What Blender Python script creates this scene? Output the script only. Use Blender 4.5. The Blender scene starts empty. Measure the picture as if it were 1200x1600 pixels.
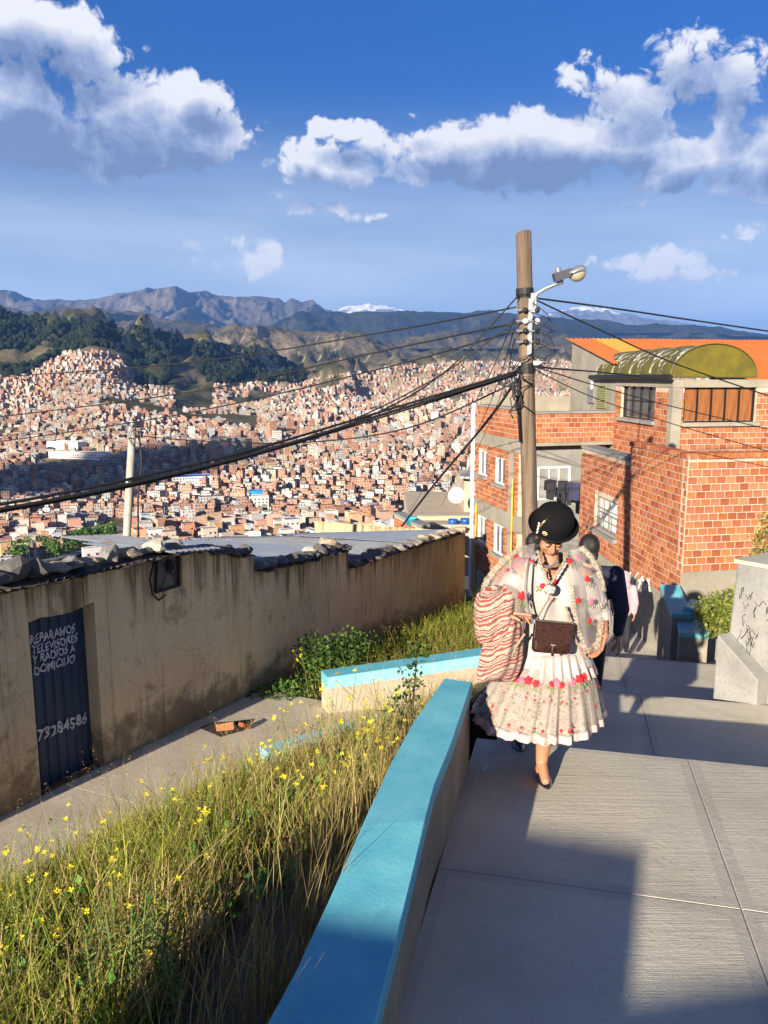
import bpy, bmesh, math, random
import numpy as np
from mathutils import Vector, Matrix, noise as mnoise

sc = bpy.context.scene
COL = sc.collection
RAD = math.radians

# ------------------------------------------------------------------ camera
F_PX = 1250.0                      # focal length in pixels of the 1200 x 1600 photograph
PITCH = RAD(9.54)                  # camera looks this much below the horizon
cam_d = bpy.data.cameras.new('camera')
cam_d.sensor_fit = 'VERTICAL'
cam_d.sensor_height = 36.0
cam_d.lens = 36.0 * F_PX / 1600.0
cam_d.clip_start = 0.05
cam_d.clip_end = 120000.0
cam = bpy.data.objects.new('camera', cam_d)
cam.rotation_euler = (RAD(90) - PITCH, 0, 0)
COL.objects.link(cam)
sc.camera = cam

# ------------------------------------------------------------------ sun, sky, exposure
SUN_AZ = RAD(27.0)                 # shadows run 27 degrees right of straight ahead
SUN_EL = RAD(16.8)
SUN_DIR = Vector((-math.sin(SUN_AZ) * math.cos(SUN_EL), -math.cos(SUN_AZ) * math.cos(SUN_EL), math.sin(SUN_EL)))
sun_d = bpy.data.lights.new('sun', 'SUN')
sun_d.energy = 5.0
sun_d.angle = RAD(0.5)
sun_d.color = (1.0, 0.89, 0.72)
sun = bpy.data.objects.new('sun', sun_d)
sun.rotation_euler = SUN_DIR.to_track_quat('Z', 'Y').to_euler()
sun.location = (-6, -12, 9)
COL.objects.link(sun)

world = bpy.data.worlds.new('World')
sc.world = world
world.use_nodes = True
wt = world.node_tree
for n in list(wt.nodes):
    wt.nodes.remove(n)

def wn(kind, **kw):
    n = wt.nodes.new(kind)
    for k, v in kw.items():
        setattr(n, k, v)
    return n

def wl(a, b):
    wt.links.new(a, b)

def wmath(op, a, b=None, c=None, clamp=False):
    n = wn('ShaderNodeMath', operation=op, use_clamp=clamp)
    for i, v in enumerate((a, b, c)):
        if v is None:
            continue
        if isinstance(v, (int, float)):
            n.inputs[i].default_value = v
        else:
            wl(v, n.inputs[i])
    return n.outputs[0]

sky = wn('ShaderNodeTexSky', sky_type='NISHITA', sun_disc=False)
sky.sun_elevation = SUN_EL
sky.sun_rotation = math.pi + SUN_AZ
sky.altitude = 3900
sky.air_density = 1.0
sky.dust_density = 0.2
sky.ozone_density = 2.2
hsv = wn('ShaderNodeHueSaturation')
hsv.inputs['Saturation'].default_value = 1.15
hsv.inputs['Value'].default_value = 1.0
wl(sky.outputs[0], hsv.inputs['Color'])

# clouds: a slab of cumulus described by azimuth and elevation (radians), real directions of the sky
tc = wn('ShaderNodeTexCoord')
sep = wn('ShaderNodeSeparateXYZ')
wl(tc.outputs['Generated'], sep.inputs[0])
az = wmath('ARCTAN2', sep.outputs[0], sep.outputs[1])
el = wmath('ARCSINE', sep.outputs[2])
comb = wn('ShaderNodeCombineXYZ')
wl(az, comb.inputs[0]); wl(el, comb.inputs[1])

def mrange(v, a, b, c=0.0, d=1.0, smooth=True):
    n = wn('ShaderNodeMapRange', interpolation_type='SMOOTHSTEP' if smooth else 'LINEAR', clamp=True)
    wl(v, n.inputs['Value'])
    n.inputs['From Min'].default_value = a; n.inputs['From Max'].default_value = b
    n.inputs['To Min'].default_value = c; n.inputs['To Max'].default_value = d
    return n.outputs[0]

def px_sky(px, py):
    a = (px - 600) / F_PX; b = -(py - 800) / F_PX
    y = math.cos(PITCH) + math.sin(PITCH) * b; z = math.cos(PITCH) * b - math.sin(PITCH)
    return math.atan2(a, y), math.atan2(z, math.hypot(a, y))

#        centre px   half width/height px, strength
CLOUDS = [(60, 70, 105, 55, 1.0), (-20, 160, 150, 66, 1.1), (120, 190, 140, 50, 1.1), (90, 215, 230, 44, 1.15),
          (215, 180, 80, 50, 1.0), (312, 150, 44, 32, .95), (290, 215, 90, 44, 1.0), (345, 240, 40, 22, .5),
          (425, 262, 40, 15, .75), (468, 248, 36, 24, .9), (540, 262, 50, 28, 1.0), (490, 274, 80, 14, .8),
          (490, 324, 42, 14, .55), (440, 302, 24, 8, .4), (548, 202, 48, 17, .72),
          (655, 186, 26, 11, .5), (610, 225, 56, 24, .8), (700, 242, 90, 46, 1.05), (800, 246, 125, 54, 1.15), (900, 252, 115, 46, 1.05),
          (850, 222, 66, 36, 1.0), (960, 240, 80, 38, 1.0), (1050, 258, 120, 34, 1.0), (1170, 242, 90, 34, 1.0), (1280, 245, 110, 40, .9),
          (930, 118, 50, 26, .85), (1000, 140, 62, 36, .85), (1085, 112, 68, 50, 1.0), (1150, 140, 44, 44, .85), (1045, 192, 46, 20, .5),
          (1195, 190, 30, 24, .7), (1040, 72, 34, 18, .6),
          (1190, 368, 60, 15, .42), (985, 318, 26, 10, .45), (1035, 404, 60, 14, .25), (388, 408, 44, 18, .26), (424, 384, 60, 14, .20),
          (590, 340, 34, 9, .42), (1085, 428, 60, 12, .22), (358, 286, 20, 8, .4), (885, 104, 24, 8, .35)]

def cloud_mask(vec):
    """1 - d^2 of the nearest cloud puff; the strength sits in the third axis"""
    acc = None
    for cx, cy_, rx, ry, st in CLOUDS:
        ca, ce = px_sky(cx, cy_)
        k = math.sqrt(st); ra, re_ = rx / F_PX * 1.22, ry / F_PX * 1.16
        m = wn('ShaderNodeVectorMath', operation='MULTIPLY_ADD')
        wl(vec, m.inputs[0])
        m.inputs[1].default_value = (k / ra, k / re_, 0)
        m.inputs[2].default_value = (-ca * k / ra, -ce * k / re_, math.sqrt(1.2 - st))
        l = wn('ShaderNodeVectorMath', operation='DOT_PRODUCT')
        wl(m.outputs[0], l.inputs[0]); wl(m.outputs[0], l.inputs[1])
        acc = l.outputs['Value'] if acc is None else wmath('MINIMUM', acc, l.outputs['Value'])
    inside = wmath('SUBTRACT', 1.2, acc)
    # the same kind of sky goes on all round, outside the picture
    cov = wn('ShaderNodeTexNoise', noise_dimensions='2D'); cov.inputs['Scale'].default_value = 3.2; cov.inputs['Detail'].default_value = 1
    wl(vec, cov.inputs['Vector'])
    a2 = wmath('ABSOLUTE', az)
    rnd = wmath('ADD', wmath('MULTIPLY_ADD', cov.outputs[0], 5.0, -3.9), wmath('MULTIPLY', mrange(a2, .62, .95), 1.0))
    rnd = wmath('ADD', rnd, wmath('MULTIPLY_ADD', mrange(a2, .50, .75), 3.0, -3.0))
    return wmath('MAXIMUM', wmath('MAXIMUM', inside, rnd), -1.2)

def cloud_noise(vec):
    w = wn('ShaderNodeTexNoise', noise_dimensions='2D')
    w.inputs['Scale'].default_value = 14.0; w.inputs['Detail'].default_value = 3
    wl(vec, w.inputs['Vector'])
    sub = wn('ShaderNodeVectorMath', operation='MULTIPLY_ADD')
    wl(w.outputs['Color'], sub.inputs[0]); sub.inputs[1].default_value = (.05, .035, 0); wl(vec, sub.inputs[2])
    v = wn('ShaderNodeTexVoronoi', voronoi_dimensions='2D', feature='F1', normalize=True)
    v.inputs['Scale'].default_value = 17.0; v.inputs['Detail'].default_value = 4.0; v.inputs['Roughness'].default_value = .55
    v.inputs['Lacunarity'].default_value = 2.2
    wl(sub.outputs[0], v.inputs['Vector'])
    n = wn('ShaderNodeTexNoise', noise_dimensions='2D')
    n.inputs['Scale'].default_value = 11.0; n.inputs['Detail'].default_value = 10; n.inputs['Roughness'].default_value = .64
    wl(sub.outputs[0], n.inputs['Vector'])
    bil = wmath('MULTIPLY_ADD', v.outputs['Distance'], -2.6, .80)
    return wmath('ADD', bil, wmath('MULTIPLY_ADD', n.outputs[0], 2.6, -1.30))

def off(dx, dy):
    o = wn('ShaderNodeVectorMath', operation='ADD')
    wl(comb.outputs[0], o.inputs[0]); o.inputs[1].default_value = (dx, dy, 0)
    return o.outputs[0]

def cloud_parts(vec):
    k = cloud_mask(vec); return k, wmath('MULTIPLY_ADD', cloud_noise(vec), .95, -.12)
m0, n0 = cloud_parts(comb.outputs[0])
m1, n1 = cloud_parts(off(-.008, .030))          # towards the sun: how much cloud lies that way
d0 = wmath('ADD', m0, n0)

alpha = mrange(d0, .04, .42)
shade = wmath('ADD', wmath('MULTIPLY_ADD', wmath('SUBTRACT', n1, n0), .45, wmath('MULTIPLY', d0, .10)), wmath('MULTIPLY_ADD', m1, .95, -.36))
lit = mrange(shade, -.40, .62, 1.0, 0.0, False)
ramp = wn('ShaderNodeValToRGB')
cr = ramp.color_ramp
CK = .96
cr.elements[0].position = 0.0; cr.elements[0].color = (2.0 * CK, 2.5 * CK, 3.9 * CK, 1)
cr.elements[1].position = 1.0; cr.elements[1].color = (9.4 * CK, 9.2 * CK, 9.0 * CK, 1)
e = cr.elements.new(.3); e.color = (3.7 * CK, 4.3 * CK, 5.9 * CK, 1)
e = cr.elements.new(.62); e.color = (6.4 * CK, 6.6 * CK, 7.4 * CK, 1)
wl(lit, ramp.inputs[0])
dim = mrange(el, -.02, .45, .45, 1.12, False)
skyc = wn('ShaderNodeVectorMath', operation='MULTIPLY')
tint = wn('ShaderNodeMix', data_type='RGBA')
wl(mrange(el, .06, .40), tint.inputs['Factor']); tint.inputs['A'].default_value = (1.0, .84, .80, 1); tint.inputs['B'].default_value = (.17, .62, 1.10, 1)
tm_ = wn('ShaderNodeVectorMath', operation='SCALE'); wl(tint.outputs['Result'], tm_.inputs[0]); wl(dim, tm_.inputs['Scale'])
wl(hsv.outputs[0], skyc.inputs[0]); wl(tm_.outputs[0], skyc.inputs[1])
# thin high veil low over the mountains
vn = wn('ShaderNodeTexNoise', noise_dimensions='2D')
vs = wn('ShaderNodeVectorMath', operation='MULTIPLY')
wl(comb.outputs[0], vs.inputs[0]); vs.inputs[1].default_value = (1.0, 7.0, 0)
wl(vs.outputs[0], vn.inputs['Vector']); vn.inputs['Scale'].default_value = 3.0; vn.inputs['Detail'].default_value = 5
veil = wmath('MULTIPLY', mrange(vn.outputs[0], .30, .70, .72, 1.0), mrange(el, .33, .07, .0, 1.0))
veil = wmath('MAXIMUM', wmath('MULTIPLY', veil, .95), mrange(el, .10, .02))
mix1 = wn('ShaderNodeMix', data_type='RGBA')
wl(veil, mix1.inputs['Factor']); wl(skyc.outputs[0], mix1.inputs['A']); mix1.inputs['B'].default_value = (6.6, 7.6, 8.6, 1)
mix2 = wn('ShaderNodeMix', data_type='RGBA')
wl(wmath('MULTIPLY', alpha, .97), mix2.inputs['Factor']); wl(mix1.outputs['Result'], mix2.inputs['A']); wl(ramp.outputs[0], mix2.inputs['B'])
bg = wn('ShaderNodeBackground')
bg.inputs['Strength'].default_value = 0.05
wl(mix2.outputs['Result'], bg.inputs['Color'])
wo = wn('ShaderNodeOutputWorld')
wl(bg.outputs[0], wo.inputs['Surface'])
world.cycles.sampling_method = 'MANUAL'
world.cycles.sample_map_resolution = 512

vs_ = sc.view_settings
vs_.view_transform = 'Standard'
vs_.look = 'None'
vs_.exposure = 1.22
vs_.gamma = 1.0
vs_.use_curve_mapping = False
sc.render.engine = 'CYCLES'
cy = sc.cycles
cy.max_bounces = 6; cy.diffuse_bounces = 3; cy.glossy_bounces = 3; cy.transmission_bounces = 4
cy.transparent_max_bounces = 12; cy.volume_bounces = 0
cy.use_denoising = True
cy.denoiser = 'OPENIMAGEDENOISE'
cy.caustics_reflective = False; cy.caustics_refractive = False
cy.sample_clamp_indirect = 6.0
# ------------------------------------------------------------------ helpers
rng = random.Random(11)
nr = np.random.default_rng(11)
CP, SP = math.cos(PITCH), math.sin(PITCH)

def ray(px, py):
    a = (px - 600) / F_PX; b = -(py - 800) / F_PX
    return Vector((a, CP + SP * b, CP * b - SP))

def at_y(px, py, y):
    r = ray(px, py); return r * (y / r.y)

def on_z(px, py, z, sx=0.0, sy=0.0):
    r = ray(px, py); return r * (z / (r.z - sx * r.x - sy * r.y))

def on_plane(px, py, p0, n):
    r = ray(px, py); return r * (p0.dot(n) / r.dot(n))

def row_slope(row):
    b = -(row - 800) / F_PX
    return (CP * b - SP) / (CP + SP * b)

MATS = {}

def mat(name, color=(.5, .5, .5), rough=.8, metal=0.0, var=0.0, vscale=6.0, color2=None, bump=0.0, bscale=30.0, spec=.4,
        stretch=None, coat=0.0, detail=6.0, thr=None, sheen=0.0, fine=0.0):
    """procedural Principled material: two colours mixed by noise, and a noise bump"""
    if name in MATS:
        return MATS[name]
    m = bpy.data.materials.new(name); m.use_nodes = True
    t = m.node_tree; p = t.nodes['Principled BSDF']
    p.inputs['Roughness'].default_value = rough
    p.inputs['Metallic'].default_value = metal
    p.inputs['Specular IOR Level'].default_value = spec
    if coat: p.inputs['Coat Weight'].default_value = coat
    if sheen: p.inputs['Sheen Weight'].default_value = sheen
    c1 = (*color, 1)
    p.inputs['Base Color'].default_value = c1
    tcn = t.nodes.new('ShaderNodeTexCoord'); vec = tcn.outputs['Object']
    if stretch:
        mp = t.nodes.new('ShaderNodeMapping'); mp.inputs['Scale'].default_value = stretch
        t.links.new(vec, mp.inputs['Vector']); vec = mp.outputs[0]
    if color2 is not None or var:
        n = t.nodes.new('ShaderNodeTexNoise'); n.inputs['Scale'].default_value = vscale; n.inputs['Detail'].default_value = detail
        n.inputs['Roughness'].default_value = .6
        t.links.new(vec, n.inputs['Vector'])
        r = t.nodes.new('ShaderNodeValToRGB')
        lo, hi = thr or (.35, .65)
        r.color_ramp.elements[0].position = lo; r.color_ramp.elements[1].position = hi
        r.color_ramp.elements[0].color = c1
        if color2 is None:
            color2 = tuple(min(1, c * (1 + var)) for c in color)
            r.color_ramp.elements[0].color = (*[c * (1 - var) for c in color], 1)
        r.color_ramp.elements[1].color = (*color2, 1)
        t.links.new(n.outputs[0], r.inputs[0])
        out = r.outputs[0]
        if fine:
            n2 = t.nodes.new('ShaderNodeTexNoise'); n2.inputs['Scale'].default_value = vscale * 14; n2.inputs['Detail'].default_value = 4
            t.links.new(vec, n2.inputs['Vector'])
            mr = t.nodes.new('ShaderNodeMapRange'); mr.inputs['From Min'].default_value = .3; mr.inputs['From Max'].default_value = .7
            mr.inputs['To Min'].default_value = 1 - fine; mr.inputs['To Max'].default_value = 1 + fine
            t.links.new(n2.outputs[0], mr.inputs['Value'])
            mx = t.nodes.new('ShaderNodeVectorMath'); mx.operation = 'MULTIPLY'
            t.links.new(out, mx.inputs[0]); t.links.new(mr.outputs[0], mx.inputs[1]); out = mx.outputs[0]
        t.links.new(out, p.inputs['Base Color'])
    if bump:
        b = t.nodes.new('ShaderNodeTexNoise'); b.inputs['Scale'].default_value = bscale; b.inputs['Detail'].default_value = 8
        b.inputs['Roughness'].default_value = .65
        t.links.new(vec, b.inputs['Vector'])
        bp = t.nodes.new('ShaderNodeBump'); bp.inputs['Strength'].default_value = min(1, bump); bp.inputs['Distance'].default_value = .02
        t.links.new(b.outputs[0], bp.inputs['Height']); t.links.new(bp.outputs[0], p.inputs['Normal'])
    MATS[name] = m
    return m

class G:
    """small node-graph helper for the special materials"""
    def __init__(s, name):
        s.m = bpy.data.materials.new(name); s.m.use_nodes = True; s.t = s.m.node_tree
        s.p = s.t.nodes['Principled BSDF']; s.out = s.t.nodes['Material Output']; MATS[name] = s.m
        s.tc = s.t.nodes.new('ShaderNodeTexCoord')
    def n(s, kind, **kw):
        n = s.t.nodes.new(kind)
        for k, v in kw.items(): setattr(n, k, v)
        return n
    def l(s, a, b): s.t.links.new(a, b)
    def inp(s, sock, v):
        if hasattr(v, 'is_output') or isinstance(v, bpy.types.NodeSocket): s.l(v, sock)
        else: sock.default_value = v
    def math(s, op, a, b=None, c=None, clamp=False):
        n = s.n('ShaderNodeMath', operation=op, use_clamp=clamp)
        for i, v in enumerate((a, b, c)):
            if v is not None: s.inp(n.inputs[i], v)
        return n.outputs[0]
    def noise(s, vec, scale, detail=5, rough=.6):
        n = s.n('ShaderNodeTexNoise'); s.l(vec, n.inputs['Vector'])
        n.inputs['Scale'].default_value = scale; n.inputs['Detail'].default_value = detail; n.inputs['Roughness'].default_value = rough
        return n.outputs[0]
    def mapping(s, vec, scale=(1, 1, 1), rot=(0, 0, 0), loc=(0, 0, 0)):
        n = s.n('ShaderNodeMapping'); s.l(vec, n.inputs['Vector'])
        n.inputs['Scale'].default_value = scale; n.inputs['Rotation'].default_value = rot; n.inputs['Location'].default_value = loc
        return n.outputs[0]
    def range(s, v, a, b, c=0.0, d=1.0):
        n = s.n('ShaderNodeMapRange', clamp=True, interpolation_type='SMOOTHSTEP'); s.l(v, n.inputs['Value'])
        for k, x in zip(('From Min', 'From Max', 'To Min', 'To Max'), (a, b, c, d)): n.inputs[k].default_value = x
        return n.outputs[0]
    def mix(s, f, a, b, blend='MIX'):
        n = s.n('ShaderNodeMix', data_type='RGBA', blend_type=blend)
        s.inp(n.inputs['Factor'], f)
        for k, v in (('A', a), ('B', b)):
            if isinstance(v, tuple): n.inputs[k].default_value = (*v[:3], 1)
            else: s.l(v, n.inputs[k])
        return n.outputs['Result']
    def bump(s, h, strength=.5, dist=.02):
        b = s.n('ShaderNodeBump'); b.inputs['Strength'].default_value = strength; b.inputs['Distance'].default_value = dist
        s.l(h, b.inputs['Height']); s.l(b.outputs[0], s.p.inputs['Normal'])
    def color(s, v): s.inp(s.p.inputs['Base Color'], v if not isinstance(v, tuple) else (*v, 1))
    def rough(s, v): s.inp(s.p.inputs['Roughness'], v)

class MB:
    """mesh builder: verts / faces / material slots / uv"""
    def __init__(s): s.v = []; s.f = []; s.m = []; s.uv = {}
    def add(s, verts, faces, m=0):
        o = len(s.v); s.v += [tuple(v) for v in verts]
        for f in faces: s.f.append(tuple(i + o for i in f)); s.m.append(m)
        return o
    def quad(s, a, b, c, d, m=0): s.add((a, b, c, d), ((0, 1, 2, 3),), m)
    def hexa(s, b4, t4, m=0):
        s.add(list(b4) + list(t4), ((3, 2, 1, 0), (4, 5, 6, 7), (0, 1, 5, 4), (1, 2, 6, 5), (2, 3, 7, 6), (3, 0, 4, 7)), m)
    def box(s, c, size, rot=None, m=0):
        hx, hy, hz = (k / 2 for k in size); c = Vector(c)
        pts = [Vector((x, y, z)) for z in (-hz, hz) for x, y in ((-hx, -hy), (hx, -hy), (hx, hy), (-hx, hy))]
        if rot is not None: pts = [rot @ p for p in pts]
        pts = [p + c for p in pts]
        s.hexa(pts[:4], pts[4:], m)
    def tube(s, path, rad, n=8, m=0, caps=True):
        path = [Vector(p) for p in path]
        if not hasattr(rad, '__len__'): rad = [rad] * len(path)
        o = len(s.v); up = Vector((0, 0, 1)); prev = None
        for i, p in enumerate(path):
            d = (path[min(i + 1, len(path) - 1)] - path[max(i - 1, 0)])
            if d.length < 1e-9: d = Vector((0, 0, 1))
            d.normalize()
            if prev is None:
                a = d.cross(up)
                if a.length < .05: a = d.cross(Vector((1, 0, 0)))
            else: a = prev - d * prev.dot(d)
            a.normalize(); prev = a; b = d.cross(a)
            for k in range(n):
                t = 2 * math.pi * k / n
                s.v.append(tuple(p + (a * math.cos(t) + b * math.sin(t)) * rad[i]))
        for i in range(len(path) - 1):
            for k in range(n):
                k2 = (k + 1) % n
                s.f.append((o + i * n + k, o + i * n + k2, o + (i + 1) * n + k2, o + (i + 1) * n + k)); s.m.append(m)
        if caps:
            s.f.append(tuple(o + k for k in reversed(range(n)))); s.m.append(m)
            e = o + (len(path) - 1) * n
            s.f.append(tuple(e + k for k in range(n))); s.m.append(m)
    def rings(s, rings, m=0, closed=True, cap0=False, cap1=False):
        n = len(rings[0]); o = len(s.v)
        for r in rings: s.v += [tuple(p) for p in r]
        for i in range(len(rings) - 1):
            for k in range(n if closed else n - 1):
                k2 = (k + 1) % n
                s.f.append((o + i * n + k, o + i * n + k2, o + (i + 1) * n + k2, o + (i + 1) * n + k)); s.m.append(m)
        if cap0: s.f.append(tuple(o + k for k in reversed(range(n)))); s.m.append(m)
        if cap1:
            e = o + (len(rings) - 1) * n; s.f.append(tuple(e + k for k in range(n))); s.m.append(m)
    def lathe(s, prof, n=24, m=0, mtx=None, cap0=False, cap1=False):
        rs = []
        for r, z in prof:
            ring = [Vector((r * math.cos(2 * math.pi * k / n), r * math.sin(2 * math.pi * k / n), z)) for k in range(n)]
            rs.append([mtx @ p for p in ring] if mtx is not None else ring)
        s.rings(rs, m, True, cap0, cap1)
    def ball(s, c, r, n=8, m=0, rot=None):
        c = Vector(c); r = Vector(r) if hasattr(r, '__len__') else Vector((r, r, r))
        rs = []
        k = max(4, n // 2 + 1)
        for i in range(k + 1):
            ph = -math.pi / 2 + math.pi * i / k
            ring = []
            for j in range(n):
                t = 2 * math.pi * j / n
                p = Vector((math.cos(ph) * math.cos(t) * r.x, math.cos(ph) * math.sin(t) * r.y, math.sin(ph) * r.z))
                if rot is not None: p = rot @ p
                ring.append(p + c)
            rs.append(ring)
        s.rings(rs, m)

def set_props(o, label=None, cat=None, group=None, kind=None):
    if label: o['label'] = label
    if cat: o['category'] = cat
    if group: o['group'] = group
    if kind: o['kind'] = kind
    return o

def wloc(o):
    v = Vector((0, 0, 0))
    while o is not None:
        v = v + Vector(o.location); o = o.parent
    return v

def mesh_from(name, mb, mats):
    me = bpy.data.meshes.new(name)
    me.from_pydata(mb.v, [], mb.f)
    if not isinstance(mats, (list, tuple)): mats = [mats]
    for m in mats: me.materials.append(MATS[m] if isinstance(m, str) else m)
    if any(mb.m): me.polygons.foreach_set('material_index', mb.m)
    return me

def obj(name, mb, mats, parent=None, smooth=False, recenter=True, **props):
    """links one mesh object; mb is in world coordinates, parents are unrotated"""
    pl = wloc(parent) if parent is not None else Vector((0, 0, 0))
    c = Vector((0, 0, 0))
    if recenter and len(mb.v):
        a = np.array(mb.v); lo, hi = a.min(0), a.max(0)
        c = Vector(((lo[0] + hi[0]) / 2, (lo[1] + hi[1]) / 2, lo[2]))
        mb.v = [tuple(q) for q in (a - np.array(c))]
    me = mesh_from(name, mb, mats)
    if smooth: me.polygons.foreach_set('use_smooth', [True] * len(me.polygons))
    me.update()
    o = bpy.data.objects.new(name, me); COL.objects.link(o)
    o.parent = parent; o.location = c - pl
    set_props(o, **props)
    return o

def inst(name, me, loc, parent=None, rot=(0, 0, 0), scale=(1, 1, 1), **props):
    o = bpy.data.objects.new(name, me); COL.objects.link(o)
    pl = wloc(parent) if parent is not None else Vector((0, 0, 0))
    o.parent = parent; o.location = Vector(loc) - pl; o.rotation_euler = rot; o.scale = scale
    set_props(o, **props)
    return o

def thing(name, label, cat, loc=(0, 0, 0), group=None):
    o = bpy.data.objects.new(name, None); COL.objects.link(o); o.location = loc
    o.empty_display_size = .2
    return set_props(o, label, cat, group)

def smooth_by_angle(o, deg=40):
    me = o.data
    me.polygons.foreach_set('use_smooth', [True] * len(me.polygons))
    bm = bmesh.new(); bm.from_mesh(me)
    for e_ in bm.edges:
        if len(e_.link_faces) == 2 and e_.calc_face_angle(0) > RAD(deg): e_.smooth = False
    bm.to_mesh(me); bm.free()

def lerp(a, b, t): return a + (b - a) * t
def interp(x, pts): return float(np.interp(x, [p[0] for p in pts], [p[1] for p in pts]))

# cheap tileable-free value noise for numpy heightfields
_P = nr.permutation(256)
_P = np.concatenate([_P, _P, _P])
_GR = nr.random(256)
def vnoise(x, y):
    xi = np.floor(x).astype(int); yi = np.floor(y).astype(int)
    fx = x - xi; fy = y - yi
    fx = fx * fx * fx * (fx * (fx * 6 - 15) + 10); fy = fy * fy * fy * (fy * (fy * 6 - 15) + 10)
    def g(a, b): return _GR[_P[(_P[a & 255] + b) & 255]]
    v0 = g(xi, yi) * (1 - fx) + g(xi + 1, yi) * fx
    v1 = g(xi, yi + 1) * (1 - fx) + g(xi + 1, yi + 1) * fx
    return v0 * (1 - fy) + v1 * fy
def fbm(x, y, oct=5, ridged=False):
    s = np.zeros(np.broadcast(x, y).shape); a = .5
    for i in range(oct):
        n = vnoise(x * 2 ** i + 17.3 * i, y * 2 ** i + 9.1 * i)
        if ridged: n = (1 - np.abs(2 * n - 1)) ** 1.6 * 1.15
        s += a * n; a *= .5
    return s / (1 - .5 ** oct)

def grid_mesh(name, X, Y, Z, material, smooth=True, **props):
    h, w = X.shape
    me = bpy.data.meshes.new(name)
    me.vertices.add(h * w)
    me.vertices.foreach_set('co', np.stack([X, Y, Z], -1).reshape(-1).astype(np.float32))
    i = np.arange(h * w).reshape(h, w)
    q = np.stack([i[:-1, :-1], i[:-1, 1:], i[1:, 1:], i[1:, :-1]], -1).reshape(-1, 4)
    me.loops.add(q.size); me.polygons.add(len(q))
    me.loops.foreach_set('vertex_index', q.reshape(-1).astype(np.int32))
    me.polygons.foreach_set('loop_start', (np.arange(len(q)) * 4).astype(np.int32))
    me.polygons.foreach_set('loop_total', np.full(len(q), 4, np.int32))
    me.polygons.foreach_set('use_smooth', np.full(len(q), smooth))
    me.update(calc_edges=True)
    me.materials.append(material)
    o = bpy.data.objects.new(name, me); COL.objects.link(o)
    set_props(o, **props)
    return o

def quads_mesh(name, V, material, colors=None, uvs=None):
    """V: (n,4,3) quads -> mesh; colors (n,3) per face; uvs (n,4,2)"""
    n = len(V)
    me = bpy.data.meshes.new(name)
    me.vertices.add(n * 4); me.vertices.foreach_set('co', V.reshape(-1).astype(np.float32))
    me.loops.add(n * 4); me.polygons.add(n)
    me.loops.foreach_set('vertex_index', np.arange(n * 4, dtype=np.int32))
    me.polygons.foreach_set('loop_start', (np.arange(n) * 4).astype(np.int32))
    me.polygons.foreach_set('loop_total', np.full(n, 4, np.int32))
    me.update(calc_edges=True)
    if colors is not None:
        at = me.attributes.new('col', 'FLOAT_COLOR', 'FACE')
        at.data.foreach_set('color', np.concatenate([colors, np.ones((n, 1))], 1).astype(np.float32).reshape(-1))
    if uvs is not None:
        uv = me.uv_layers.new(name='uv'); uv.data.foreach_set('uv', uvs.reshape(-1).astype(np.float32))
    me.materials.append(material)
    return me
# ------------------------------------------------------------------ far land: terrain, mountains, town, woods
def stamp(name, tv, tf, pos, scale, rotz, colors, material, uvt=None):
    """many copies of one small template (all faces with the same number of corners) in one mesh"""
    tv = np.asarray(tv, float); tf = np.asarray(tf); n = len(pos); k = tf.shape[1]
    c, s = np.cos(rotz)[:, None], np.sin(rotz)[:, None]
    v = tv[None] * scale[:, None, :]
    x = v[..., 0] * c - v[..., 1] * s; y = v[..., 0] * s + v[..., 1] * c
    V = np.stack([x, y, v[..., 2]], -1) + pos[:, None, :]
    F = (tf[None] + (np.arange(n) * len(tv))[:, None, None]).reshape(-1, k)
    me = bpy.data.meshes.new(name)
    me.vertices.add(n * len(tv)); me.vertices.foreach_set('co', V.reshape(-1).astype(np.float32))
    me.loops.add(F.size); me.polygons.add(len(F))
    me.loops.foreach_set('vertex_index', F.reshape(-1).astype(np.int32))
    me.polygons.foreach_set('loop_start', (np.arange(len(F)) * k).astype(np.int32))
    me.polygons.foreach_set('loop_total', np.full(len(F), k, np.int32))
    me.polygons.foreach_set('use_smooth', np.zeros(len(F), bool))
    me.update(calc_edges=True)
    if colors is not None:
        at = me.attributes.new('col', 'FLOAT_COLOR', 'FACE')
        cc = np.asarray(colors).reshape(-1, 3)
        at.data.foreach_set('color', np.concatenate([cc, np.ones((len(cc), 1))], 1).astype(np.float32).reshape(-1))
    if uvt is not None:
        uv = me.uv_layers.new(name='uv'); uv.data.foreach_set('uv', np.asarray(uvt).reshape(-1).astype(np.float32))
    me.materials.append(material)
    o = bpy.data.objects.new(name, me); COL.objects.link(o)
    return o

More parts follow.
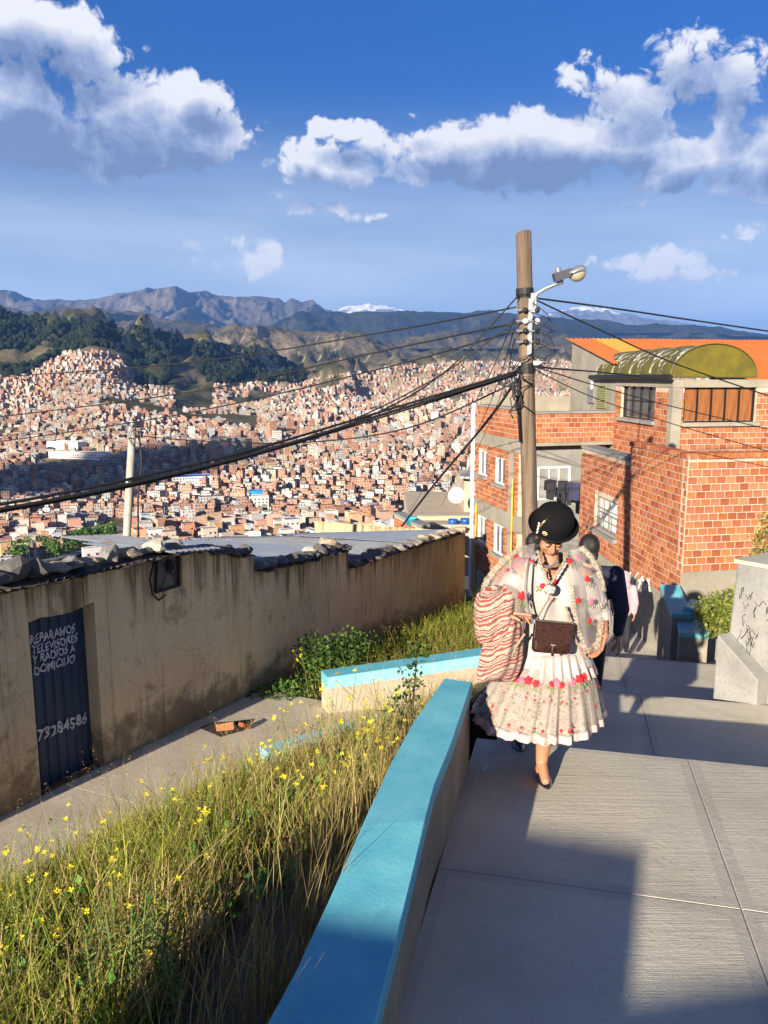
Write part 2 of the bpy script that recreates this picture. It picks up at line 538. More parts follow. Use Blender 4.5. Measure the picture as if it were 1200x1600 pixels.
# distance -> image row the ground shows at, for several directions (a = x / y)
NEARPROF = [(24, 1010), (40, 990), (80, 960), (160, 930), (300, 900), (450, 868)]
COLS = [
    (-.75, NEARPROF + [(700, 798), (1000, 720), (1400, 640), (1800, 590), (2300, 545), (2800, 490), (3400, 540), (7000, 640)]),
    (-.50, NEARPROF + [(700, 798), (1000, 720), (1400, 640), (1750, 592), (2300, 545), (2800, 493), (3400, 540), (7000, 640)]),
    (-.44, NEARPROF + [(700, 797), (1000, 718), (1400, 640), (1800, 585), (2300, 545), (2750, 506), (3400, 545), (7000, 640)]),
    (-.36, NEARPROF + [(700, 795), (1000, 715), (1400, 640), (1900, 568), (2250, 540), (2650, 510), (3400, 550), (7000, 640)]),
    (-.29, NEARPROF + [(700, 793), (1000, 715), (1450, 645), (2000, 590), (2350, 558), (2750, 521), (3500, 560), (7000, 640)]),
    (-.22, NEARPROF + [(700, 792), (1000, 715), (1500, 650), (2150, 603), (2500, 578), (2950, 544), (3600, 572), (7000, 640)]),
    (-.15, NEARPROF + [(700, 792), (1000, 715), (1500, 655), (2250, 607), (2700, 580), (3150, 553), (3800, 575), (7000, 640)]),
    (-.10, NEARPROF + [(700, 792), (1000, 717), (1500, 657), (2300, 608), (2900, 588), (3300, 575), (4200, 568), (7000, 640)]),
    (.00, NEARPROF + [(700, 792), (1000, 718), (1500, 660), (2300, 612), (2900, 592), (3700, 575), (4500, 560), (7000, 640)]),
    (.10, NEARPROF + [(700, 790), (1000, 720), (1500, 662), (2300, 615), (3000, 593), (4000, 574), (5200, 556), (7000, 640)]),
    (.25, NEARPROF + [(700, 790), (1000, 722), (1500, 665), (2500, 615), (3300, 592), (4200, 573), (5200, 558), (7000, 640)]),
    (.75, NEARPROF + [(700, 790), (1000, 722), (1500, 665), (2500, 615), (3300, 592), (4200, 573), (5200, 558), (7000, 640)])]
_LY = np.linspace(math.log(24), math.log(7000), 160)
_T = np.array([np.interp(_LY, [math.log(p[0]) for p in c[1]], [p[1] for p in c[1]]) for c in COLS])
_CA = np.array([c[0] for c in COLS])

def land_z(x, y):
    x = np.asarray(x, float); y = np.maximum(np.asarray(y, float), 24.1)
    a = np.clip(x / y, -.749, .749); ly = np.clip(np.log(y), _LY[0], _LY[-1] - 1e-6)
    j = (ly - _LY[0]) / (_LY[1] - _LY[0]); j0 = np.clip(j.astype(int), 0, len(_LY) - 2); fj = j - j0
    i0 = np.clip(np.searchsorted(_CA, a) - 1, 0, len(_CA) - 2); fi = (a - _CA[i0]) / (_CA[i0 + 1] - _CA[i0])
    fi = fi * fi * (3 - 2 * fi)
    row = (_T[i0, j0] * (1 - fi) + _T[i0 + 1, j0] * fi) * (1 - fj) + (_T[i0, j0 + 1] * (1 - fi) + _T[i0 + 1, j0 + 1] * fi) * fj
    b = -(row - 800) / F_PX
    z = y * (CP * b - SP) / (CP + SP * b)
    hill = np.clip((y - 1500) / 1200, 0, 1)
    town = np.clip((y - 380) / 300, 0, 1)
    z = z + town * (fbm(x / 260, y / 260, 3) - .5) * (14 + 10 * hill)
    # gullies and badland spurs on the steep hills
    r = fbm(x / 170 + 3.1, y / 430 + .7, 5, True)
    z = z + (hill ** 1.5) * (r - .58) * 190
    return z

def land_row(x, y, z):
    k = z / y
    b = (k * CP + SP) / (CP - k * SP)
    return 800 - F_PX * b

def land_hit(px, row):
    """first point of the land along a pixel's ray"""
    r = ray(px, row)
    ys = np.exp(np.linspace(math.log(200), math.log(6500), 1500))
    xs = r.x / r.y * ys; zs = r.z / r.y * ys
    d = zs - land_z(xs, ys)
    k = np.where(d < 0)[0]
    i = k[0] if len(k) else 700
    return Vector((xs[i], ys[i], float(land_z(xs[i], ys[i]))))

g = G('hillside_soil')
ob = g.tc.outputs['Object']
n1 = g.noise(ob, .004, 8, .65); n2 = g.noise(ob, .03, 6, .7)
geo = g.n('ShaderNodeNewGeometry'); sx = g.n('ShaderNodeSeparateXYZ'); g.l(geo.outputs['Normal'], sx.inputs[0])
steep = g.range(sx.outputs[2], .90, .66)
base = g.mix(g.range(n1, .40, .6), (.05, .05, .02), (.155, .12, .068))
base = g.mix(g.range(n2, .45, .7, 0, .75), base, (.08, .085, .03))
st = g.noise(g.mapping(ob, (.02, .02, .003)), 3.0, 6, .7)
base = g.mix(g.math('MULTIPLY', steep, g.range(st, .42, .6)), base, (.42, .34, .22))
ta = g.n('ShaderNodeAttribute', attribute_name='town')
base = g.mix(g.math('MULTIPLY', ta.outputs['Fac'], g.range(n2, .35, .6, .45, .95)), base, (.30, .23, .165))
g.color(base); g.rough(.95); g.p.inputs['Specular IOR Level'].default_value = .1
g.bump(n2, .9, 8.0)

av = np.linspace(-.75, .75, 300)
yv = np.exp(np.linspace(math.log(24.2), math.log(6900), 380))
A_, Y_ = np.meshgrid(av, yv)
X_ = A_ * Y_
Z_ = land_z(X_, Y_)
terrain = grid_mesh('valley_terrain', X_, Y_, Z_, MATS['hillside_soil'], kind='structure')

def mountain(name, pts, dist, front, foot, material, spur=.35, jag=.004, back=.35, na=700, nt=90, seed=0.0, spx=900.0):
    px = np.linspace(-260, 1460, na)
    rows = np.interp(px, [p[0] for p in pts], [p[1] for p in pts])
    a = (px - 600) / F_PX
    t = np.concatenate([np.linspace(0, 1, nt), np.linspace(1.06, 1.06 + back, 8)])
    T, Aa = np.meshgrid(t, a, indexing='ij')
    R = np.broadcast_to(rows, T.shape)
    D = front + (dist - front) * T
    def slope(r):
        b = -(r - 800) / F_PX
        return (CP * b - SP) / (CP + SP * b)
    zr = dist * slope(R); zf = front * slope(foot)
    tt = np.clip(T, 0, 1)
    Zs = zf + (zr - zf) * (tt ** 1.35)
    Xw = Aa * D
    rg = fbm(Xw / spx + seed, D / (spx * 3.2) + seed * 2, 6, True)
    H = np.maximum(zr - zf, 1)
    env = np.clip(tt * 1.2, 0, 1) * np.clip((1 - tt) * 3.5, 0, 1)
    Zs = Zs + (rg - .62) * spur * H * env
    Zs = Zs + (fbm(Xw / (spx * .3) + seed * 3, D / (spx * .8) + seed, 5, True) - .6) * spur * .4 * H * env
    Zs = Zs + (fbm(Xw / (spx * .16) + seed, D / (spx * .35), 4, True) - .62) * jag * dist * np.clip(tt, .1, 1)
    Zs = np.minimum(Zs, D * slope(R - 2.0 - 3.0 * vnoise(Xw / (spx * .11) + seed, D * 0 + seed)))     # the skyline stays where it is seen
    Zs = Zs - np.clip(T - 1, 0, 9) * H * 2.2
    return grid_mesh(name, Xw, D, Zs, material, kind='structure')

def rock_mat(name, lo, hi, cliff, snow_z=None, scale=.0012, scrub=None, thr=(.42, .6), snowpx=.0009):
    g = G(name); ob = g.tc.outputs['Object']
    n1 = g.noise(ob, scale, 8, .65); n2 = g.noise(ob, scale * 9, 6, .7)
    geo = g.n('ShaderNodeNewGeometry'); sx = g.n('ShaderNodeSeparateXYZ'); g.l(geo.outputs['Normal'], sx.inputs[0])
    c = g.mix(g.range(n1, *thr), lo, hi)
    if scrub: c = g.mix(g.range(n2, .5, .66, 0, .8), c, scrub)
    c = g.mix(g.math('MULTIPLY', g.range(sx.outputs[2], .85, .6), g.range(n2, .4, .62)), c, cliff)
    if snow_z:
        sp = g.n('ShaderNodeSeparateXYZ'); g.l(geo.outputs['Position'], sp.inputs[0])
        h = g.math('ADD', sp.outputs[2], g.math('MULTIPLY_ADD', g.noise(ob, snowpx, 8, .7), snow_z[1] * 2, -snow_z[1]))
        s = g.range(h, snow_z[0], snow_z[0] + snow_z[2])
        c = g.mix(s, c, (.82, .84, .88))
    g.color(c); g.rough(.95); g.p.inputs['Specular IOR Level'].default_value = .1
    g.bump(n2, .8, 60.0)
    return g.m

rock_mat('high_rock', (.10, .085, .075), (.17, .14, .11), (.2, .17, .15), snow_z=(1800, 420, 60), scale=.0007)
rock_mat('snow_rock', (.15, .14, .14), (.22, .2, .19), (.24, .23, .22), snow_z=(2010, 800, 90), scale=.0006, snowpx=.0005)
rock_mat('moor', (.055, .05, .03), (.15, .115, .06), (.2, .16, .11), scale=.0009, scrub=(.06, .06, .035))
rock_mat('cloud_shaded_hill', (.022, .027, .024), (.05, .05, .035), (.1, .085, .065), scale=.0011)  # the cloud shadow lying on this ridge is put into its dark base colours
rock_mat('badlands', (.08, .075, .03), (.19, .145, .085), (.42, .34, .22), scale=.0025, scrub=(.045, .055, .02))

mountain('snow_mountains', [(-260, 545), (430, 520), (520, 490), (545, 478), (575, 475), (600, 477), (625, 482), (650, 488), (720, 505), (800, 500), (858, 487), (885, 481), (905, 479), (920, 480),
         (938, 481), (950, 487), (968, 489), (985, 494), (1000, 497), (1042, 503), (1075, 507), (1120, 516), (1160, 523), (1200, 528), (1460, 540)], 26000, 19000, 545, MATS['snow_rock'], spur=.5, jag=.0035, seed=4.2, spx=1600)
mountain('rocky_mountains', [(-260, 470), (-80, 462), (0, 457), (30, 456), (80, 472), (110, 470), (165, 467), (195, 460), (240, 452), (260, 454), (285, 450), (305, 460), (330, 457), (350, 462),
         (370, 464), (405, 462), (435, 467), (450, 474), (460, 466), (475, 472), (490, 469), (510, 484), (540, 492), (640, 500), (1460, 545)], 15500, 9800, 520, MATS['high_rock'], spur=1.0, jag=.0024, seed=1.3, spx=1500)
mountain('brown_ridge', [(-260, 470), (0, 474), (60, 486), (105, 480), (165, 483), (215, 486), (260, 497), (300, 503), (350, 512), (430, 520), (520, 528), (1460, 545)], 9300, 5600, 545, MATS['moor'], spur=.9, jag=.004, seed=7.7, spx=1300)
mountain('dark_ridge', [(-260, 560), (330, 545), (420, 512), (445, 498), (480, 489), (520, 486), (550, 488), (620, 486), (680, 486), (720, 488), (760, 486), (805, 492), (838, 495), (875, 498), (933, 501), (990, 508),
         (1017, 505), (1066, 507), (1100, 509), (1133, 516), (1200, 525), (1460, 530)], 10500, 6800, 552, MATS['cloud_shaded_hill'], spur=.9, jag=.003, seed=2.9, spx=1500)
mountain('lower_ridge', [(-260, 600), (300, 590), (560, 545), (640, 528), (700, 520), (780, 530), (850, 520), (930, 532), (1000, 525), (1100, 540), (1460, 540)], 7000, 5250, 572, MATS['moor'], spur=1.2, jag=.006, seed=5.9, spx=800)
mountain('badland_hills', [(-260, 560), (240, 548), (300, 545), (320, 540), (350, 515), (370, 506), (395, 512), (440, 512), (480, 517), (501, 517), (543, 519), (571, 523), (599, 535), (634, 544), (676, 554), (720, 562), (800, 566), (1460, 575)],
         5600, 3900, 592, MATS['badlands'], spur=.95, jag=.005, seed=3.3, spx=420, na=520, nt=80)

# --- woods on the left hill
TREE_V = []
TREE_F = []
for k in range(5):
    t = 2 * math.pi * k / 5
    TREE_V.append((math.cos(t) * .46, math.sin(t) * .46, .32))
for k in range(5):
    t = 2 * math.pi * (k + .5) / 5
    TREE_V.append((math.cos(t) * .36, math.sin(t) * .36, .72))
TREE_V += [(0.06, 0, 1.0), (0, 0, 0.0)]
for k in range(5):
    j = (k + 1) % 5
    TREE_F += [(k, j, 5 + k), (j, 5 + j, 5 + k), (5 + k, 5 + j, 10), (j, k, 11)]

def attr_mat(name, rough=.9, extra=None):
    g = G(name); a = g.n('ShaderNodeAttribute', attribute_name='col')
    c = a.outputs['Color']
    if extra: c = extra(g, c)
    g.color(c); g.rough(rough); g.p.inputs['Specular IOR Level'].default_value = .15
    return g.m
attr_mat('wood_crowns')

def woods_mask(px, row, x, y):
    top = np.interp(px, [0, 75, 120, 200, 260, 320, 420, 480, 500], [480, 500, 502, 508, 522, 538, 546, 585, 700])
    low = np.interp(px, [0, 45, 62, 100, 150, 170, 205, 215, 262, 275, 300, 312, 340, 400, 470, 485], [590, 590, 570, 552, 540, 545, 556, 602, 602, 560, 545, 596, 600, 596, 598, 590])
    hole = fbm(x / 90, y / 130, 3)
    return (row > top) & (row < low) & (hole > .42) & (px < 490)
N = 60000
yy = 1650 + nr.random(N) * 1800; xx = (nr.random(N) * .56 - .62) * yy
zz = land_z(xx, yy); rr = land_row(xx, yy, zz); pp = 600 + F_PX * xx / (CP * yy - SP * zz)
keep = woods_mask(pp, rr, xx, yy)
xx, yy, zz = xx[keep][:11000], yy[keep][:11000], zz[keep][:11000]
n = len(xx)
h = 12 + 14 * nr.random(n)
cc = np.array([.010, .017, .007])[None] * (.6 + 1.0 * nr.random((n, 1))) + np.array([.006, .004, 0])[None] * nr.random((n, 1))
wood = stamp('hillside_wood', TREE_V, TREE_F, np.stack([xx, yy, zz - 1.5], -1), np.stack([h * .75, h * .75, h * .85], -1), nr.random(n) * 6, np.repeat(cc[:, None], 20, 1), MATS['wood_crowns'])
set_props(wood, 'dark eucalyptus wood covering the ridge above the town', 'wood', kind='stuff')

# --- the town
def town_extra(g, c):
    uv = g.n('ShaderNodeUVMap', uv_map='uv'); s = g.n('ShaderNodeSeparateXYZ'); g.l(uv.outputs[0], s.inputs[0])
    fu = g.math('FRACT', s.outputs[0]); fv = g.math('FRACT', s.outputs[1])
    w = g.math('MULTIPLY', g.math('MULTIPLY', g.math('GREATER_THAN', fu, .30), g.math('LESS_THAN', fu, .68)),
               g.math('MULTIPLY', g.math('GREATER_THAN', fv, .34), g.math('LESS_THAN', fv, .76)))
    wh = g.n('ShaderNodeTexWhiteNoise', noise_dimensions='2D')
    cb = g.n('ShaderNodeCombineXYZ'); g.l(g.math('FLOOR', s.outputs[0]), cb.inputs[0]); g.l(g.math('FLOOR', s.outputs[1]), cb.inputs[1])
    g.l(cb.outputs[0], wh.inputs['Vector'])
    w = g.math('MULTIPLY', w, g.math('GREATER_THAN', wh.outputs['Value'], .3))
    w = g.math('MULTIPLY', w, g.math('GREATER_THAN', s.outputs[0], 0))
    nn = g.noise(g.tc.outputs['Object'], .35, 3, .6)
    c = g.mix(g.range(nn, .3, .7, .0, .35), c, (.16, .12, .09))
    return g.mix(w, c, (.035, .035, .045))
attr_mat('town_walls', extra=town_extra)

BRICKS = np.array([(.50, .25, .15), (.46, .21, .12), (.56, .30, .19), (.40, .19, .12), (.54, .33, .23), (.47, .27, .19), (.58, .36, .25)])
PALES = np.array([(.72, .68, .60), (.62, .60, .58), (.78, .76, .72), (.60, .52, .38), (.55, .58, .60), (.66, .55, .45), (.45, .44, .43)])
ROOFS = np.array([(.34, .33, .33), (.42, .41, .41), (.26, .22, .2), (.36, .22, .15), (.5, .49, .48), (.3, .28, .27), (.44, .26, .18), (.22, .21, .21)])
LOUD = np.array([(.05, .16, .55), (.55, .05, .04), (.04, .30, .18), (.62, .24, .05), (.08, .30, .55)])

def town_ok(px, row, x, y):
    top = np.interp(px, [-200, 0, 40, 60, 100, 150, 185, 205, 212, 265, 280, 330, 345, 400, 470, 500, 560, 620, 700, 900, 1400],
                    [594, 594, 590, 576, 553, 548, 556, 580, 604, 606, 612, 604, 596, 598, 600, 590, 582, 574, 566, 564, 562])
    ok = row > top
    green = fbm(x / 150 + 40, y / 150 + 11, 3)
    ok &= ~((green > .665) & (row < 730) & (row > 590))
    ok &= ~((np.abs(px - 303) < 30) & (row > 560) & (row < 640) & (np.abs(px - 303) < (row - 560) * .7))
    ok &= ~((np.abs(px - 380) < 26) & (row > 620) & (row < 668) & (green > .45))
    ok &= ~((px < 205) & (px > 60) & (row > 812) & (np.abs(row - (925 - px * .52)) < 26))
    return ok

_rw = land_row(X_, Y_, Z_); _pp = 600 + F_PX * X_ / (CP * Y_ - SP * Z_)
_ta = terrain.data.attributes.new('town', 'FLOAT', 'POINT')
_ta.data.foreach_set('value', (town_ok(_pp, _rw, X_, Y_) & (Y_ > 200)).astype(np.float32).reshape(-1))

pos = []
for y0, y1, step in ((395, 900, 10.2), (900, 1600, 10.6), (1600, 4700, 11.8)):
    L = y1 * .62
    gx, gy = np.meshgrid(np.arange(-L, L, step), np.arange(-L, L + y1, step))
    reg = fbm(gx / 400 + 5, gy / 400, 2)
    ang = np.where(reg > .5, .42, -.18)
    X = gx + nr.normal(0, step * .16, gx.shape); Yy = gy + nr.normal(0, step * .16, gx.shape)
    ca, sa = math.cos(.25), math.sin(.25)
    Xr = X * ca - Yy * sa; Yr = X * sa + Yy * ca
    m = (Yr > y0) & (Yr < y1) & (np.abs(Xr) < .56 * Yr) & (nr.random(gx.shape) > (.13 if y1 < 1700 else .22))
    pos.append(np.stack([Xr[m], Yr[m], ang[m]], -1))
pos = np.concatenate(pos)
hx, hy, ha = pos.T
hz = land_z(hx, hy)
hrow = land_row(hx, hy, hz); hpx = 600 + F_PX * hx / (CP * hy - SP * hz)
k = town_ok(hpx, hrow, hx, hy) & (hpx > -120) & (hpx < 1330)
hx, hy, ha, hz, hrow, hpx = (q[k] for q in (hx, hy, ha, hz, hrow, hpx))
n = len(hx)
sx_ = 4.0 + 6.4 * nr.random(n) ** 1.5; sy_ = 4.0 + 6.4 * nr.random(n) ** 1.5
st_ = 1 + (nr.random(n) ** 1.2 * 3.4).astype(int)
core = (np.abs(hpx - 560) < 260) & (np.abs(hrow - 680) < 40) & (nr.random(n) < .05)
st_[core] = 5 + (nr.random(core.sum()) * 4).astype(int); sx_[core] *= 1.5; sy_[core] *= 1.4
big = (nr.random(n) < .015); sx_[big] *= 2.2
hh = st_ * 2.45 + .4
isb = nr.random(n) < .56
BRICKS = BRICKS * .76 + .04; PALES = PALES * .72; ROOFS = ROOFS * .70
wc = np.where(isb[:, None], BRICKS[nr.integers(0, len(BRICKS), n)], PALES[nr.integers(0, len(PALES), n)]) * (.78 + .4 * nr.random((n, 1)))
rc = ROOFS[nr.integers(0, len(ROOFS), n)] * (.75 + .5 * nr.random((n, 1)))
same = nr.random(n) < .3; rc[same] = wc[same] * .8
loud = nr.random(n) < .022; rc[loud] = LOUD[nr.integers(0, len(LOUD), loud.sum())]
ang = ha + nr.normal(0, .13, n) + (nr.integers(0, 4, n) * math.pi / 2)

# landmark buildings keep their own ground
LAND = [('blue_roofed_hall', 300, 757, 40, 20, 9, (.66, .60, .56), (.03, .13, .52), .35, 'long pale hall with a bright blue roof in the valley town', 'hall'),
        ('blue_roofed_shed', 330, 752, 18, 14, 6, (.05, .16, .5), (.03, .11, .45), .35, 'low shed with blue walls and blue roof beside the long hall', 'shed'),
        ('blue_building', 401, 781, 12, 10, 9, (.03, .22, .62), (.05, .2, .5), .2, 'bright blue boxy building among brick houses of the town', 'building'),
        ('grey_apartment_block', 407, 797, 13, 10, 13, (.50, .48, .42), (.4, .4, .38), .3, 'grey four storey block with rows of dark windows in town', 'building'),
        ('white_school', 125, 716, 78, 14, 8, (.74, .71, .64), (.36, .38, .40), -.2, 'long white building with a grey roof in the valley town', 'building'),
        ('white_works', 105, 700, 46, 22, 9, (.78, .77, .74), (.55, .57, .58), -.2, 'white factory hall standing behind the long white building', 'factory')]
land_pts = []
for L_ in LAND:
    p = land_hit(L_[1], L_[2]); land_pts.append(p)
    near = np.hypot(hx - p.x, hy - p.y) < max(L_[3], L_[4]) * .62
    q = ~near
    hx, hy, ha, hz, hrow, hpx, sx_, sy_, st_, hh, isb, wc, rc, ang = (w[q] for w in (hx, hy, ha, hz, hrow, hpx, sx_, sy_, st_, hh, isb, wc, rc, ang))
n = len(hx)

# the 300 that show largest stand as houses of their own, the rest is one mass
roofline = np.interp(hpx, [0, 150, 330, 400, 470, 560, 640, 735], [893, 868, 838, 868, 850, 835, 822, 818])
cand = np.where((hpx > 4) & (hpx < 728) & (hrow - hh / hy * F_PX * .6 < roofline) & (hrow < roofline + 10))[0]
cand = cand[np.argsort(hy[cand])][:294]
solo = np.zeros(n, bool); solo[cand] = True

BV = [(-.5, -.5, 0), (.5, -.5, 0), (.5, .5, 0), (-.5, .5, 0), (-.5, -.5, 1), (.5, -.5, 1), (.5, .5, 1), (-.5, .5, 1)]
BF = [(0, 1, 5, 4), (1, 2, 6, 5), (2, 3, 7, 6), (3, 0, 4, 7), (4, 5, 6, 7)]
def town_mass(ix, extra):
    px_, py_, pz_ = hx[ix], hy[ix], hz[ix]
    m = len(ix)
    S = np.stack([sx_[ix], sy_[ix], hh[ix] + 4.0], -1)
    if extra:      # the little rooms on the roofs
        S = S * np.array([.45, .5, 1])[None]; S[:, 2] = hh[ix] + 4.0 + 2.3
        o = nr.uniform(-.2, .2, (m, 2))
        px_ = px_ + o[:, 0] * sx_[ix]; py_ = py_ + o[:, 1] * sy_[ix]
    P = np.stack([px_, py_, pz_ - 4.0], -1)
    C = np.repeat(wc[ix][:, None], 5, 1); C[:, 4] = rc[ix] if not extra else wc[ix] * .8
    nu0 = np.round(S[:, 0] / 2.6); nu1 = np.round(S[:, 1] / 2.6); nv = S[:, 2] / 2.75
    UV = np.zeros((m, 5, 4, 2)); off_ = (nr.integers(1, 40, m)).astype(float)
    for j in range(4):
        w = nu0 if j % 2 == 0 else nu1
        UV[:, j, 1, 0] = w; UV[:, j, 2, 0] = w; UV[:, j, 2, 1] = nv; UV[:, j, 3, 1] = nv
    UV[:, :4, :, 0] += off_[:, None, None]
    UV[:, 4] = -1.0
    o = stamp('town_houses', BV, BF, P, S, ang[ix], C, MATS['town_walls'], UV)
    return o
rest = np.where(~solo)[0]
tm = town_mass(rest, False)
set_props(tm, 'endless mass of small brick houses covering the valley and slopes', 'town', kind='stuff')
tm2 = town_mass(rest[nr.random(len(rest)) < .45], True); tm2.name = 'town_roof_rooms'
set_props(tm2, 'small stair rooms and tank huts on roofs across the town', 'town', kind='stuff')

# single houses
mat('window_dark', (.035, .04, .055), rough=.25, spec=.6)
wmb = MB(); wmb.box((0, 0, 0), (1.25, .16, 1.3)); WIN = mesh_from('window', wmb, 'window_dark')
wmb = MB(); wmb.box((0, 0, 0), (.16, 1.25, 1.3)); WINX = mesh_from('window', wmb, 'window_dark')
CN = {}
def colour_mat(prefix, c, rough=.9):
    key = tuple(round(float(x) * 16) / 16 for x in c); nm = f'{prefix}_{key[0]:.2f}_{key[1]:.2f}_{key[2]:.2f}'
    key = tuple(max(.02, x) for x in key)
    return nm, mat(nm, key, rough=rough, var=.12, vscale=.4, spec=.15)
def brick_word(c, b):
    if b: return 'dark brick' if c[0] < .42 else ('pale brick' if c[1] > .32 else 'orange brick')
    m = c.mean()
    return 'white plastered' if m > .62 else ('grey rendered' if m < .52 else 'cream plastered')
def roof_word(c):
    if c[2] > c[0] * 1.6: return 'a blue roof'
    if c[0] > c[1] * 1.9: return 'a red roof'
    if c[1] > c[0] * 1.6: return 'a green roof'
    if c[0] > c[2] * 1.4: return 'a rust brown roof'
    return 'a light grey flat roof' if c.mean() > .38 else 'a dark grey flat roof'
SW = {1: 'one storey', 2: 'two storey', 3: 'three storey', 4: 'four storey'}
def town_house(name, x, y, z, sx, sy, h, a, wcol, rcol, label, cat, group, wins):
    t = bpy.data.objects.new(name, None); COL.objects.link(t); t.location = (x, y, z); t.rotation_euler = (0, 0, a)
    set_props(t, label, cat, group)
    hxx, hyy = sx / 2, sy / 2; th = .22
    m = MB()
    for p in ((-hxx, -hyy, hxx, -hyy + th), (-hxx, hyy - th, hxx, hyy), (-hxx, -hyy + th, -hxx + th, hyy - th), (hxx - th, -hyy + th, hxx, hyy - th)):
        m.hexa([(p[0], p[1], -5), (p[2], p[1], -5), (p[2], p[3], -5), (p[0], p[3], -5)], [(p[0], p[1], h), (p[2], p[1], h), (p[2], p[3], h), (p[0], p[3], h)])
    me = mesh_from('wall', m, colour_mat('house_wall', wcol)[1]); w = bpy.data.objects.new('wall', me); COL.objects.link(w); w.parent = t
    m = MB(); m.box((0, 0, h - .45), (sx - 2 * th - .01, sy - 2 * th - .01, .2))
    me = mesh_from('roof', m, colour_mat('house_roof', rcol)[1]); r = bpy.data.objects.new('roof', me); COL.objects.link(r); r.parent = t
    if wins:
        fl = max(1, int(h // 2.75))
        for side in range(4):
            nx = math.cos(a + (-math.pi / 2, 0, math.pi / 2, math.pi)[side]); ny = math.sin(a + (-math.pi / 2, 0, math.pi / 2, math.pi)[side])
            if nx * -x + ny * -y < .25 * math.hypot(x, y): continue
            Lw = sx if side % 2 == 0 else sy
            k = max(2, int(Lw // 3.0))
            for f in range(max(0, fl - 3), fl):
                for j in range(k):
                    if rng.random() < .22: continue
                    u = (-.5 + (j + .5) / k) * Lw
                    zz_ = f * 2.75 + 1.55
                    if side % 2 == 0: lp = (u, (-hyy if side == 0 else hyy), zz_)
                    else: lp = ((hxx if side == 1 else -hxx), u, zz_)
                    o = bpy.data.objects.new('window', WIN if side % 2 == 0 else WINX); COL.objects.link(o); o.parent = t; o.location = lp
    return t
for q, i in enumerate(cand):
    s = int(min(4, st_[i]))
    town_house('town_house', hx[i], hy[i], hz[i], sx_[i], sy_[i], hh[i], ang[i], wc[i], rc[i],
               f'small {SW[s]} {brick_word(wc[i], isb[i])} house with {roof_word(rc[i])} in the valley town', 'house', 'houses of the valley town', q < 150)
for L_, p in zip(LAND, land_pts):
    town_house(L_[0], p.x, p.y, p.z, L_[3], L_[4], L_[5], L_[8], np.array(L_[6]), np.array(L_[7]), L_[9], L_[10], None, True)

# a cloud behind the viewer, whose shade lies over the lower left of the town
mat('cloud_white', (.8, .8, .8), rough=1.0)
def cloud_over(px0, row0, rx, ry, seed):
    c = land_hit(px0, row0); D = 3300.0
    c = c + Vector((-math.sin(SUN_AZ), -math.cos(SUN_AZ), math.tan(SUN_EL))) * D
    bm = bmesh.new(); bmesh.ops.create_icosphere(bm, subdivisions=5, radius=1)
    for v in bm.verts:
        d = v.co.normalized(); o_ = Vector((seed, 2.3, seed * .7))
        k = 1 + .55 * mnoise.noise(d * 1.6 + o_) + .35 * mnoise.noise(d * 4 + o_) + .2 * mnoise.noise(d * 9 + o_)
        v.co = Vector((d.x * rx, d.y * ry, d.z * (90 if d.z > 0 else 25))) * k
    me = bpy.data.meshes.new('cloud'); bm.to_mesh(me); bm.free(); me.materials.append(MATS['cloud_white'])
    return inst('cloud', me, c, kind='structure')
cloud_over(85, 752, 120, 95, 1.0)
cloud_over(215, 742, 60, 55, 4.0)
# ------------------------------------------------------------------ near ground: stepped path, alley, bank
PA = RAD(13.0)                                   # the path runs 13 degrees right of straight ahead
PU = Vector((math.sin(PA), math.cos(PA), 0)); PV = Vector((PU.y, -PU.x, 0))
def uv_(u, v, z=0.0): return Vector((PU.x * u + PV.x * v, PU.y * u + PV.y * v, z))
def to_uv(x, y): return PU.x * x + PU.y * y, PV.x * x + PV.y * y

# concrete of the path: broomed across, smooth trowelled border along the joints
def concrete(name, c1, c2, broom=False, stain=.35):
    g = G(name); ob = g.tc.outputs['Object']; geo = g.n('ShaderNodeNewGeometry'); wp = geo.outputs['Position']
    n1 = g.noise(wp, 1.4, 8, .65); n2 = g.noise(wp, 26, 6, .7); n3 = g.noise(wp, 140, 3, .6)
    c = g.mix(g.range(n1, .32, .68), c1, c2)
    c = g.mix(g.range(n2, .5, .75, 0, stain), c, tuple(x * .6 for x in c1))
    c = g.mix(g.range(n3, .62, .72, 0, .6), c, tuple(x * .5 for x in c1))
    c = g.mix(g.range(g.noise(wp, .55, 9, .75), .50, .66, 0, .32), c, tuple(x * .55 for x in c1))
    c = g.mix(g.range(g.noise(wp, 4.2, 8, .8), .60, .70, 0, .35), c, tuple(x * .5 for x in c1))
    sp = g.n('ShaderNodeTexVoronoi'); sp.inputs['Scale'].default_value = 9; g.l(wp, sp.inputs['Vector'])
    c = g.mix(g.range(sp.outputs['Distance'], .045, .02, 0, .75), c, (.07, .06, .055))
    g.color(c); g.rough(.88); g.p.inputs['Specular IOR Level'].default_value = .25
    h = g.math('ADD', g.math('MULTIPLY', n2, .5), g.math('MULTIPLY', n3, .35))
    if broom:
        w = g.noise(g.mapping(wp, (1, 1, 1), (0, 0, PA)), 1.0, 1)
        st = g.noise(g.mapping(wp, (4, 90, 4), (0, 0, PA)), 1.0, 4, .7)
        st2 = g.noise(g.mapping(wp, (1.2, 34, 4), (0, 0, PA)), 1.0, 4, .7)
        h = g.math('ADD', h, g.math('ADD', g.math('MULTIPLY', st, .45), g.math('MULTIPLY', st2, .5)))
        g.bump(h, .55, .012)
    else: g.bump(h, .55, .012)
    return g.m
concrete('broomed_concrete', (.47, .425, .325), (.57, .52, .405), True)
concrete('trowelled_concrete', (.41, .37, .295), (.50, .455, .37))
concrete('old_concrete', (.50, .43, .325), (.62, .55, .43), False, .5)
